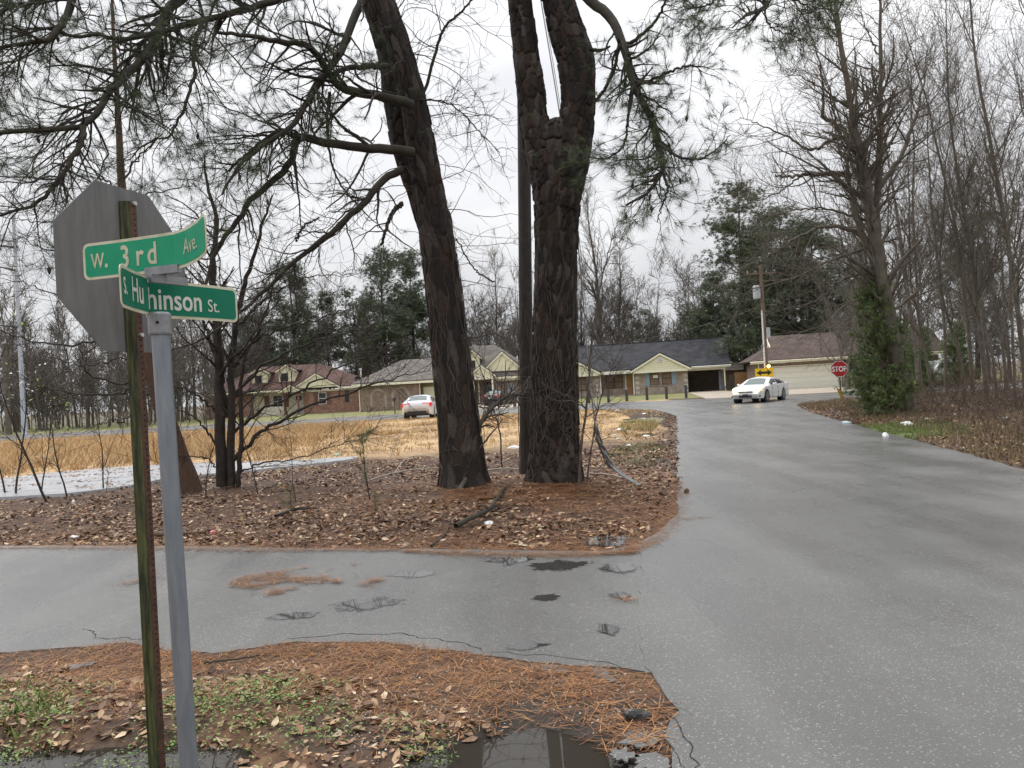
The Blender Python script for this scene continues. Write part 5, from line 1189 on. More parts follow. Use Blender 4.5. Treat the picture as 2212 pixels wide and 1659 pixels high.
b1, r1 = spawn(SP, SR, 190, .12, 1.0, 1.2, .75, 9, .15, (0, 0, .05), .4, .005, 301, .3, .4)
b2, r2 = spawn(b1, r1, 800, .1, 1.0, .55, .7, 6, .17, (0, 0, .1), .6, .0035, 302, .5, .3)
b3, r3 = spawn(b2, r2, 1300, .1, 1.0, .28, .7, 4, .2, (0, 0, .1), .7, .0028, 303, .6, .3)
mesh_tubes('twigs', [(b1, r1, 4), (b2, r2, 3), (b3, r3, 3)], T, M_twig)

T = thing('leaning_tree', 'red-brown leaning trunk rising behind the octagonal sign', 'tree'); M_redbark = pm('red_brown_bark', (.075, .042, .027), .85, (.12, .07, .042), 8, .7, 30, stretch=(3, 3, .7))
lu = [(410, 1078), (400, 1030), (385, 985), (352, 880), (320, 765), (298, 640), (276, 500), (263, 400), (256, 260), (249, 150), (244, 50), (240, -60)]
lp, lr = smooth_line(PL(lu, 13.5), 40), np.interp(np.linspace(0, 1, 40), np.linspace(0, 1, 12), [.25, .205, .175, .15, .13, .11, .085, .068, .05, .04, .028, .02])
mesh_tubes('trunk', [(lp[None], lr[None], 16)], T, M_redbark)
lims = [([(325, 775), (273, 828), (198, 810), (181, 793), (174, 760)], .03), ([(330, 800), (273, 845), (198, 852), (104, 838), (40, 810)], .03), ([(310, 720), (240, 730), (160, 745), (80, 740), (0, 715), (-60, 700)], .03), ([(300, 660), (230, 640), (160, 650), (80, 620), (0, 600)], .025), ([(318, 770), (260, 775), (190, 790), (110, 770), (30, 740)], .02), ([(335, 830), (280, 900), (240, 910), (200, 918)], .02),
        ([(266, 420), (220, 380), (170, 350), (120, 330)], .02), ([(262, 400), (300, 340), (340, 300), (380, 260)], .02), ([(256, 270), (220, 210), (190, 160)], .015), ([(270, 450), (320, 420), (380, 405), (430, 380)], .018), ([(288, 580), (200, 560), (110, 540), (20, 500)], .022), ([(252, 180), (290, 130), (320, 80)], .014), ([(276, 500), (180, 470), (90, 480), (10, 470)], .02)]
SP, SR = [], []
for i, (uv, a) in enumerate(lims):
    p, r = limb(uv, 13.5, 12.6+.25*(i % 5), a, .005, 26, .02, 240+i); SP.append(p); SR.append(r)
SP, SR = np.array(SP), np.array(SR); [mesh_tubes('limb', [(SP[i:i+1], SR[i:i+1], 6)], T, M_twig) for i in range(len(SP))]
b1, r1 = spawn(SP, SR, 120, .15, 1.0, 1.0, .75, 9, .16, (0, 0, .1), .45, .005, 311, .3, .4); b2, r2 = spawn(b1, r1, 520, .1, 1.0, .5, .7, 6, .18, (0, 0, .1), .6, .0035, 312, .5, .3); b3, r3 = spawn(b2, r2, 800, .1, 1.0, .25, .7, 4, .2, (0, 0, .1), .7, .0028, 313, .6, .3)
mesh_tubes('twigs', [(b1, r1, 4), (b2, r2, 3), (b3, r3, 3)], T, M_twig)

# saplings in front of the concrete path
def sapling(seed, h, r):
    g = np.random.default_rng(seed); K = 14; p = np.zeros((1, K, 3)); d = np.array([g.normal()*.08, g.normal()*.08, 1.0])
    for k in range(1, K):
        d = unit(d+np.append(g.normal(size=2)*.055, .02)); p[0, k] = p[0, k-1]+d*h/(K-1)
    R = np.linspace(r, r*.2, K)[None]
    a1, q1 = spawn(p, R, 12, .2, 1.0, h*.42, .6, 7, .14, (0, 0, .25), .5, .004, seed+1, .35); a2, q2 = spawn(a1, q1, 40, .2, 1.0, h*.18, .7, 5, .16, (0, 0, .1), .6, .0028, seed+2, .5)
    return (p, R), (a1, q1), (a2, q2)
protos = []
for k in range(4):
    a, b, c = sapling(400+10*k, 2.0, .016)
    V, F = join_np([tube_batch(a[0], a[1], 6)]); V2, F2 = join_np([tube_batch(b[0], b[1], 4), tube_batch(c[0], c[1], 3)])
    protos.append((mesh_np('stem', V, F, True), mesh_np('twigs', V2, F2, True), c[0][:, -1])); protos[-1][0].materials.append(M_twig); protos[-1][1].materials.append(M_twig)
sap = [(12, 1075, 1.15, 'first bare sapling from the photo\'s left edge by the path'), (34, 1077, 1.3, 'second bare sapling from the left edge, with white blossoms'), (88, 1074, 1.0, 'thin straight sapling left of the one with yellow-green leaves'), (102, 1089, 1.45, 'tall leaning sapling with fresh yellow-green leaves by the concrete path'),
       (146, 1080, .95, 'slender sapling between the leafy sapling and the bushy one'), (224, 1066, .9, 'bushy twin-stemmed sapling left of the sign posts'), (445, 1085, .7, 'short sapling between the leaning trunk and the multi-stemmed tree'), (560, 1078, .8, 'short bare sapling right of the multi-stemmed tree'), (640, 1092, .5, 'small bare shoot among leaf litter before the path end')]
for i, (u, v, sc, lab) in enumerate(sap):
    q = G(u, v); t = thing('sapling', lab, 'sapling', (q[0], q[1], zat(q[0], q[1])[0]-.03), i*1.3, 'saplings before the concrete path'); t.scale = (sc, sc, sc)
    p = protos[i % 4]; link('stem', p[0], None, t); link('twigs', p[1], None, t)
    if i in (1, 3, 2):
        g = np.random.default_rng(i); n = 60; tp = p[2][g.integers(0, len(p[2]), n)]+g.normal(size=(n, 3))*.03
        col = np.tile([[.75, .75, .70]] if i == 1 else [[.30, .42, .06]], (n, 1))*(.8+.4*g.random((n, 1)))
        scatter('leaves' if i != 1 else 'blossoms', [(-.5, 0, 0), (0, -.3, 0), (.6, 0, .1), (0, .3, 0)], [(0, 1, 2, 3)], tp, rots(g.random(n)*6, g.random(n)*1.2, g.random(n)*6), .035+.02*g.random(n), col, M_leafy, None, t)
# pine seedlings in the litter
for i, (u, v, sc, lab) in enumerate([(632, 1130, .45, 'yellow-green pine seedling near the left pine, leftmost of three'), (800, 1090, .9, 'spindly green pine seedling standing left of the leaning pine'), (812, 1135, .35, 'tiny pine seedling in litter below the spindly one'), (228, 1072, .4, 'small green pine seedling beside the sign posts')]):
    q = G(u, v); t = thing('pine_seedling', lab, 'seedling', (q[0], q[1], zat(q[0], q[1])[0]-.02), i*2.1, 'pine seedlings in the litter'); t.scale = (sc, sc, sc)
    a, b, c = sapling(460+7*i, 1.1, .012); V, F = join_np([tube_batch(a[0], a[1], 5), tube_batch(b[0][:6], b[1][:6], 4)]); link('stem', mesh_np('stem', V, F), M_twig, t)
    tp = np.concatenate([b[0][:6, -1], b[0][:6, 3], a[0][0, 4::2]]); dd = unit(np.concatenate([b[0][:6, -1]-b[0][:6, -2], b[0][:6, 3]-b[0][:6, 2], np.tile([[0, 0, 1.0]], (5, 1))]))
    V, F, c = tufts(tp, dd, 34, .16, .004, 480+i, np.array([[.10, .14, .04], [.13, .15, .05]])); link('needles', mesh_np('needles', V, [F], False, c), M_need, t)

# ------------------------------------------------------------------ bare trees, generic
def bare(seed, H, r0, n=(26, 150, 700, 0), l=(.33, .13, .055, .03), up=.5, ang=.75, lean=(0, 0), crook=.05, rmin=.004, first=.18, K=(18, 9, 6, 4, 3), sides=(10, 5, 3, 3)):
    g = np.random.default_rng(seed); p = np.zeros((1, K[0], 3)); d = np.array([lean[0], lean[1], 1.0])
    for k in range(1, K[0]):
        d = unit(d+np.append(g.normal(size=2)*crook, .05)); p[0, k] = p[0, k-1]+d*H/(K[0]-1)
    R = (r0*np.interp(np.linspace(0, 1, K[0]), [0, .05, .5, 1], [1.25, 1, .62, .08]))[None]
    out = [(p, R, sides[0])]; b, r = p, R; br = []
    for j in range(len(n)):
        if not n[j]: break
        b, r = spawn(b, r, n[j], first if j == 0 else .12, 1.0, H*l[j], ang if j == 0 else .7, K[j+1], .09+.03*j, (0, 0, up if j == 0 else .25), .5 if j == 0 else .6, rmin, seed*7+j, .3, .62 if j == 0 else .35)
        br.append((b, r, sides[j+1]))
    return out, br
def bare_meshes(*a, mat=None, **k):
    t, b = bare(*a, **k); V, F = join_np([tube_batch(*q) for q in t]); V2, F2 = join_np([tube_batch(*q) for q in b])
    m1, m2 = mesh_np('trunk', V, F, True), mesh_np('crown', V2, F2, True); m1.materials.append(mat); m2.materials.append(mat)
    return m1, m2
def put_tree(name, label, meshes, x, y, rz, s=1.0, sz=None, group=None, z=None):
    t = thing(name, label, 'tree', (x, y, (float(zat(x, y)[0]) if z is None else z)-.05), rz, group); t.scale = (s, s, sz or s)
    link('trunk', meshes[0], None, t); link('crown', meshes[1], None, t); return t

# the big roadside tree at the right, traced
T = thing('bare_tree', 'large bare roadside tree leaning over the road behind the green cedar', 'tree'); D4 = 24.0
trk = [([(1972, 912), (1960, 870), (1935, 760), (1912, 640), (1895, 540), (1878, 450), (1870, 372), (1850, 290), (1838, 223), (1817, 93), (1802, -10), (1790, -120)], .26, .03), ([(1897, 560), (1893, 450), (1900, 335), (1902, 230), (1903, 149), (1899, 0), (1896, -100)], .13, .02), ([(1874, 430), (1858, 370), (1846, 324), (1817, 275), (1776, 253)], .11, .045), ([(1895, 409), (1947, 335), (1975, 260), (1990, 200), (2005, 100)], .09, .015), ([(1905, 600), (1860, 500), (1840, 420), (1830, 376), (1836, 300), (1838, 200)], .11, .02)]
lims = [([(1832, 376), (1780, 376), (1730, 380), (1675, 380)], .09, .03), ([(1833, 298), (1790, 305), (1754, 324), (1710, 300), (1672, 283), (1630, 265), (1597, 253)], .06, .008), ([(1862, 510), (1798, 487), (1739, 505), (1690, 535), (1649, 560), (1600, 575)], .07, .008), ([(1730, 380), (1690, 410), (1650, 430), (1610, 440)], .03, .006), ([(1776, 253), (1778, 200), (1770, 140), (1760, 90)], .05, .008),
        ([(1890, 530), (1800, 560), (1720, 600), (1640, 620), (1590, 640)], .05, .006), ([(1900, 590), (1830, 600), (1760, 650), (1700, 670)], .05, .006), ([(1840, 240), (1790, 200), (1740, 170), (1700, 150)], .04, .006), ([(1902, 200), (1950, 140), (1980, 70)], .04, .006), ([(1820, 110), (1780, 60), (1750, 20)], .03, .005), ([(1900, 120), (1870, 60), (1850, 0)], .03, .005), ([(1880, 480), (1820, 460), (1760, 450), (1690, 460), (1640, 470)], .045, .006), ([(1915, 640), (1840, 650), (1780, 700), (1720, 720)], .04, .006), ([(1920, 680), (1990, 620), (2040, 540), (2070, 450)], .06, .01)]
SP, SR = [], []
for i, (uv, a, b) in enumerate(trk+lims):
    p, r = limb(uv, D4, D4-.8+.5*(i % 4)*(i > 0), a, b, 34, .02, 500+i); SP.append(p); SR.append(r)
    if i < 5: mesh_tubes('trunk' if i == 0 else 'fork', [(p[None], r[None], 12)], T, M_grey)
    elif i < 8: mesh_tubes('limb', [(p[None], r[None], 8)], T, M_grey)
SP, SR = np.array(SP), np.array(SR); [mesh_tubes('limb', [(SP[i:i+1], SR[i:i+1], 7)], T, M_grey) for i in range(8, len(SP))]
b1, r1 = spawn(SP, SR, 420, .2, 1.0, 2.2, .8, 8, .12, (0, 0, .45), .45, .008, 511, .3, .45); b2, r2 = spawn(b1, r1, 1900, .12, 1.0, .9, .75, 6, .14, (0, 0, .25), .6, .006, 512, .5, .3); b3, r3 = spawn(b2, r2, 3600, .1, 1.0, .45, .7, 4, .16, (0, 0, .2), .7, .0045, 513, .6, .3)
mesh_tubes('twigs', [(b1, r1, 4), (b2, r2, 3), (b3, r3, 3)], T, M_grey)

A = [bare_meshes(600+k, 17.0, .085, (34, 280, 1700, 0), (.22, .11, .05), up=.75, ang=.65, crook=.035, rmin=.006, first=.12, mat=M_grey) for k in range(4)]
B = [bare_meshes(640+k, 11.0, .05, (24, 150, 700, 0), (.22, .11, .05), up=.6, ang=.75, crook=.06, rmin=.005, first=.15, mat=M_grey) for k in range(3)]
rw = [(1925, 30, 'A', 'slim bare tree just right of the big leaning roadside tree'), (2010, 27, 'B', 'thin bare tree standing before the parked white tall car'), (2042, 33, 'A', 'first tall straight bare tree right of the white tall car'), (2078, 25, 'B', 'thin bent bare tree between the tall straight ones'), (2098, 31, 'A', 'second tall straight bare tree right of the white tall car'),
      (2128, 24, 'A', 'dark thick-trunked bare tree nearest the verge litter'), (2150, 29, 'B', 'small bare tree behind the dark thick-trunked one'), (2172, 34, 'A', 'tall pale bare tree far back in the right woods'), (2190, 22, 'B', 'thin bare tree close to the photo\'s right edge'), (2214, 26, 'A', 'tall bare tree cut by the photo\'s right edge'), (2245, 20, 'A', 'bare tree at the right edge with limbs reaching in'), (1865, 38, 'B', 'bare tree behind the green cedar'), (1985, 40, 'A', 'far bare tree between the cedar and the white tall car')]
for i, (u, d, k, lab) in enumerate(rw):
    x, y = at(u, d); src_ = A[i % 4] if k == 'A' else B[i % 3]; put_tree('bare_tree', lab, src_, x, y, i*1.7, .95+.12*math.sin(i*2.3), None, 'bare trees in the right woods')
# thicket of stems behind and brush at their feet: one mass
def woods(name, spots, seed, mat, var, n, rmin, Hs):
    g = np.random.default_rng(seed); vars_ = []
    for k in range(var):
        t, b = bare(seed+k*13, 1.0, .0085, n, (.28, .13, .07), up=.6, ang=.7, crook=.05, rmin=rmin, first=.12, K=(9, 5, 4, 3, 3), sides=(5, 3, 3, 3)); vars_.append(join_np([tube_batch(*q) for q in t+b]))
    vs, fs, o = [], [], 0
    for (x, y, h, z) in spots:
        V, F = vars_[g.integers(var)]; a = g.random()*6.28; c, s = math.cos(a), math.sin(a); w = h*g.uniform(.85, 1.15); th = g.uniform(.9, 1.5)
        Q = np.stack([(V[:, 0]*c-V[:, 1]*s)*w+x, (V[:, 0]*s+V[:, 1]*c)*w+y, V[:, 2]*h+z], 1); vs.append(Q); fs += [f+o for f in F]; o += len(V)
    ob = link(name, mesh_np(name, np.concatenate(vs), fs, True), mat); ob['kind'] = 'stuff'; return ob
M_farwood = pm('distant_bare_wood', (.10, .086, .073), .9, (.15, .13, .112), .12)
g = np.random.default_rng(77); sp = []
for k in range(56): u = g.uniform(-160, 470); d = g.uniform(70, 105); x, y = at(u, d); sp.append((x, y, g.uniform(9, 17), -.2))
for k in range(90): u = g.uniform(440, 1640); d = g.uniform(102, 135); x, y = at(u, d); sp.append((x, y, g.uniform(11, 18), -.2))
for k in range(26): u = g.uniform(1820, 2500); d = g.uniform(36, 75); x, y = at(u, d); sp.append((x, y, g.uniform(11, 18), -.1))
woods('distant_woods', sp, 900, M_farwood, 6, (22, 90, 400), .0016, None)
sp = []
for k in range(110): u = g.uniform(-260, 480); d = g.uniform(64, 90); x, y = at(u, d); sp.append((x, y, g.uniform(4, 9), -.2))
for k in range(80): u = g.uniform(480, 1900); d = g.uniform(98, 115); x, y = at(u, d); sp.append((x, y, g.uniform(7, 13), -.2))
for k in range(30): u = g.uniform(1850, 2600); d = g.uniform(40, 70); x, y = at(u, d); sp.append((x, y, g.uniform(3, 7), -.1))
woods('distant_thicket', sp, 950, M_farwood, 4, (26, 70, 170), .0045, None)
# brush under the right-hand trees
n = 760; yy = g.uniform(11, 34, n); xx = xr(yy)+1.1+np.abs(g.normal(size=n))*3.2; base = np.stack([xx, yy, zat(xx, yy)-.05], 1); base[:, 0] += (yy > 30)*2.5
K = 9; pts = np.zeros((n, K, 3)); pts[:, 0] = base; d = unit(np.stack([g.normal(size=n)*.5, g.normal(size=n)*.5, np.ones(n)], 1)); ln = g.uniform(.6, 2.4, n)*np.clip((xx-xr(yy)-1.2)/2.5, .3, 1)
for k in range(1, K): d = unit(d+g.normal(size=(n, 3))*.16+np.array([0, 0, -.08])); pts[:, k] = pts[:, k-1]+d*(ln/(K-1))[:, None]
R = np.linspace(.010, .003, K)[None]*g.uniform(.6, 1.4, (n, 1)); c1, q1 = spawn(pts, R, 2600, .1, 1, .55, .8, 6, .2, (0, 0, 0), .6, .0035, 801, .4); c2, q2 = spawn(c1, q1, 5200, .1, 1, .28, .8, 4, .2, (0, 0, 0), .7, .003, 802, .5)
V, F = join_np([tube_batch(pts, R, 4), tube_batch(c1, q1, 3), tube_batch(c2, q2, 3)]); ob = link('undergrowth', mesh_np('undergrowth', V, F, True), M_brush); ob['kind'] = 'stuff'

# ------------------------------------------------------------------ cedar
x, y = at(1903, 24.0); T = thing('cedar_tree', 'shaggy green cedar at the verge right of the red STOP sign', 'tree', (x, y, float(zat(x, y)[0])-.05))
g = np.random.default_rng(31); Hc = 4.35
p = np.array([[[0, 0, 0], [0, 0, 1.0], [.05, 0, 2.2], [-.1, 0, 3.4], [-.12, 0, Hc]]]); mesh_tubes('trunk', [(smooth_line(p[0], 14)[None], np.linspace(.09, .012, 14)[None], 8)], T, M_brush)
tk = smooth_line(p[0], 14)[None]; b1, r1 = spawn(tk, np.full((1, 14), .03), 230, .02, .98, 1.1, 1.25, 7, .16, (0, 0, .1), .5, .006, 33, .3, .80)
b2, r2 = spawn(b1, r1, 1100, .15, 1.0, .42, .7, 5, .15, (0, 0, .1), .6, .004, 34, .5, .3); mesh_tubes('branches', [(b1, r1, 4), (b2, r2, 3)], T, M_brush)
pt = np.concatenate([b2[:, 2:].reshape(-1, 3), b1[:, 3:].reshape(-1, 3)]); n = len(pt); dd = unit(g.normal(size=(n, 3))*.7+np.array([0, -.1, -.15])+pt*np.array([.5, .5, 0]))
V, F, c = tufts(pt, dd, 9, .15, .016, 35, np.array([[.085, .14, .042], [.11, .16, .045], [.07, .12, .042], [.14, .155, .05]]), 1.2, .05); link('foliage', mesh_np('foliage', V, [F], False, c), M_need, T)
for i, (u, d, s, lab) in enumerate([(1990, 46, .9, 'green cedar far behind the white tall car'), (2065, 50, 1.0, 'green conifer deep in the right woods')]):
    x, y = at(u, d); t = copy_tree(T); t.location = (x, y, float(zat(x, y)[0])-.05); t.rotation_euler = (0, 0, 1+i*2.2); t.scale = (s*1.1, s*1.1, s); t['label'] = lab

# ------------------------------------------------------------------ distant pines
def far_pine(seed, H, W, bare_to=.35, ncl=1900, tri=18, sz=.40):
    g = np.random.default_rng(seed); tr = np.stack([np.cumsum(g.normal(size=16))*.06, np.cumsum(g.normal(size=16))*.06, np.linspace(0, H, 16)], 1); R = np.linspace(.26, .04, 16)
    b1, r1 = spawn(tr[None], R[None], 80, bare_to, .99, W, 1.25, 8, .10, (0, 0, .25), .35, .02, seed+1, .25, .62); b2, r2 = spawn(b1, r1, 420, .25, 1.0, W*.33, .8, 5, .14, (0, 0, .2), .6, .012, seed+2, .4, .3)
    V, F = join_np([tube_batch(tr[None], R[None], 8), tube_batch(b1, r1, 4)]); V2, F2 = join_np([tube_batch(b2, r2, 3)])
    pt = np.concatenate([b2[:, -1], b2[:, 2], b1[:, -1], b1[:, 5]]); k = g.integers(0, len(pt), ncl*2); q = pt[k]+g.normal(size=(len(k), 3))*.30
    V3, F3, c = tufts(q, unit(g.normal(size=(len(q), 3))+np.array([0, 0, .4])), tri, sz, .036, seed+3, np.array([[.085, .115, .06], [.105, .135, .07], [.07, .098, .055], [.12, .145, .08]]), 1.5, .1)  # greens lightened to stand in for haze over the distance
    m1 = mesh_np('trunk', np.concatenate([V, V2]), F+[f+len(V) for f in F2], True); m2 = mesh_np('crown', V3, [F3], False, c); m1.materials.append(M_twig); m2.materials.append(M_need); return m1, m2
PN = [far_pine(700+10*k, 20, (3.6, 3.0, 4.4)[k], (.25, .42, .12)[k]) for k in range(3)]
for i, (u, d, s, k, rz, lab) in enumerate([(640, 101, .98, 0, 0, 'dense green pine rising behind the red brick house'), (712, 108, .78, 1, 2, 'smaller pine right of the dense one behind the red house'), (845, 98, 1.0, 0, 4, 'tall green pine behind the red house, just left of the leaning trunk'), (900, 104, .98, 1, 1, 'pine half hidden by the leaning trunk behind the brown house'), (575, 106, .62, 2, 2, 'low pine behind the red house\'s left dormer'),
        (1618, 88, 1.12, 2, 0, 'broad dark pine rising behind the fence and utility pole'), (1700, 94, 1.0, 2, 3, 'dark pine behind the wide garage roof, second from the broad one'), (1775, 90, .95, 0, 5, 'dark pine behind the garage roof nearest the big roadside tree'), (1545, 100, .72, 1, 2, 'shorter pine just left of the broad dark pine'), (1370, 118, .62, 2, 3, 'rounded far pine over the charcoal roof\'s middle'), (1410, 122, .6, 2, 1, 'rounded far pine over the charcoal roof\'s right half'), (1840, 84, .75, 2, 1, 'pine showing between the big bare tree and the garage roof'), (1655, 100, 1.05, 0, 2, 'tall pine behind the junction utility pole'), (1740, 104, 1.05, 1, 4, 'tall thin-topped pine above the middle of the garage roof'), (770, 112, .8, 2, 3, 'broad pine between the red and the brown house'), (540, 112, .7, 0, 5, 'pine left of the dense one behind the red house'), (2110, 70, .7, 2, 4, 'green pine glimpsed through the right woods')]):
    x, y = at(u, d); put_tree('pine_tree', lab, PN[k], x, y, rz, s*(1.35 if u > 1500 else 1.15), s, 'distant pines', z=0)
C_ = [bare_meshes(760+k, 24.0, .30, (40, 300, 1600, 0), (.24, .10, .045), up=.8, ang=.6, crook=.03, rmin=.016, first=.2, mat=M_farwood) for k in range(2)]
for i, (u, d, s, k, lab) in enumerate([(1300, 99, 1.06, 0, 'tall pale bare tree behind the charcoal roof beside the forked pine'), (1340, 104, .85, 1, 'bare tree right of the tall pale one behind the charcoal roof'), (1500, 104, .58, 0, 'twisted bare tree left of the broad dark pine'), (1010, 108, .75, 1, 'bare tree behind the brown house dormer'), (1075, 104, .8, 0, 'bare tree behind the brown house\'s front gable'), (1255, 110, .72, 1, 'bare tree seen just right of the forked pine trunk'), (345, 92, .65, 1, 'bare tree behind the field right of the sign posts'), (420, 88, .6, 0, 'bare tree left of the red brick house')]):
    x, y = at(u, d); put_tree('bare_tree', lab, C_[k], x, y, i*1.9, s, None, 'distant bare trees', z=0)
# ------------------------------------------------------------------ ground cover
g = np.random.default_rng(101)
path_poly = [tuple(p) for p in pth]
def keep_off(x, y, road=True, margin=0.0):
    m = ~inside(path_poly, x, y)
    if road: m &= ~inside(area_main, x, y)
    return m
# dry field grass: tufts of tan blades
n = 30000; y = 16.5+30*g.random(n)**.85; x = -30+g.random(n)*40
nn = fbm(x*.5, y*.5, 4, 88); dens = sstep(y-.25*x+2.0*nn, 18.5, 24)*sstep(47.5-y-.1*np.abs(x), 0, 1.5)
ok = keep_off(x, y) & (x < xl(y)-.9+.8*nn) & (g.random(n) < dens*(.55+.9*nn)) & (blob(x, y, 5.15, 31.2, 1.1, 3.6, -.15) > 1.05) & (x > -31)
x, y, nn = x[ok], y[ok], nn[ok]; k = 9; n = len(x)
hgt = (.10+.26*sstep(-x+.12*y+5*nn, 6, 16)*(1-.75*sstep(y, 37, 43)))*(.35+1.1*g.random(n)**1.4); X3 = np.repeat(x, k)+g.normal(size=n*k)*.10; Y3 = np.repeat(y, k)+g.normal(size=n*k)*.10; h3 = np.repeat(hgt, k)*(.55+.7*g.random(n*k))
z3 = np.repeat(zat(x, y), k)-.02; d = g.normal(size=(n*k, 2))*.55; w = .008+.010*g.random(n*k); a = g.random(n*k)*6.28
B0 = np.stack([X3-np.cos(a)*w, Y3-np.sin(a)*w, z3], 1); B1 = np.stack([X3+np.cos(a)*w, Y3+np.sin(a)*w, z3], 1); Tp = np.stack([X3+d[:, 0]*h3, Y3+d[:, 1]*h3, z3+h3], 1)
pal = np.array([[.52, .36, .18], [.60, .45, .26], [.44, .28, .13], [.52, .39, .22], [.33, .205, .105]])
c = np.repeat(pal[g.integers(0, 5, n*k)]*(.75+.45*g.random((n*k, 1)))*(1-.15*np.repeat(nn, k)[:, None]), 3, 0)
o = link('dry_grass', mesh_np('dry_grass', np.stack([B0, B1, Tp], 1).reshape(-1, 3), [np.arange(3*n*k).reshape(-1, 3)], False, c), attr_mat('dry_grass_blades', .75, 2, .15)); o['kind'] = 'stuff'

# fallen leaves: curled, folded along the midrib
LV = np.array([(-.5, 0, .0), (-.2, -.25, .06), (.2, -.19, .04), (.6, 0, .10), (.2, .2, .09), (-.2, .25, .03), (0, 0, -.02)]); LF = np.array([(0, 1, 6), (1, 2, 6), (2, 3, 6), (3, 4, 6), (4, 5, 6), (5, 0, 6)])
LEAF = np.array([[.30, .185, .105], [.16, .09, .05], [.095, .048, .03], [.42, .28, .16], [.22, .10, .045], [.15, .07, .042], [.52, .40, .27]])
M_dead = attr_mat('dead_leaf', .6, 20, .3, 0, 30, .45)
def leaves(name, x, y, s0, s1, seed, wts=None, lift=.015, pal=LEAF):
    r = np.random.default_rng(seed); n = len(x); ci = r.choice(len(pal), n, p=wts)
    scatter(name, LV, LF, np.stack([x, y, zat(x, y)+lift*r.random(n)+.004], 1), rots(r.random(n)*6.28, np.abs(r.normal(size=n))*.45, r.random(n)*6.28), s0+(s1-s0)*r.random(n)**2.0, pal[ci]*(.7+.5*r.random((n, 1))), M_dead)
n = 90000; y = 7.0+11*g.random(n)**1.1; x = -11+g.random(n)*14.5; dd = dist(E_up, x, y, False); nn = fbm(x*1.2, y*1.2, 4, 91)
ok = keep_off(x, y) & (g.random(n) < .12+.88*sstep(nn, -.35, .25)) & (g.random(n) < sstep(dd, -.1, .25)*(1-sstep(y-.25*x, 17, 22))) & (x < xl(y))
leaves('fallen_leaves', x[ok], y[ok], .022, .10, 11, [.17, .16, .20, .13, .17, .09, .08])
n = 11000; y = 2.5+2.3*g.random(n); x = -4.5+g.random(n)*5.1; nn = fbm(x*2, y*2, 4, 92); dd = dist(E_low, x, y, False)
ok = keep_off(x, y) & (g.random(n) < sstep(dd+.25*nn-.35*sstep(x, -.6, .2), .35, .8)*(.5+.6*nn+.2)) & (zat(x, y) > -.062)
leaves('fallen_leaves', x[ok], y[ok], .022, .075, 12, [.24, .16, .10, .18, .14, .08, .10])
n = 24000; y = 9+26*g.random(n)**1.2; x = xr(y)+np.abs(g.normal(size=n))*3.0+.05; nn = fbm(x, y, 4, 93); gm = blob(x, y, 9.35, 18.6, 1.0, 2.2, -.22)
ok = keep_off(x, y) & ((gm > .9) | (g.random(n) < .2)); leaves('fallen_leaves', x[ok], y[ok], .025, .10, 13, [.14, .22, .26, .06, .16, .13, .03], .05)
n = 4500; y = 14.5+6.5*g.random(n); x = -12+8.5*g.random(n); nn = fbm(x*.9, y*2.2, 4, 94); ok = inside(path_poly, x, y) & (nn > -.02); x, y = x[ok], y[ok]; r = np.random.default_rng(5)
scatter('fallen_leaves', LV, LF, np.stack([x, y, np.full(len(x), .104)], 1), rots(r.random(len(x))*6.28, np.abs(r.normal(size=len(x)))*.2, r.random(len(x))*6.28), .04+.05*r.random(len(x)), LEAF[r.integers(0, 6, len(x))], M_dead)
# wet leaves strewn along the far left verge of the main road
n = 2600; y = 10+26*g.random(n); x = xl(y)-np.abs(g.normal(size=n))*.7+.12; ok = (blob(x, y, 5.15, 31.2, .9, 3.2, -.15) > 1) & (x < xl(y)+.18); leaves('fallen_leaves', x[ok], y[ok], .05, .12, 14, [.08, .22, .36, .03, .14, .15, .02])
# pine needles
NV = np.array([(-.5, -.5, 0), (-.5, .5, 0), (.5, .5, .02), (.5, -.5, .02)]); NEED = np.array([[.34, .155, .055], [.26, .105, .04], [.17, .072, .03], [.40, .22, .09], [.12, .06, .032]])
def needles(name, x, y, z, seed, ln=(.09, .19), w=.0032):
    r = np.random.default_rng(seed); n = len(x); a = r.random(n)*6.28; l = ln[0]+(ln[1]-ln[0])*r.random(n); tl = r.normal(size=n)*.10
    cdir = np.stack([np.cos(a)*np.cos(tl), np.sin(a)*np.cos(tl), np.sin(tl)], 1); side = np.stack([-np.sin(a), np.cos(a), 0*a], 1)*w/2; bend = side*r.normal(size=n)[:, None]*7
    p = np.stack([x, y, z+.004+.012*r.random(n)], 1); h = cdir*(l/2)[:, None]
    V = np.stack([p-h-side, p-h+side, p+bend+side*.9, p+bend-side*.9, p+h], 1).reshape(-1, 3); b = (np.arange(n)*5)[:, None]
    C = np.repeat(NEED[r.integers(0, 5, n)]*(.7+.5*r.random((n, 1))), 5, 0); o = link(name, mesh_np(name, V, [b+np.array([[0, 1, 2, 3]]), b+np.array([[3, 2, 4]])], False, C), M_dead); o['kind'] = 'stuff'
n = 42000; y = 3.0+2.2*g.random(n); x = -4.6+g.random(n)*5.4; nn = fbm(x*2.2, y*2.2, 4, 95); dd = dist(E_low, x, y, False); ok = keep_off(x, y) & (g.random(n) < (1-sstep(dd+.3*nn, .55, 1.3))*(.35+.9*sstep(nn, -.3, .35))) & (zat(x, y) > -.055)
needles('pine_needle_litter', x[ok], y[ok], zat(x[ok], y[ok]), 21)
n = 75000; y = 6.9+6.5*g.random(n)**1.3; x = -9+g.random(n)*11.5; nn = fbm(x*1.5, y*1.5, 4, 96); dd = dist(E_up, x, y, False); ok = keep_off(x, y) & (g.random(n) < .25+.75*(1-sstep(dd+.4*nn, .2, 1.3))) & (x < xl(y)+.1)
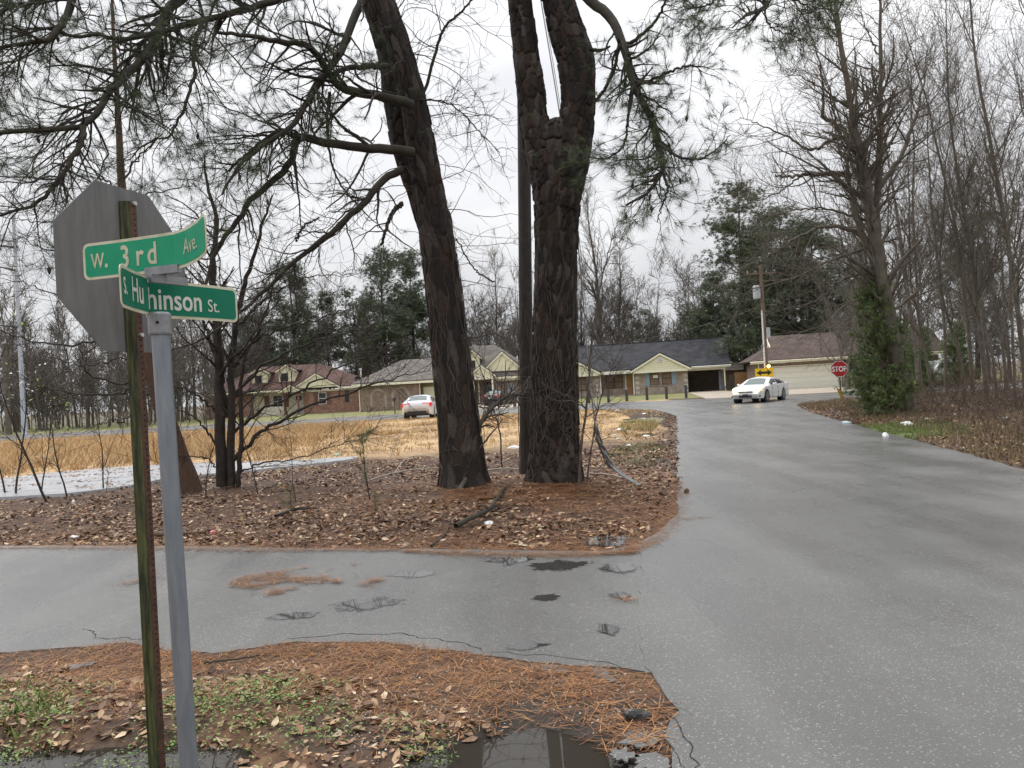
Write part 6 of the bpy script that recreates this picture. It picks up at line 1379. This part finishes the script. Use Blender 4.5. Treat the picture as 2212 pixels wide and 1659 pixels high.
needles('pine_needle_litter', x[ok], y[ok], zat(x[ok], y[ok]), 22, w=.0042)
n = 30000; a = g.random(n)*6.28; q = np.abs(g.normal(size=n)); x = .0+np.cos(a)*q*2.0; y = 10.6+np.sin(a)*q*1.2; ok = keep_off(x, y) & (y > 7.2) & (fbm(x*1.6, y*1.6, 3, 99) > -.35); needles('pine_needle_litter', x[ok], y[ok], zat(x[ok], y[ok])+.006, 24, w=.0045)
# needles washed onto the asphalt
xs_, ys_ = [], []
def clump(pts, wid, n, seed):
    r = np.random.default_rng(seed); p = smooth_line([G(*q)[:2] for q in pts], 60); i = r.integers(0, 60, n); e = np.sin(np.pi*(i/59))**.5; q = p[i]+r.normal(size=(n, 2))*(wid*e*(.5+1.6*r.random(n)**2)+.01)[:, None]*np.array([1.6, 1.0])+(.03*vnoise(i*.3, i*0.+seed, seed))[:, None]; xs_.append(q[:, 0]); ys_.append(q[:, 1])
def drift(u, v, hw, hv, ang, n, seed, thr=.0):
    r = np.random.default_rng(seed); a = r.random(n)*6.28; q = np.sqrt(r.random(n)); uu = np.cos(a)*q*hw; vv_ = np.sin(a)*q*hv; c = np.array([G(u+x_, v+y_+ang*x_)[:2] for x_, y_ in zip(uu, vv_)]); f = fbm(c[:, 0]*4.5, c[:, 1]*6, 4, seed+3)-.55*(q-.4); ok = (f > thr) | (r.random(n) < .02); xs_.append(c[ok, 0]); ys_.append(c[ok, 1])
drift(622, 1252, 125, 32, -.08, 3000, 1, .10); drift(812, 1258, 46, 11, -.1, 420, 3, .02); drift(300, 1256, 90, 18, -.1, 1000, 4, .15); drift(700, 1245, 110, 26, -.1, 900, 6, .2)
clump([(880, 1190), (1000, 1196), (1150, 1199), (1290, 1196), (1370, 1192)], .06, 1500, 5); clump([(1350, 1190), (1400, 1172), (1445, 1130), (1466, 1085), (1464, 1040)], .05, 1300, 6); clump([(0, 1184), (300, 1184), (560, 1188), (860, 1188)], .07, 1900, 7); clump([(1380, 1150), (1440, 1125), (1530, 1118)], .05, 90, 8); clump([(1340, 1292), (1375, 1297)], .012, 30, 10)
x, y = np.concatenate(xs_), np.concatenate(ys_); needles('needle_drift', x, y, np.where(inside(area_main, x, y), .0, zat(x, y)), 23, (.06, .16), .0034)
# chickweed and young grass by the sign posts
WV = np.array([(0, 0, 0), (.5, -.32, .12), (1, 0, .16), (.5, .32, .12)]); WF = np.array([(0, 1, 2, 3)])
n = 520; cy = 2.7+1.9*g.random(n); cx = -4.2+g.random(n)*4.4; nn = fbm(cx*2.4, cy*2.4, 3, 97); dd = dist(E_low, cx, cy, False); ok = keep_off(cx, cy) & (dd > .55+.25*g.random(n)+.35*(cx > -.9)) & (nn > -.10) & (cx < -.15); cx, cy = cx[ok], cy[ok]
k = 60; n = len(cx)*k; X3 = np.repeat(cx, k)+g.normal(size=n)*.06; Y3 = np.repeat(cy, k)+g.normal(size=n)*.06; Z3 = np.maximum(zat(X3, Y3), -.05)+.008+.035*g.random(n)
GW_ = np.array([[.12, .215, .045], [.165, .255, .06], [.085, .16, .04], [.235, .29, .10]])
scatter('green_weeds', WV, WF, np.stack([X3, Y3, Z3], 1), rots(g.random(n)*6.28, np.abs(g.normal(size=n))*.55, g.random(n)*6.28), .006+.018*g.random(n)**1.5, GW_[g.integers(0, 4, n)]*(.75+.45*g.random((n, 1))), M_leafy)
def grass_patch(name, cx, cy, rx, ry, ang, n, h, seed, pal):
    r = np.random.default_rng(seed); a = r.random(n)*6.28; q = np.sqrt(r.random(n))*1.05; x = np.cos(a)*q*rx; y = np.sin(a)*q*ry; c, s = math.cos(ang), math.sin(ang); x, y = cx+x*c-y*s, cy+x*s+y*c
    ok = keep_off(x, y) & (fbm(x*2, y*2, 3, seed) > -.25); x, y = x[ok], y[ok]; n = len(x); z = zat(x, y)-.01; hh = h*(.5+.8*r.random(n)); a = r.random(n)*6.28; w = .006+.005*r.random(n); d = r.normal(size=(n, 2))*.35
    V = np.stack([np.stack([x-np.cos(a)*w, y-np.sin(a)*w, z], 1), np.stack([x+np.cos(a)*w, y+np.sin(a)*w, z], 1), np.stack([x+d[:, 0]*hh, y+d[:, 1]*hh, z+hh], 1)], 1).reshape(-1, 3)
    o = link(name, mesh_np(name, V, [np.arange(3*n).reshape(-1, 3)], False, np.repeat(pal[r.integers(0, len(pal), n)]*(.75+.45*r.random((n, 1))), 3, 0)), M_leafy); o['kind'] = 'stuff'
GP = np.array([[.12, .19, .04], [.16, .22, .055], [.24, .23, .09], [.10, .15, .04]])
grass_patch('short_grass', 9.35, 18.6, 1.15, 2.5, -.22, 9000, .09, 5, GP); grass_patch('short_grass', 2.6, 16.5, .6, 2.8, -.2, 900, .08, 6, GP); grass_patch('short_grass', 4.2, 26, .6, 3.5, -.2, 3500, .16, 7, np.vstack([GP, pal])); grass_patch('short_grass', -3.6, 3.9, 1.2, .5, 0, 2500, .07, 8, GP)
DG = np.array([[.20, .14, .08], [.28, .20, .11], [.13, .085, .055], [.17, .15, .06]])
for i, (a, b) in enumerate([(8.6, 13.5), (10.8, 18.5), (11.8, 24), (13.2, 30.5), (14.5, 36.5), (8.0, 10.5)]): grass_patch('dead_grass', a, b, 1.3, 3.0, -.21, 2600, .17, 40+i, DG)
# pale grit on the near corner
n = 900; y = 3.3+1.2*g.random(n); x = -.9+1.5*g.random(n); nn = fbm(x*3, y*3, 3, 98); ok = keep_off(x, y) & (nn > -.1) & (zat(x, y) > -.055); x, y = x[ok], y[ok]; n = len(x)
scatter('grit', [(-.5, -.4, 0), (.5, -.4, 0), (.4, .5, 0), (-.4, .4, 0), (0, 0, .6)], [(0, 1, 4), (1, 2, 4), (2, 3, 4), (3, 0, 4)], np.stack([x, y, zat(x, y)+.002], 1), rots(g.random(n)*6.28, g.random(n)*.3, g.random(n)*6), .004+.009*g.random(n)**2, np.array([[.5, .46, .38]])*(.5+.7*g.random((n, 1))), M_dead)
# ------------------------------------------------------------------ street furniture, poles, fences
M_bol = pm('dark_bollard', (.035, .035, .037), .6, (.07, .07, .075), 8); M_bolw = pm('pale_cap', (.5, .5, .5), .6); M_timb = pm('treated_pole', (.13, .085, .06), .8, (.20, .14, .10), 4, .4, 20, stretch=(5, 5, .5)); M_steel = pm('weathered_steel_pole', (.36, .40, .46), .45, (.44, .48, .54), 2); M_fnew = pm('warm_fence_board', (.25, .135, .055), .75, (.33, .19, .085), 3, stretch=(3, 3, .6)); M_fold = pm('old_fence_board', (.12, .105, .075), .8, (.17, .15, .11), 3, stretch=(3, 3, .6))
M_hyd = pm('hydrant_yellow', (.62, .42, .04), .5, (.5, .33, .04), 6); M_orange = pm('orange_plastic', (.75, .10, .03), .4); M_terra = pm('terracotta', (.42, .16, .08), .7); M_trans = pm('transformer_grey', (.42, .44, .46), .45)
b0 = None
for i, (z, lab) in enumerate([(597, 'dark post nearest the forked pine, first of the row before the tan house'), (808, 'second dark post from the pine with a reddish top'), (1007, 'third dark post from the pine with a pale cap, before the door'), (1228, 'fourth dark post from the pine, below the blue-shuttered window'), (1440, 'fifth dark post from the pine, darkest of the row'), (1653, 'dark post nearest the carport driveway, last of the row')]):
    u = (2100+z/2.765)*.5486; x, y = at(u, 61.0+.4*(5-i)*.3); t = thing('bollard', lab, 'post', (x, y, 0), .1*i, 'posts before the tan house'); h = .95+.06*math.sin(i*3)
    MB().tube([(0, 0, -.1), (0, 0, h)], .11, 10).build('post', M_bol, t); MB().tube([(0, 0, h), (0, 0, h+.04)], .112, 10).build('cap', [M_bol, M_redpost, M_bolw, M_redpost, M_bol, M_bol][i], t)
# mailbox
x, y = at(851, 61.5); t = thing('mailbox', 'black mailbox on a wooden post before the arched brick wall', 'mailbox', (x, y, 0), math.radians(20))
MB().box(-.05, .05, -.05, .05, -.1, 1.05).build('post', M_timb, t); a = np.linspace(0, math.pi, 9); MB().prism([(-.11, -.28, 1.06), (.11, -.28, 1.06)]+[(.11*math.cos(q), -.28, 1.2+.11*math.sin(q)) for q in a], (0, .56, 0)).build('box', M_black, t); box('door', (-.10, .10, -.295, -.281, 1.08, 1.26), M_bol, t); box('flag', (.115, .125, -.1, .1, 1.2, 1.26), M_red, t)
# hydrant
x, y = at(1977, 45.0); t = thing('fire_hydrant', 'yellow fire hydrant seen between the right-hand trunks', 'hydrant', (x, y, float(zat(x, y)[0])))
MB().tube([(0, 0, -.05), (0, 0, .06), (0, 0, .07), (0, 0, .5), (0, 0, .52), (0, 0, .56), (0, 0, .66), (0, 0, .72)], [.15, .15, .10, .10, .14, .14, .10, .03], 14).build('barrel', M_hyd, t); MB().tube([(-.2, 0, .4), (.2, 0, .4)], .055, 10).build('side_outlet', M_hyd, t); MB().tube([(0, -.2, .36), (0, 0, .36)], .075, 10).build('pumper_outlet', M_hyd, t); MB().tube([(0, 0, .72), (0, 0, .78)], .03, 5).build('top_nut', M_hyd, t)
# orange box and pots by the houses, pedestals at the kerb
x, y = at(870, 74.0); t = thing('plastic_crate', 'orange-red plastic box on the grass beside the white sedan', 'crate', (x, y, 0), .2); MB().prism([(-.24, -.18, .02), (.24, -.18, .02), (.28, -.2, .38), (-.28, -.2, .38)], (0, .38, 0)).build('tub', M_orange, t); box('rim', (-.3, .3, -.225, .21, .37, .42), M_orange, t)
x, y = at(1026, 78.0); t = thing('flower_pot', 'terracotta pot beside the cream portico post', 'pot', (x, y, .08)); MB().tube([(0, 0, 0), (0, 0, .3), (0, 0, .31), (0, 0, .38)], [.15, .22, .25, .25], 14).build('pot', M_terra, t); MB().tube([(0, 0, .33), (0, 0, .36)], .2, 12).build('soil', M_dark, t)
x, y = at(1019, 76.5); t = thing('garden_urn', 'white garden urn standing left of the cream portico', 'urn', (x, y, 0)); MB().tube([(0, 0, 0), (0, 0, .08), (0, 0, .2), (0, 0, .5), (0, 0, .9), (0, 0, 1.05)], [.2, .2, .1, .22, .3, .33], 16).build('bowl', M_white, t); MB().box(-.24, .24, -.24, .24, -.05, .02).build('plinth', M_white, t)
for u, h, lab in ((1110, .8, 'narrow grey utility pedestal in the grass left of the dark pole'), (1122, .95, 'wider grey utility pedestal touching the dark pole')):
    x, y = at(u, 62.5 if u < 1115 else 63.2); t = thing('utility_pedestal', lab, 'utility box', (x, y, 0)); w = .13 if u < 1115 else .2; MB().box(-w, w, -.12, .12, -.05, h).build('cabinet', M_bol if u < 1115 else M_trans, t, bevel=.02); box('cover', (-w-.02, w+.02, -.14, .14, h, h+.06), M_trans, t)
# fences beside the carport
def fence(u0, u1, d, n, h, mat, lab, y0=0):
    a, b = np.array(at(u0, d)), np.array(at(u1, d-.4)); t = thing('wooden_fence', lab, 'fence', (a[0], a[1], 0), math.atan2(*(b-a)[::-1])); L_ = np.linalg.norm(b-a); w = L_/n; r = np.random.default_rng(n)
    for i in range(n): MB().prism([(i*w+.006, 0, .03), ((i+1)*w-.006, 0, .03), ((i+1)*w-.006, 0, h+.03*r.normal()), ((i+.5)*w, 0, h+.05), (i*w+.006, 0, h+.03*r.normal())], (0, .02+.008*r.random(), 0)).build('board', mat, t)
    for z in (.35, h-.3): box('rail', (0, L_, .04, .09, z, z+.09), mat, t)
    return t
f = fence(1568, 1588, 86.0, 8, 1.65, M_fold, 'weathered grey-green fence gate right of the carport post'); MB().prism([(0, -.03, .55), (1.05, -.03, 1.75), (1.05, -.03, 1.88), (0, -.03, .68)], (0, .025, 0)).build('brace', M_fnew, f)
fence(1587, 1634, 82.0, 16, 1.85, M_fnew, 'warm brown board fence behind the yellow arrow sign')
x, y = at(1572, 82.5); t = thing('garden_bench', 'small dark metal bench by the grey fence gate', 'bench', (x, y, 0), -.2)
for k in range(3): box('seat_slat', (-.45, .45, -.05+k*.12, .04+k*.12, .42, .45), M_bol, t); box('back_slat', (-.45, .45, .34, .36, .55+k*.11, .62+k*.11), M_bol, t)
for s in (-.43, .39): box('leg', (s, s+.04, -.06, -.02, 0, .42), M_bol, t); box('leg', (s, s+.04, .32, .36, 0, .9), M_bol, t)
# utility pole at the junction with transformer
x, y = at(1656, 56.8); t = thing('utility_pole', 'brown wooden utility pole with grey transformer behind the arrow sign', 'utility pole', (x, y, 0)); H_ = 9.6
MB().tube([(0, 0, -.2), (0, 0, 4), (0, 0, H_)], [.17, .15, .12], 14).build('pole', M_timb, t); MB().tube([(-.14, -.12, 0), (-.13, -.11, 6.2)], .06, 8).build('conduit', M_white, t)
MB().tube([(-.42, -.1, 7.1), (-.42, -.1, 7.15), (-.42, -.1, 8.0), (-.42, -.1, 8.06)], [.24, .27, .27, .2], 16).build('transformer', M_trans, t); box('meter_box', (.10, .38, -.2, .02, 4.2, 4.95), M_trans, t); box('crossarm', (-1.1, 1.1, -.06, .06, 8.9, 9.02), M_timb, t)
for k in (-1, -.4, .4, 1): MB().tube([(k, 0, 9.02), (k, 0, 9.08), (k, 0, 9.2)], [.03, .05, .03], 8).build('insulator', M_trans, t)
def cable(name, lab, a, b, sag, r, mat):
    a, b = np.array(a, float), np.array(b, float); s = np.linspace(0, 1, 40); p = a+(b-a)*s[:, None]; p[:, 2] -= sag*4*s*(1-s); V, F = tube_batch(p[None], np.full((1, 40), r), 5)
    return tag(link(name, mesh_np(name, V, [F], True), mat), lab, 'cable')
cable('overhead_cable', 'thick black cable from the junction pole across the charcoal roof', (x, y, 6.6), P(1150, 748, 66), 1.0, .022, M_black); cable('overhead_cable', 'upper thin wire running right from the junction pole', (x+1, y, 9.2), (70, 50, 9.5), 1.0, .012, M_black); cable('overhead_cable', 'upper thin wire running left from the junction pole', (x-1, y, 9.2), (-60, 66, 9.0), 1.6, .012, M_black)
# steel transmission poles at the left
def steel_pole(u, d, vtop, r0, r1, lab, arms):
    x, y = at(u, d); zt = P(u, vtop, d)[2]; t = thing('transmission_pole', lab, 'utility pole', (x, y, 0)); MB().tube([(0, 0, -.5), (0, 0, zt)], [r0, r1], 12).build('shaft', M_steel, t)
    for (z, l) in arms: MB().tube([(0, -.1, z), (-l, -.1, z+.35)], [.10, .05], 8).build('crossarm', M_bol, t); MB().tube([(-l, -.1, z+.3), (-l, -.1, z-.4)], .05, 8).build('insulator', M_trans, t)
    return t
steel_pole(51, 60, 462, .20, .10, 'tall pale steel transmission pole at the far left of the field', [(14.6, 2.2), (8.4, 2.4), (12.8, 1.2)]); steel_pole(791, 135, 640, .55, .35, 'far pale steel pole between the two brick houses', [(14, 3.0)])
x, y = at(17, 63); t = thing('utility_pole', 'weathered grey wooden pole left of the steel transmission pole', 'utility pole', (x, y, 0)); MB().tube([(0, 0, -.3), (0, 0, P(17, 742, 63)[2])], [.24, .20], 12).build('pole', M_grey, t); MB().tube([(0, 0, P(17, 742, 63)[2]), (0, 0, P(17, 738, 63)[2])], [.205, .12], 12).build('top_cap', M_trans, t)
cable('overhead_cable', 'thin cable leaving the left steel pole at sign height', P(51, 700, 60), P(-300, 640, 50), .8, .02, M_black); cable('overhead_cable', 'pair cable strung from the left steel pole towards the houses', P(51, 640, 60), P(791, 668, 135), 2.0, .02, M_black)

# ------------------------------------------------------------------ leaning shoots by the pines, fallen wood, canes
def shoot(name, lab, uvs, y0, y1, r0, r1, cat, seed, ntw=26, tl=.5, mat=M_vine, ground=True):
    p, r = limb(uvs, y0, y1, r0, r1, 30, .006, seed)
    t = thing(name, lab, cat); mesh_tubes('stem', [(p[None], r[None], 7)], t, mat)
    if ntw:
        b1, q1 = spawn(p[None], r[None], ntw, .25, 1.0, tl, .8, 8, .18, (0, 0, .1), .5, .004, seed+1, .35); b2, q2 = spawn(b1, q1, ntw*4, .1, 1.0, tl*.5, .8, 5, .2, (0, 0, .1), .6, .003, seed+2, .5); mesh_tubes('twigs', [(b1, q1, 4), (b2, q2, 3)], t, mat)
    return t
shoot('bent_sapling', 'crooked bare stem arching from the leaning pine to the dark pole', [(985, 1075), (1002, 1040), (1019, 999), (1039, 914), (1058, 885), (1080, 868), (1106, 852), (1126, 854)], 11.0, 12.4, .04, .02, 'sapling', 900, 30, .9)
shoot('bare_shrub', 'thin bare shrub growing close to the forked pine\'s right side', [(1250, 1055), (1256, 960), (1268, 860), (1275, 760), (1290, 660), (1310, 560), (1330, 500)], 11.0, 11.2, .022, .004, 'shrub', 910, 34, .8); shoot('bare_shrub', 'second bare shrub right of the forked pine, leaning to the road', [(1268, 1045), (1278, 960), (1292, 880), (1320, 800), (1345, 745)], 11.2, 11.2, .014, .003, 'shrub', 920, 30, .7)
shoot('bare_shrub', 'bare shrub between the two pine trunks', [(1085, 1010), (1078, 930), (1062, 870), (1040, 800), (1010, 740)], 12.0, 12.0, .014, .003, 'shrub', 930, 30, .7)
M_cane = pm('pale_cane', (.30, .26, .21), .7, (.40, .36, .30), 8)
def lay(name, lab, uvs, r0, r1, cat, mat, seed, lift=0.02, arch=0.0, ntw=0):
    p = np.array([G(u, v) for u, v in uvs]); p[:, 2] = zat(p[:, 0], p[:, 1])+lift; p = smooth_line(p, 30); p[:, 2] += arch*np.sin(np.linspace(0, np.pi, 30)); r = np.linspace(r0, r1, 30); p += np.random.default_rng(seed).normal(size=p.shape)*.003
    t = thing(name, lab, cat); mesh_tubes('stem', [(p[None], r[None], 7)], t, mat)
    if ntw: b1, q1 = spawn(p[None], r[None], ntw, .2, 1.0, .3, .8, 6, .15, (0, 0, .05), .6, .003, seed+1, .4); b1[..., 2] = b1[:, :1, 2]+np.clip(b1[..., 2]-b1[:, :1, 2], -.01, .03); mesh_tubes('twigs', [(b1, q1, 4)], t, mat)
    return t
lay('fallen_branch', 'dark mossy fallen branch lying before the two pines', [(985, 1148), (1013, 1141), (1055, 1127), (1073, 1106), (1091, 1078)], .034, .016, 'branch', M_limb, 1, .04, .05, 14); lay('fallen_branch', 'black stick in the litter left of the leaning pine', [(596, 1128), (640, 1118), (685, 1110)], .022, .012, 'branch', M_twig, 2, .03, .02, 5); lay('fallen_branch', 'thin curved twig at the needle edge below the leaning pine', [(930, 1180), (955, 1165), (968, 1150), (975, 1130)], .012, .006, 'branch', M_twig, 3, .02, 0, 3)
lay('fallen_branch', 'short broken sticks on the side road near the left edge', [(0, 1372), (25, 1372), (58, 1368)], .014, .008, 'branch', M_twig, 4, .02, 0, 3); lay('fallen_branch', 'forked wet twig lying in the bright road puddle', [(745, 1310), (780, 1302), (830, 1298)], .007, .004, 'branch', M_twig, 5, .02, 0, 8); lay('fallen_branch', 'long thin twig lying across the needles by the sign posts', [(440, 1435), (500, 1428), (560, 1418)], .007, .004, 'branch', M_limb, 6, .03)
lay('fallen_branch', 'rotting log piece lying behind the sign posts at the needle edge', [(330, 1160), (400, 1157), (445, 1155)], .03, .022, 'branch', M_redbark, 7, .03)
lay('dry_cane', 'tall arching pale cane left of the leaning pine', [(838, 1010), (870, 1004), (930, 1000), (960, 1005)], .009, .006, 'cane', M_cane, 8, .0, .75); lay('dry_cane', 'long pale cane lying flat left of the leaning pine', [(800, 1048), (860, 1040), (920, 1030), (980, 1022)], .014, .010, 'cane', M_cane, 9, .05, .08); lay('dry_cane', 'pale bowed cane between the flat one and the arching one', [(850, 1035), (880, 1022), (930, 1018), (990, 1014)], .010, .008, 'cane', M_cane, 10, .03, .25); lay('dry_cane', 'pale cane lying between the two pine trunks', [(1040, 1030), (1090, 1028), (1150, 1030)], .014, .012, 'cane', M_cane, 11, .06, .03); lay('dry_cane', 'pale pole lying right of the forked pine under the guy wire', [(1255, 1040), (1310, 1042), (1370, 1052)], .016, .012, 'cane', M_cane, 12, .04)
# ------------------------------------------------------------------ roadside rubbish
def crumple(seed, sx, sy, sz):
    r = np.random.default_rng(seed); bm = bmesh.new(); bmesh.ops.create_icosphere(bm, subdivisions=3, radius=1.0); off = r.normal(size=(14, 3)); off = unit(off); amp = r.uniform(-.35, .3, 14)
    for v in bm.verts:
        n_ = np.array(v.co); k = 1+sum(a*max(0, n_@o)**6 for a, o in zip(amp, off))+.10*math.sin(n_[0]*9+seed)*math.sin(n_[1]*8)
        v.co = Vector((n_[0]*sx*k, n_[1]*sy*k, max(-.15, n_[2]*k)*sz+.12*sz))
    me = bpy.data.meshes.new('rubbish'); bm.to_mesh(me); bm.free(); return me
M_bag = pm('white_plastic_bag', (.66, .66, .65), .45, (.78, .78, .77), 9); M_gbag = pm('green_plastic', (.30, .55, .40), .4, (.4, .62, .48), 9); M_pink = pm('pink_plastic', (.75, .22, .25), .4); M_blueb = pm('pale_blue_plastic', (.45, .62, .66), .35)
items = [('plastic_bag', 1112, 972, .28, .10, M_bag, 'white plastic bag in the grass between the two pines', 'bag'), ('paper_scrap', 1056, 1136, .14, .04, M_bag, 'white paper scrap beside the mossy fallen branch', 'paper'), ('paper_cup', 159, 1090, .08, .08, M_bag, 'white cup in the leaf litter at far left', 'cup'), ('wet_rag', 159, 1160, .13, .04, M_bag, 'flat white rag at the needle edge at far left', 'rag'), ('plastic_scrap', 459, 1153, .08, .05, M_pink, 'pink plastic scrap right of the sign posts', 'litter'), ('plastic_bag', 730, 985, .26, .09, M_gbag, 'pale green bag beside the end of the concrete path', 'bag'), ('plastic_bag', 730, 914, .40, .15, M_bag, 'white bag far out in the dry field before the red house', 'bag'), ('plastic_scrap', 614, 1062, .07, .06, M_orange, 'orange scrap among saplings beside the multi-stemmed tree', 'litter'),
    ('plastic_bottle', 1396, 944, .22, .10, M_bag, 'white bottle at the leafy road edge beyond the guy wire', 'bottle'), ('plastic_scrap', 1328, 943, .13, .06, M_gbag, 'pale green scrap left of the white bottle by the road', 'litter'), ('paper_scrap', 1336, 951, .18, .06, M_bag, 'white paper just below the pale green scrap by the road', 'paper'), ('plastic_bag', 1342, 933, .26, .10, M_bag, 'white bag in dry grass above the pale green scrap', 'bag'), ('paper_scrap', 1358, 967, .15, .07, M_bag, 'white scrap nearest the green tuft at the left road edge', 'paper'), ('paper_scrap', 1392, 896, .28, .07, M_bag, 'white scrap at the rim of the far roadside puddle', 'paper'), ('paper_scrap', 1335, 890, .30, .10, M_bag, 'white scrap in the dark debris line at the far corner', 'paper'),
    ('plastic_bag', 1913, 943, .20, .13, M_bag, 'white bag on the asphalt edge before the green grass patch', 'bag'), ('plastic_bag', 1958, 921, .40, .16, M_bag, 'largest white bag on the right verge above the grass patch', 'bag'), ('plastic_scrap', 2008, 914, .30, .08, M_bag, 'flat white scrap right of the largest verge bag', 'litter'), ('paper_scrap', 2064, 912, .14, .10, M_bag, 'small white scrap under the right woods, third from the grass patch', 'paper'), ('paper_scrap', 2080, 917, .22, .05, M_bag, 'thin white scrap beside the small one under the right woods', 'paper'), ('drink_can', 2176, 921, .13, .10, M_trans, 'crushed grey can under the brush near the right edge', 'can'), ('paper_scrap', 2082, 969, .12, .05, M_bag, 'white scrap in the brown leaves lowest on the right verge', 'paper'), ('plastic_bag', 1829, 914, .28, .10, M_blueb, 'pale blue bag at the asphalt edge below the cedar', 'bag'), ('paper_scrap', 1799, 880, .14, .08, M_bag, 'white scrap on the verge below the STOP sign', 'paper')]
for i, (nm, u, v, s, hz, m, lab, cat) in enumerate(items):
    q = G(u, v); me = crumple(i+1, s*.5, s*.33, hz*.6); tag(link(nm, me, m, None, (q[0], q[1], max(float(zat(q[0], q[1])[0]), -.02) if not inside(area_main, np.array([q[0]]), np.array([q[1]]))[0] else .0), i*1.1), lab, cat)
M_stone = pm('wet_dark_stone', (.022, .021, .021), .35, (.05, .048, .045), 14, .4, 50); q = G(1380, 1545); tag(link('stone', crumple(60, .065, .038, .045), M_stone, None, (q[0], q[1], float(zat(q[0], q[1])[0])+.01), .2), 'dark wet stone at the broken asphalt corner', 'stone')
q = G(1483, 1065); tag(link('pine_cone', crumple(61, .03, .03, .05), M_redbark, None, (q[0], q[1], .0)), 'single dark pine cone lying on the main road', 'pine cone')
# broken pieces of asphalt along the near corner, and cracks
for i, (u, v, rx, ry, lab) in enumerate([(1385, 1590, .085, .07, 'broken asphalt slab below the dark stone'), (1400, 1640, .07, .06, 'broken asphalt slab nearest the bottom frame edge'), (1345, 1625, .06, .05, 'small asphalt piece left of the two broken slabs'), (1300, 1452, .09, .04, 'cracked asphalt flake at the corner tip beside the side road'), (1180, 1440, .11, .035, 'long asphalt flake in the needles along the side road'), (150, 1445, .14, .05, 'grey asphalt patch in needles left of the sign posts')]):
    q = G(u, v); pl_ = blob_poly(0, 0, rx, ry, 70+i, 30, .9); t = MB().prism([(p[0], p[1], 0) for p in pl_], (0, 0, .007)).build('asphalt_chunk', M_road, None, loc=(q[0], q[1], max(-.02, float(zat(q[0], q[1])[0]))+.002), rz=i*.7); tag(t, lab, 'asphalt piece')
M_crack = pm('crack_dark', (.012, .011, .010), .9)  # near-black ribbons laid over the asphalt draw the cracks
for i, (pts, w) in enumerate([([(620, 1378), (760, 1368), (900, 1372), (1000, 1390), (1040, 1402)], .014), ([(1050, 1408), (1150, 1412), (1260, 1425), (1340, 1438), (1372, 1458)], .010), ([(1425, 1535), (1455, 1560), (1470, 1600), (1500, 1659)], .008), ([(1440, 1600), (1470, 1615), (1480, 1659)], .006), ([(180, 1358), (205, 1362), (200, 1378), (270, 1375), (310, 1380)], .012)]):
    p = resample([tuple(G(u, v)[:2]) for u, v in pts], .02, .05, 6.0, 40+i); tt = unit(np.gradient(p, axis=0)); nn = np.stack([-tt[:, 1], tt[:, 0]], 1); ww = (w*(.35+.65*np.abs(vnoise(p[:, 0]*14, p[:, 1]*14, i)))*.5)[:, None]; n = len(p); z = np.full((n, 1), .002 if i in (2, 3) else -.003)
    V = np.concatenate([np.hstack([p-nn*ww, z]), np.hstack([p+nn*ww, z])]); k = np.arange(n-1); o = link('road_crack', mesh_np('road_crack', V, [np.stack([k, k+1, k+1+n, k+n], 1)]), M_crack); o['kind'] = 'structure'
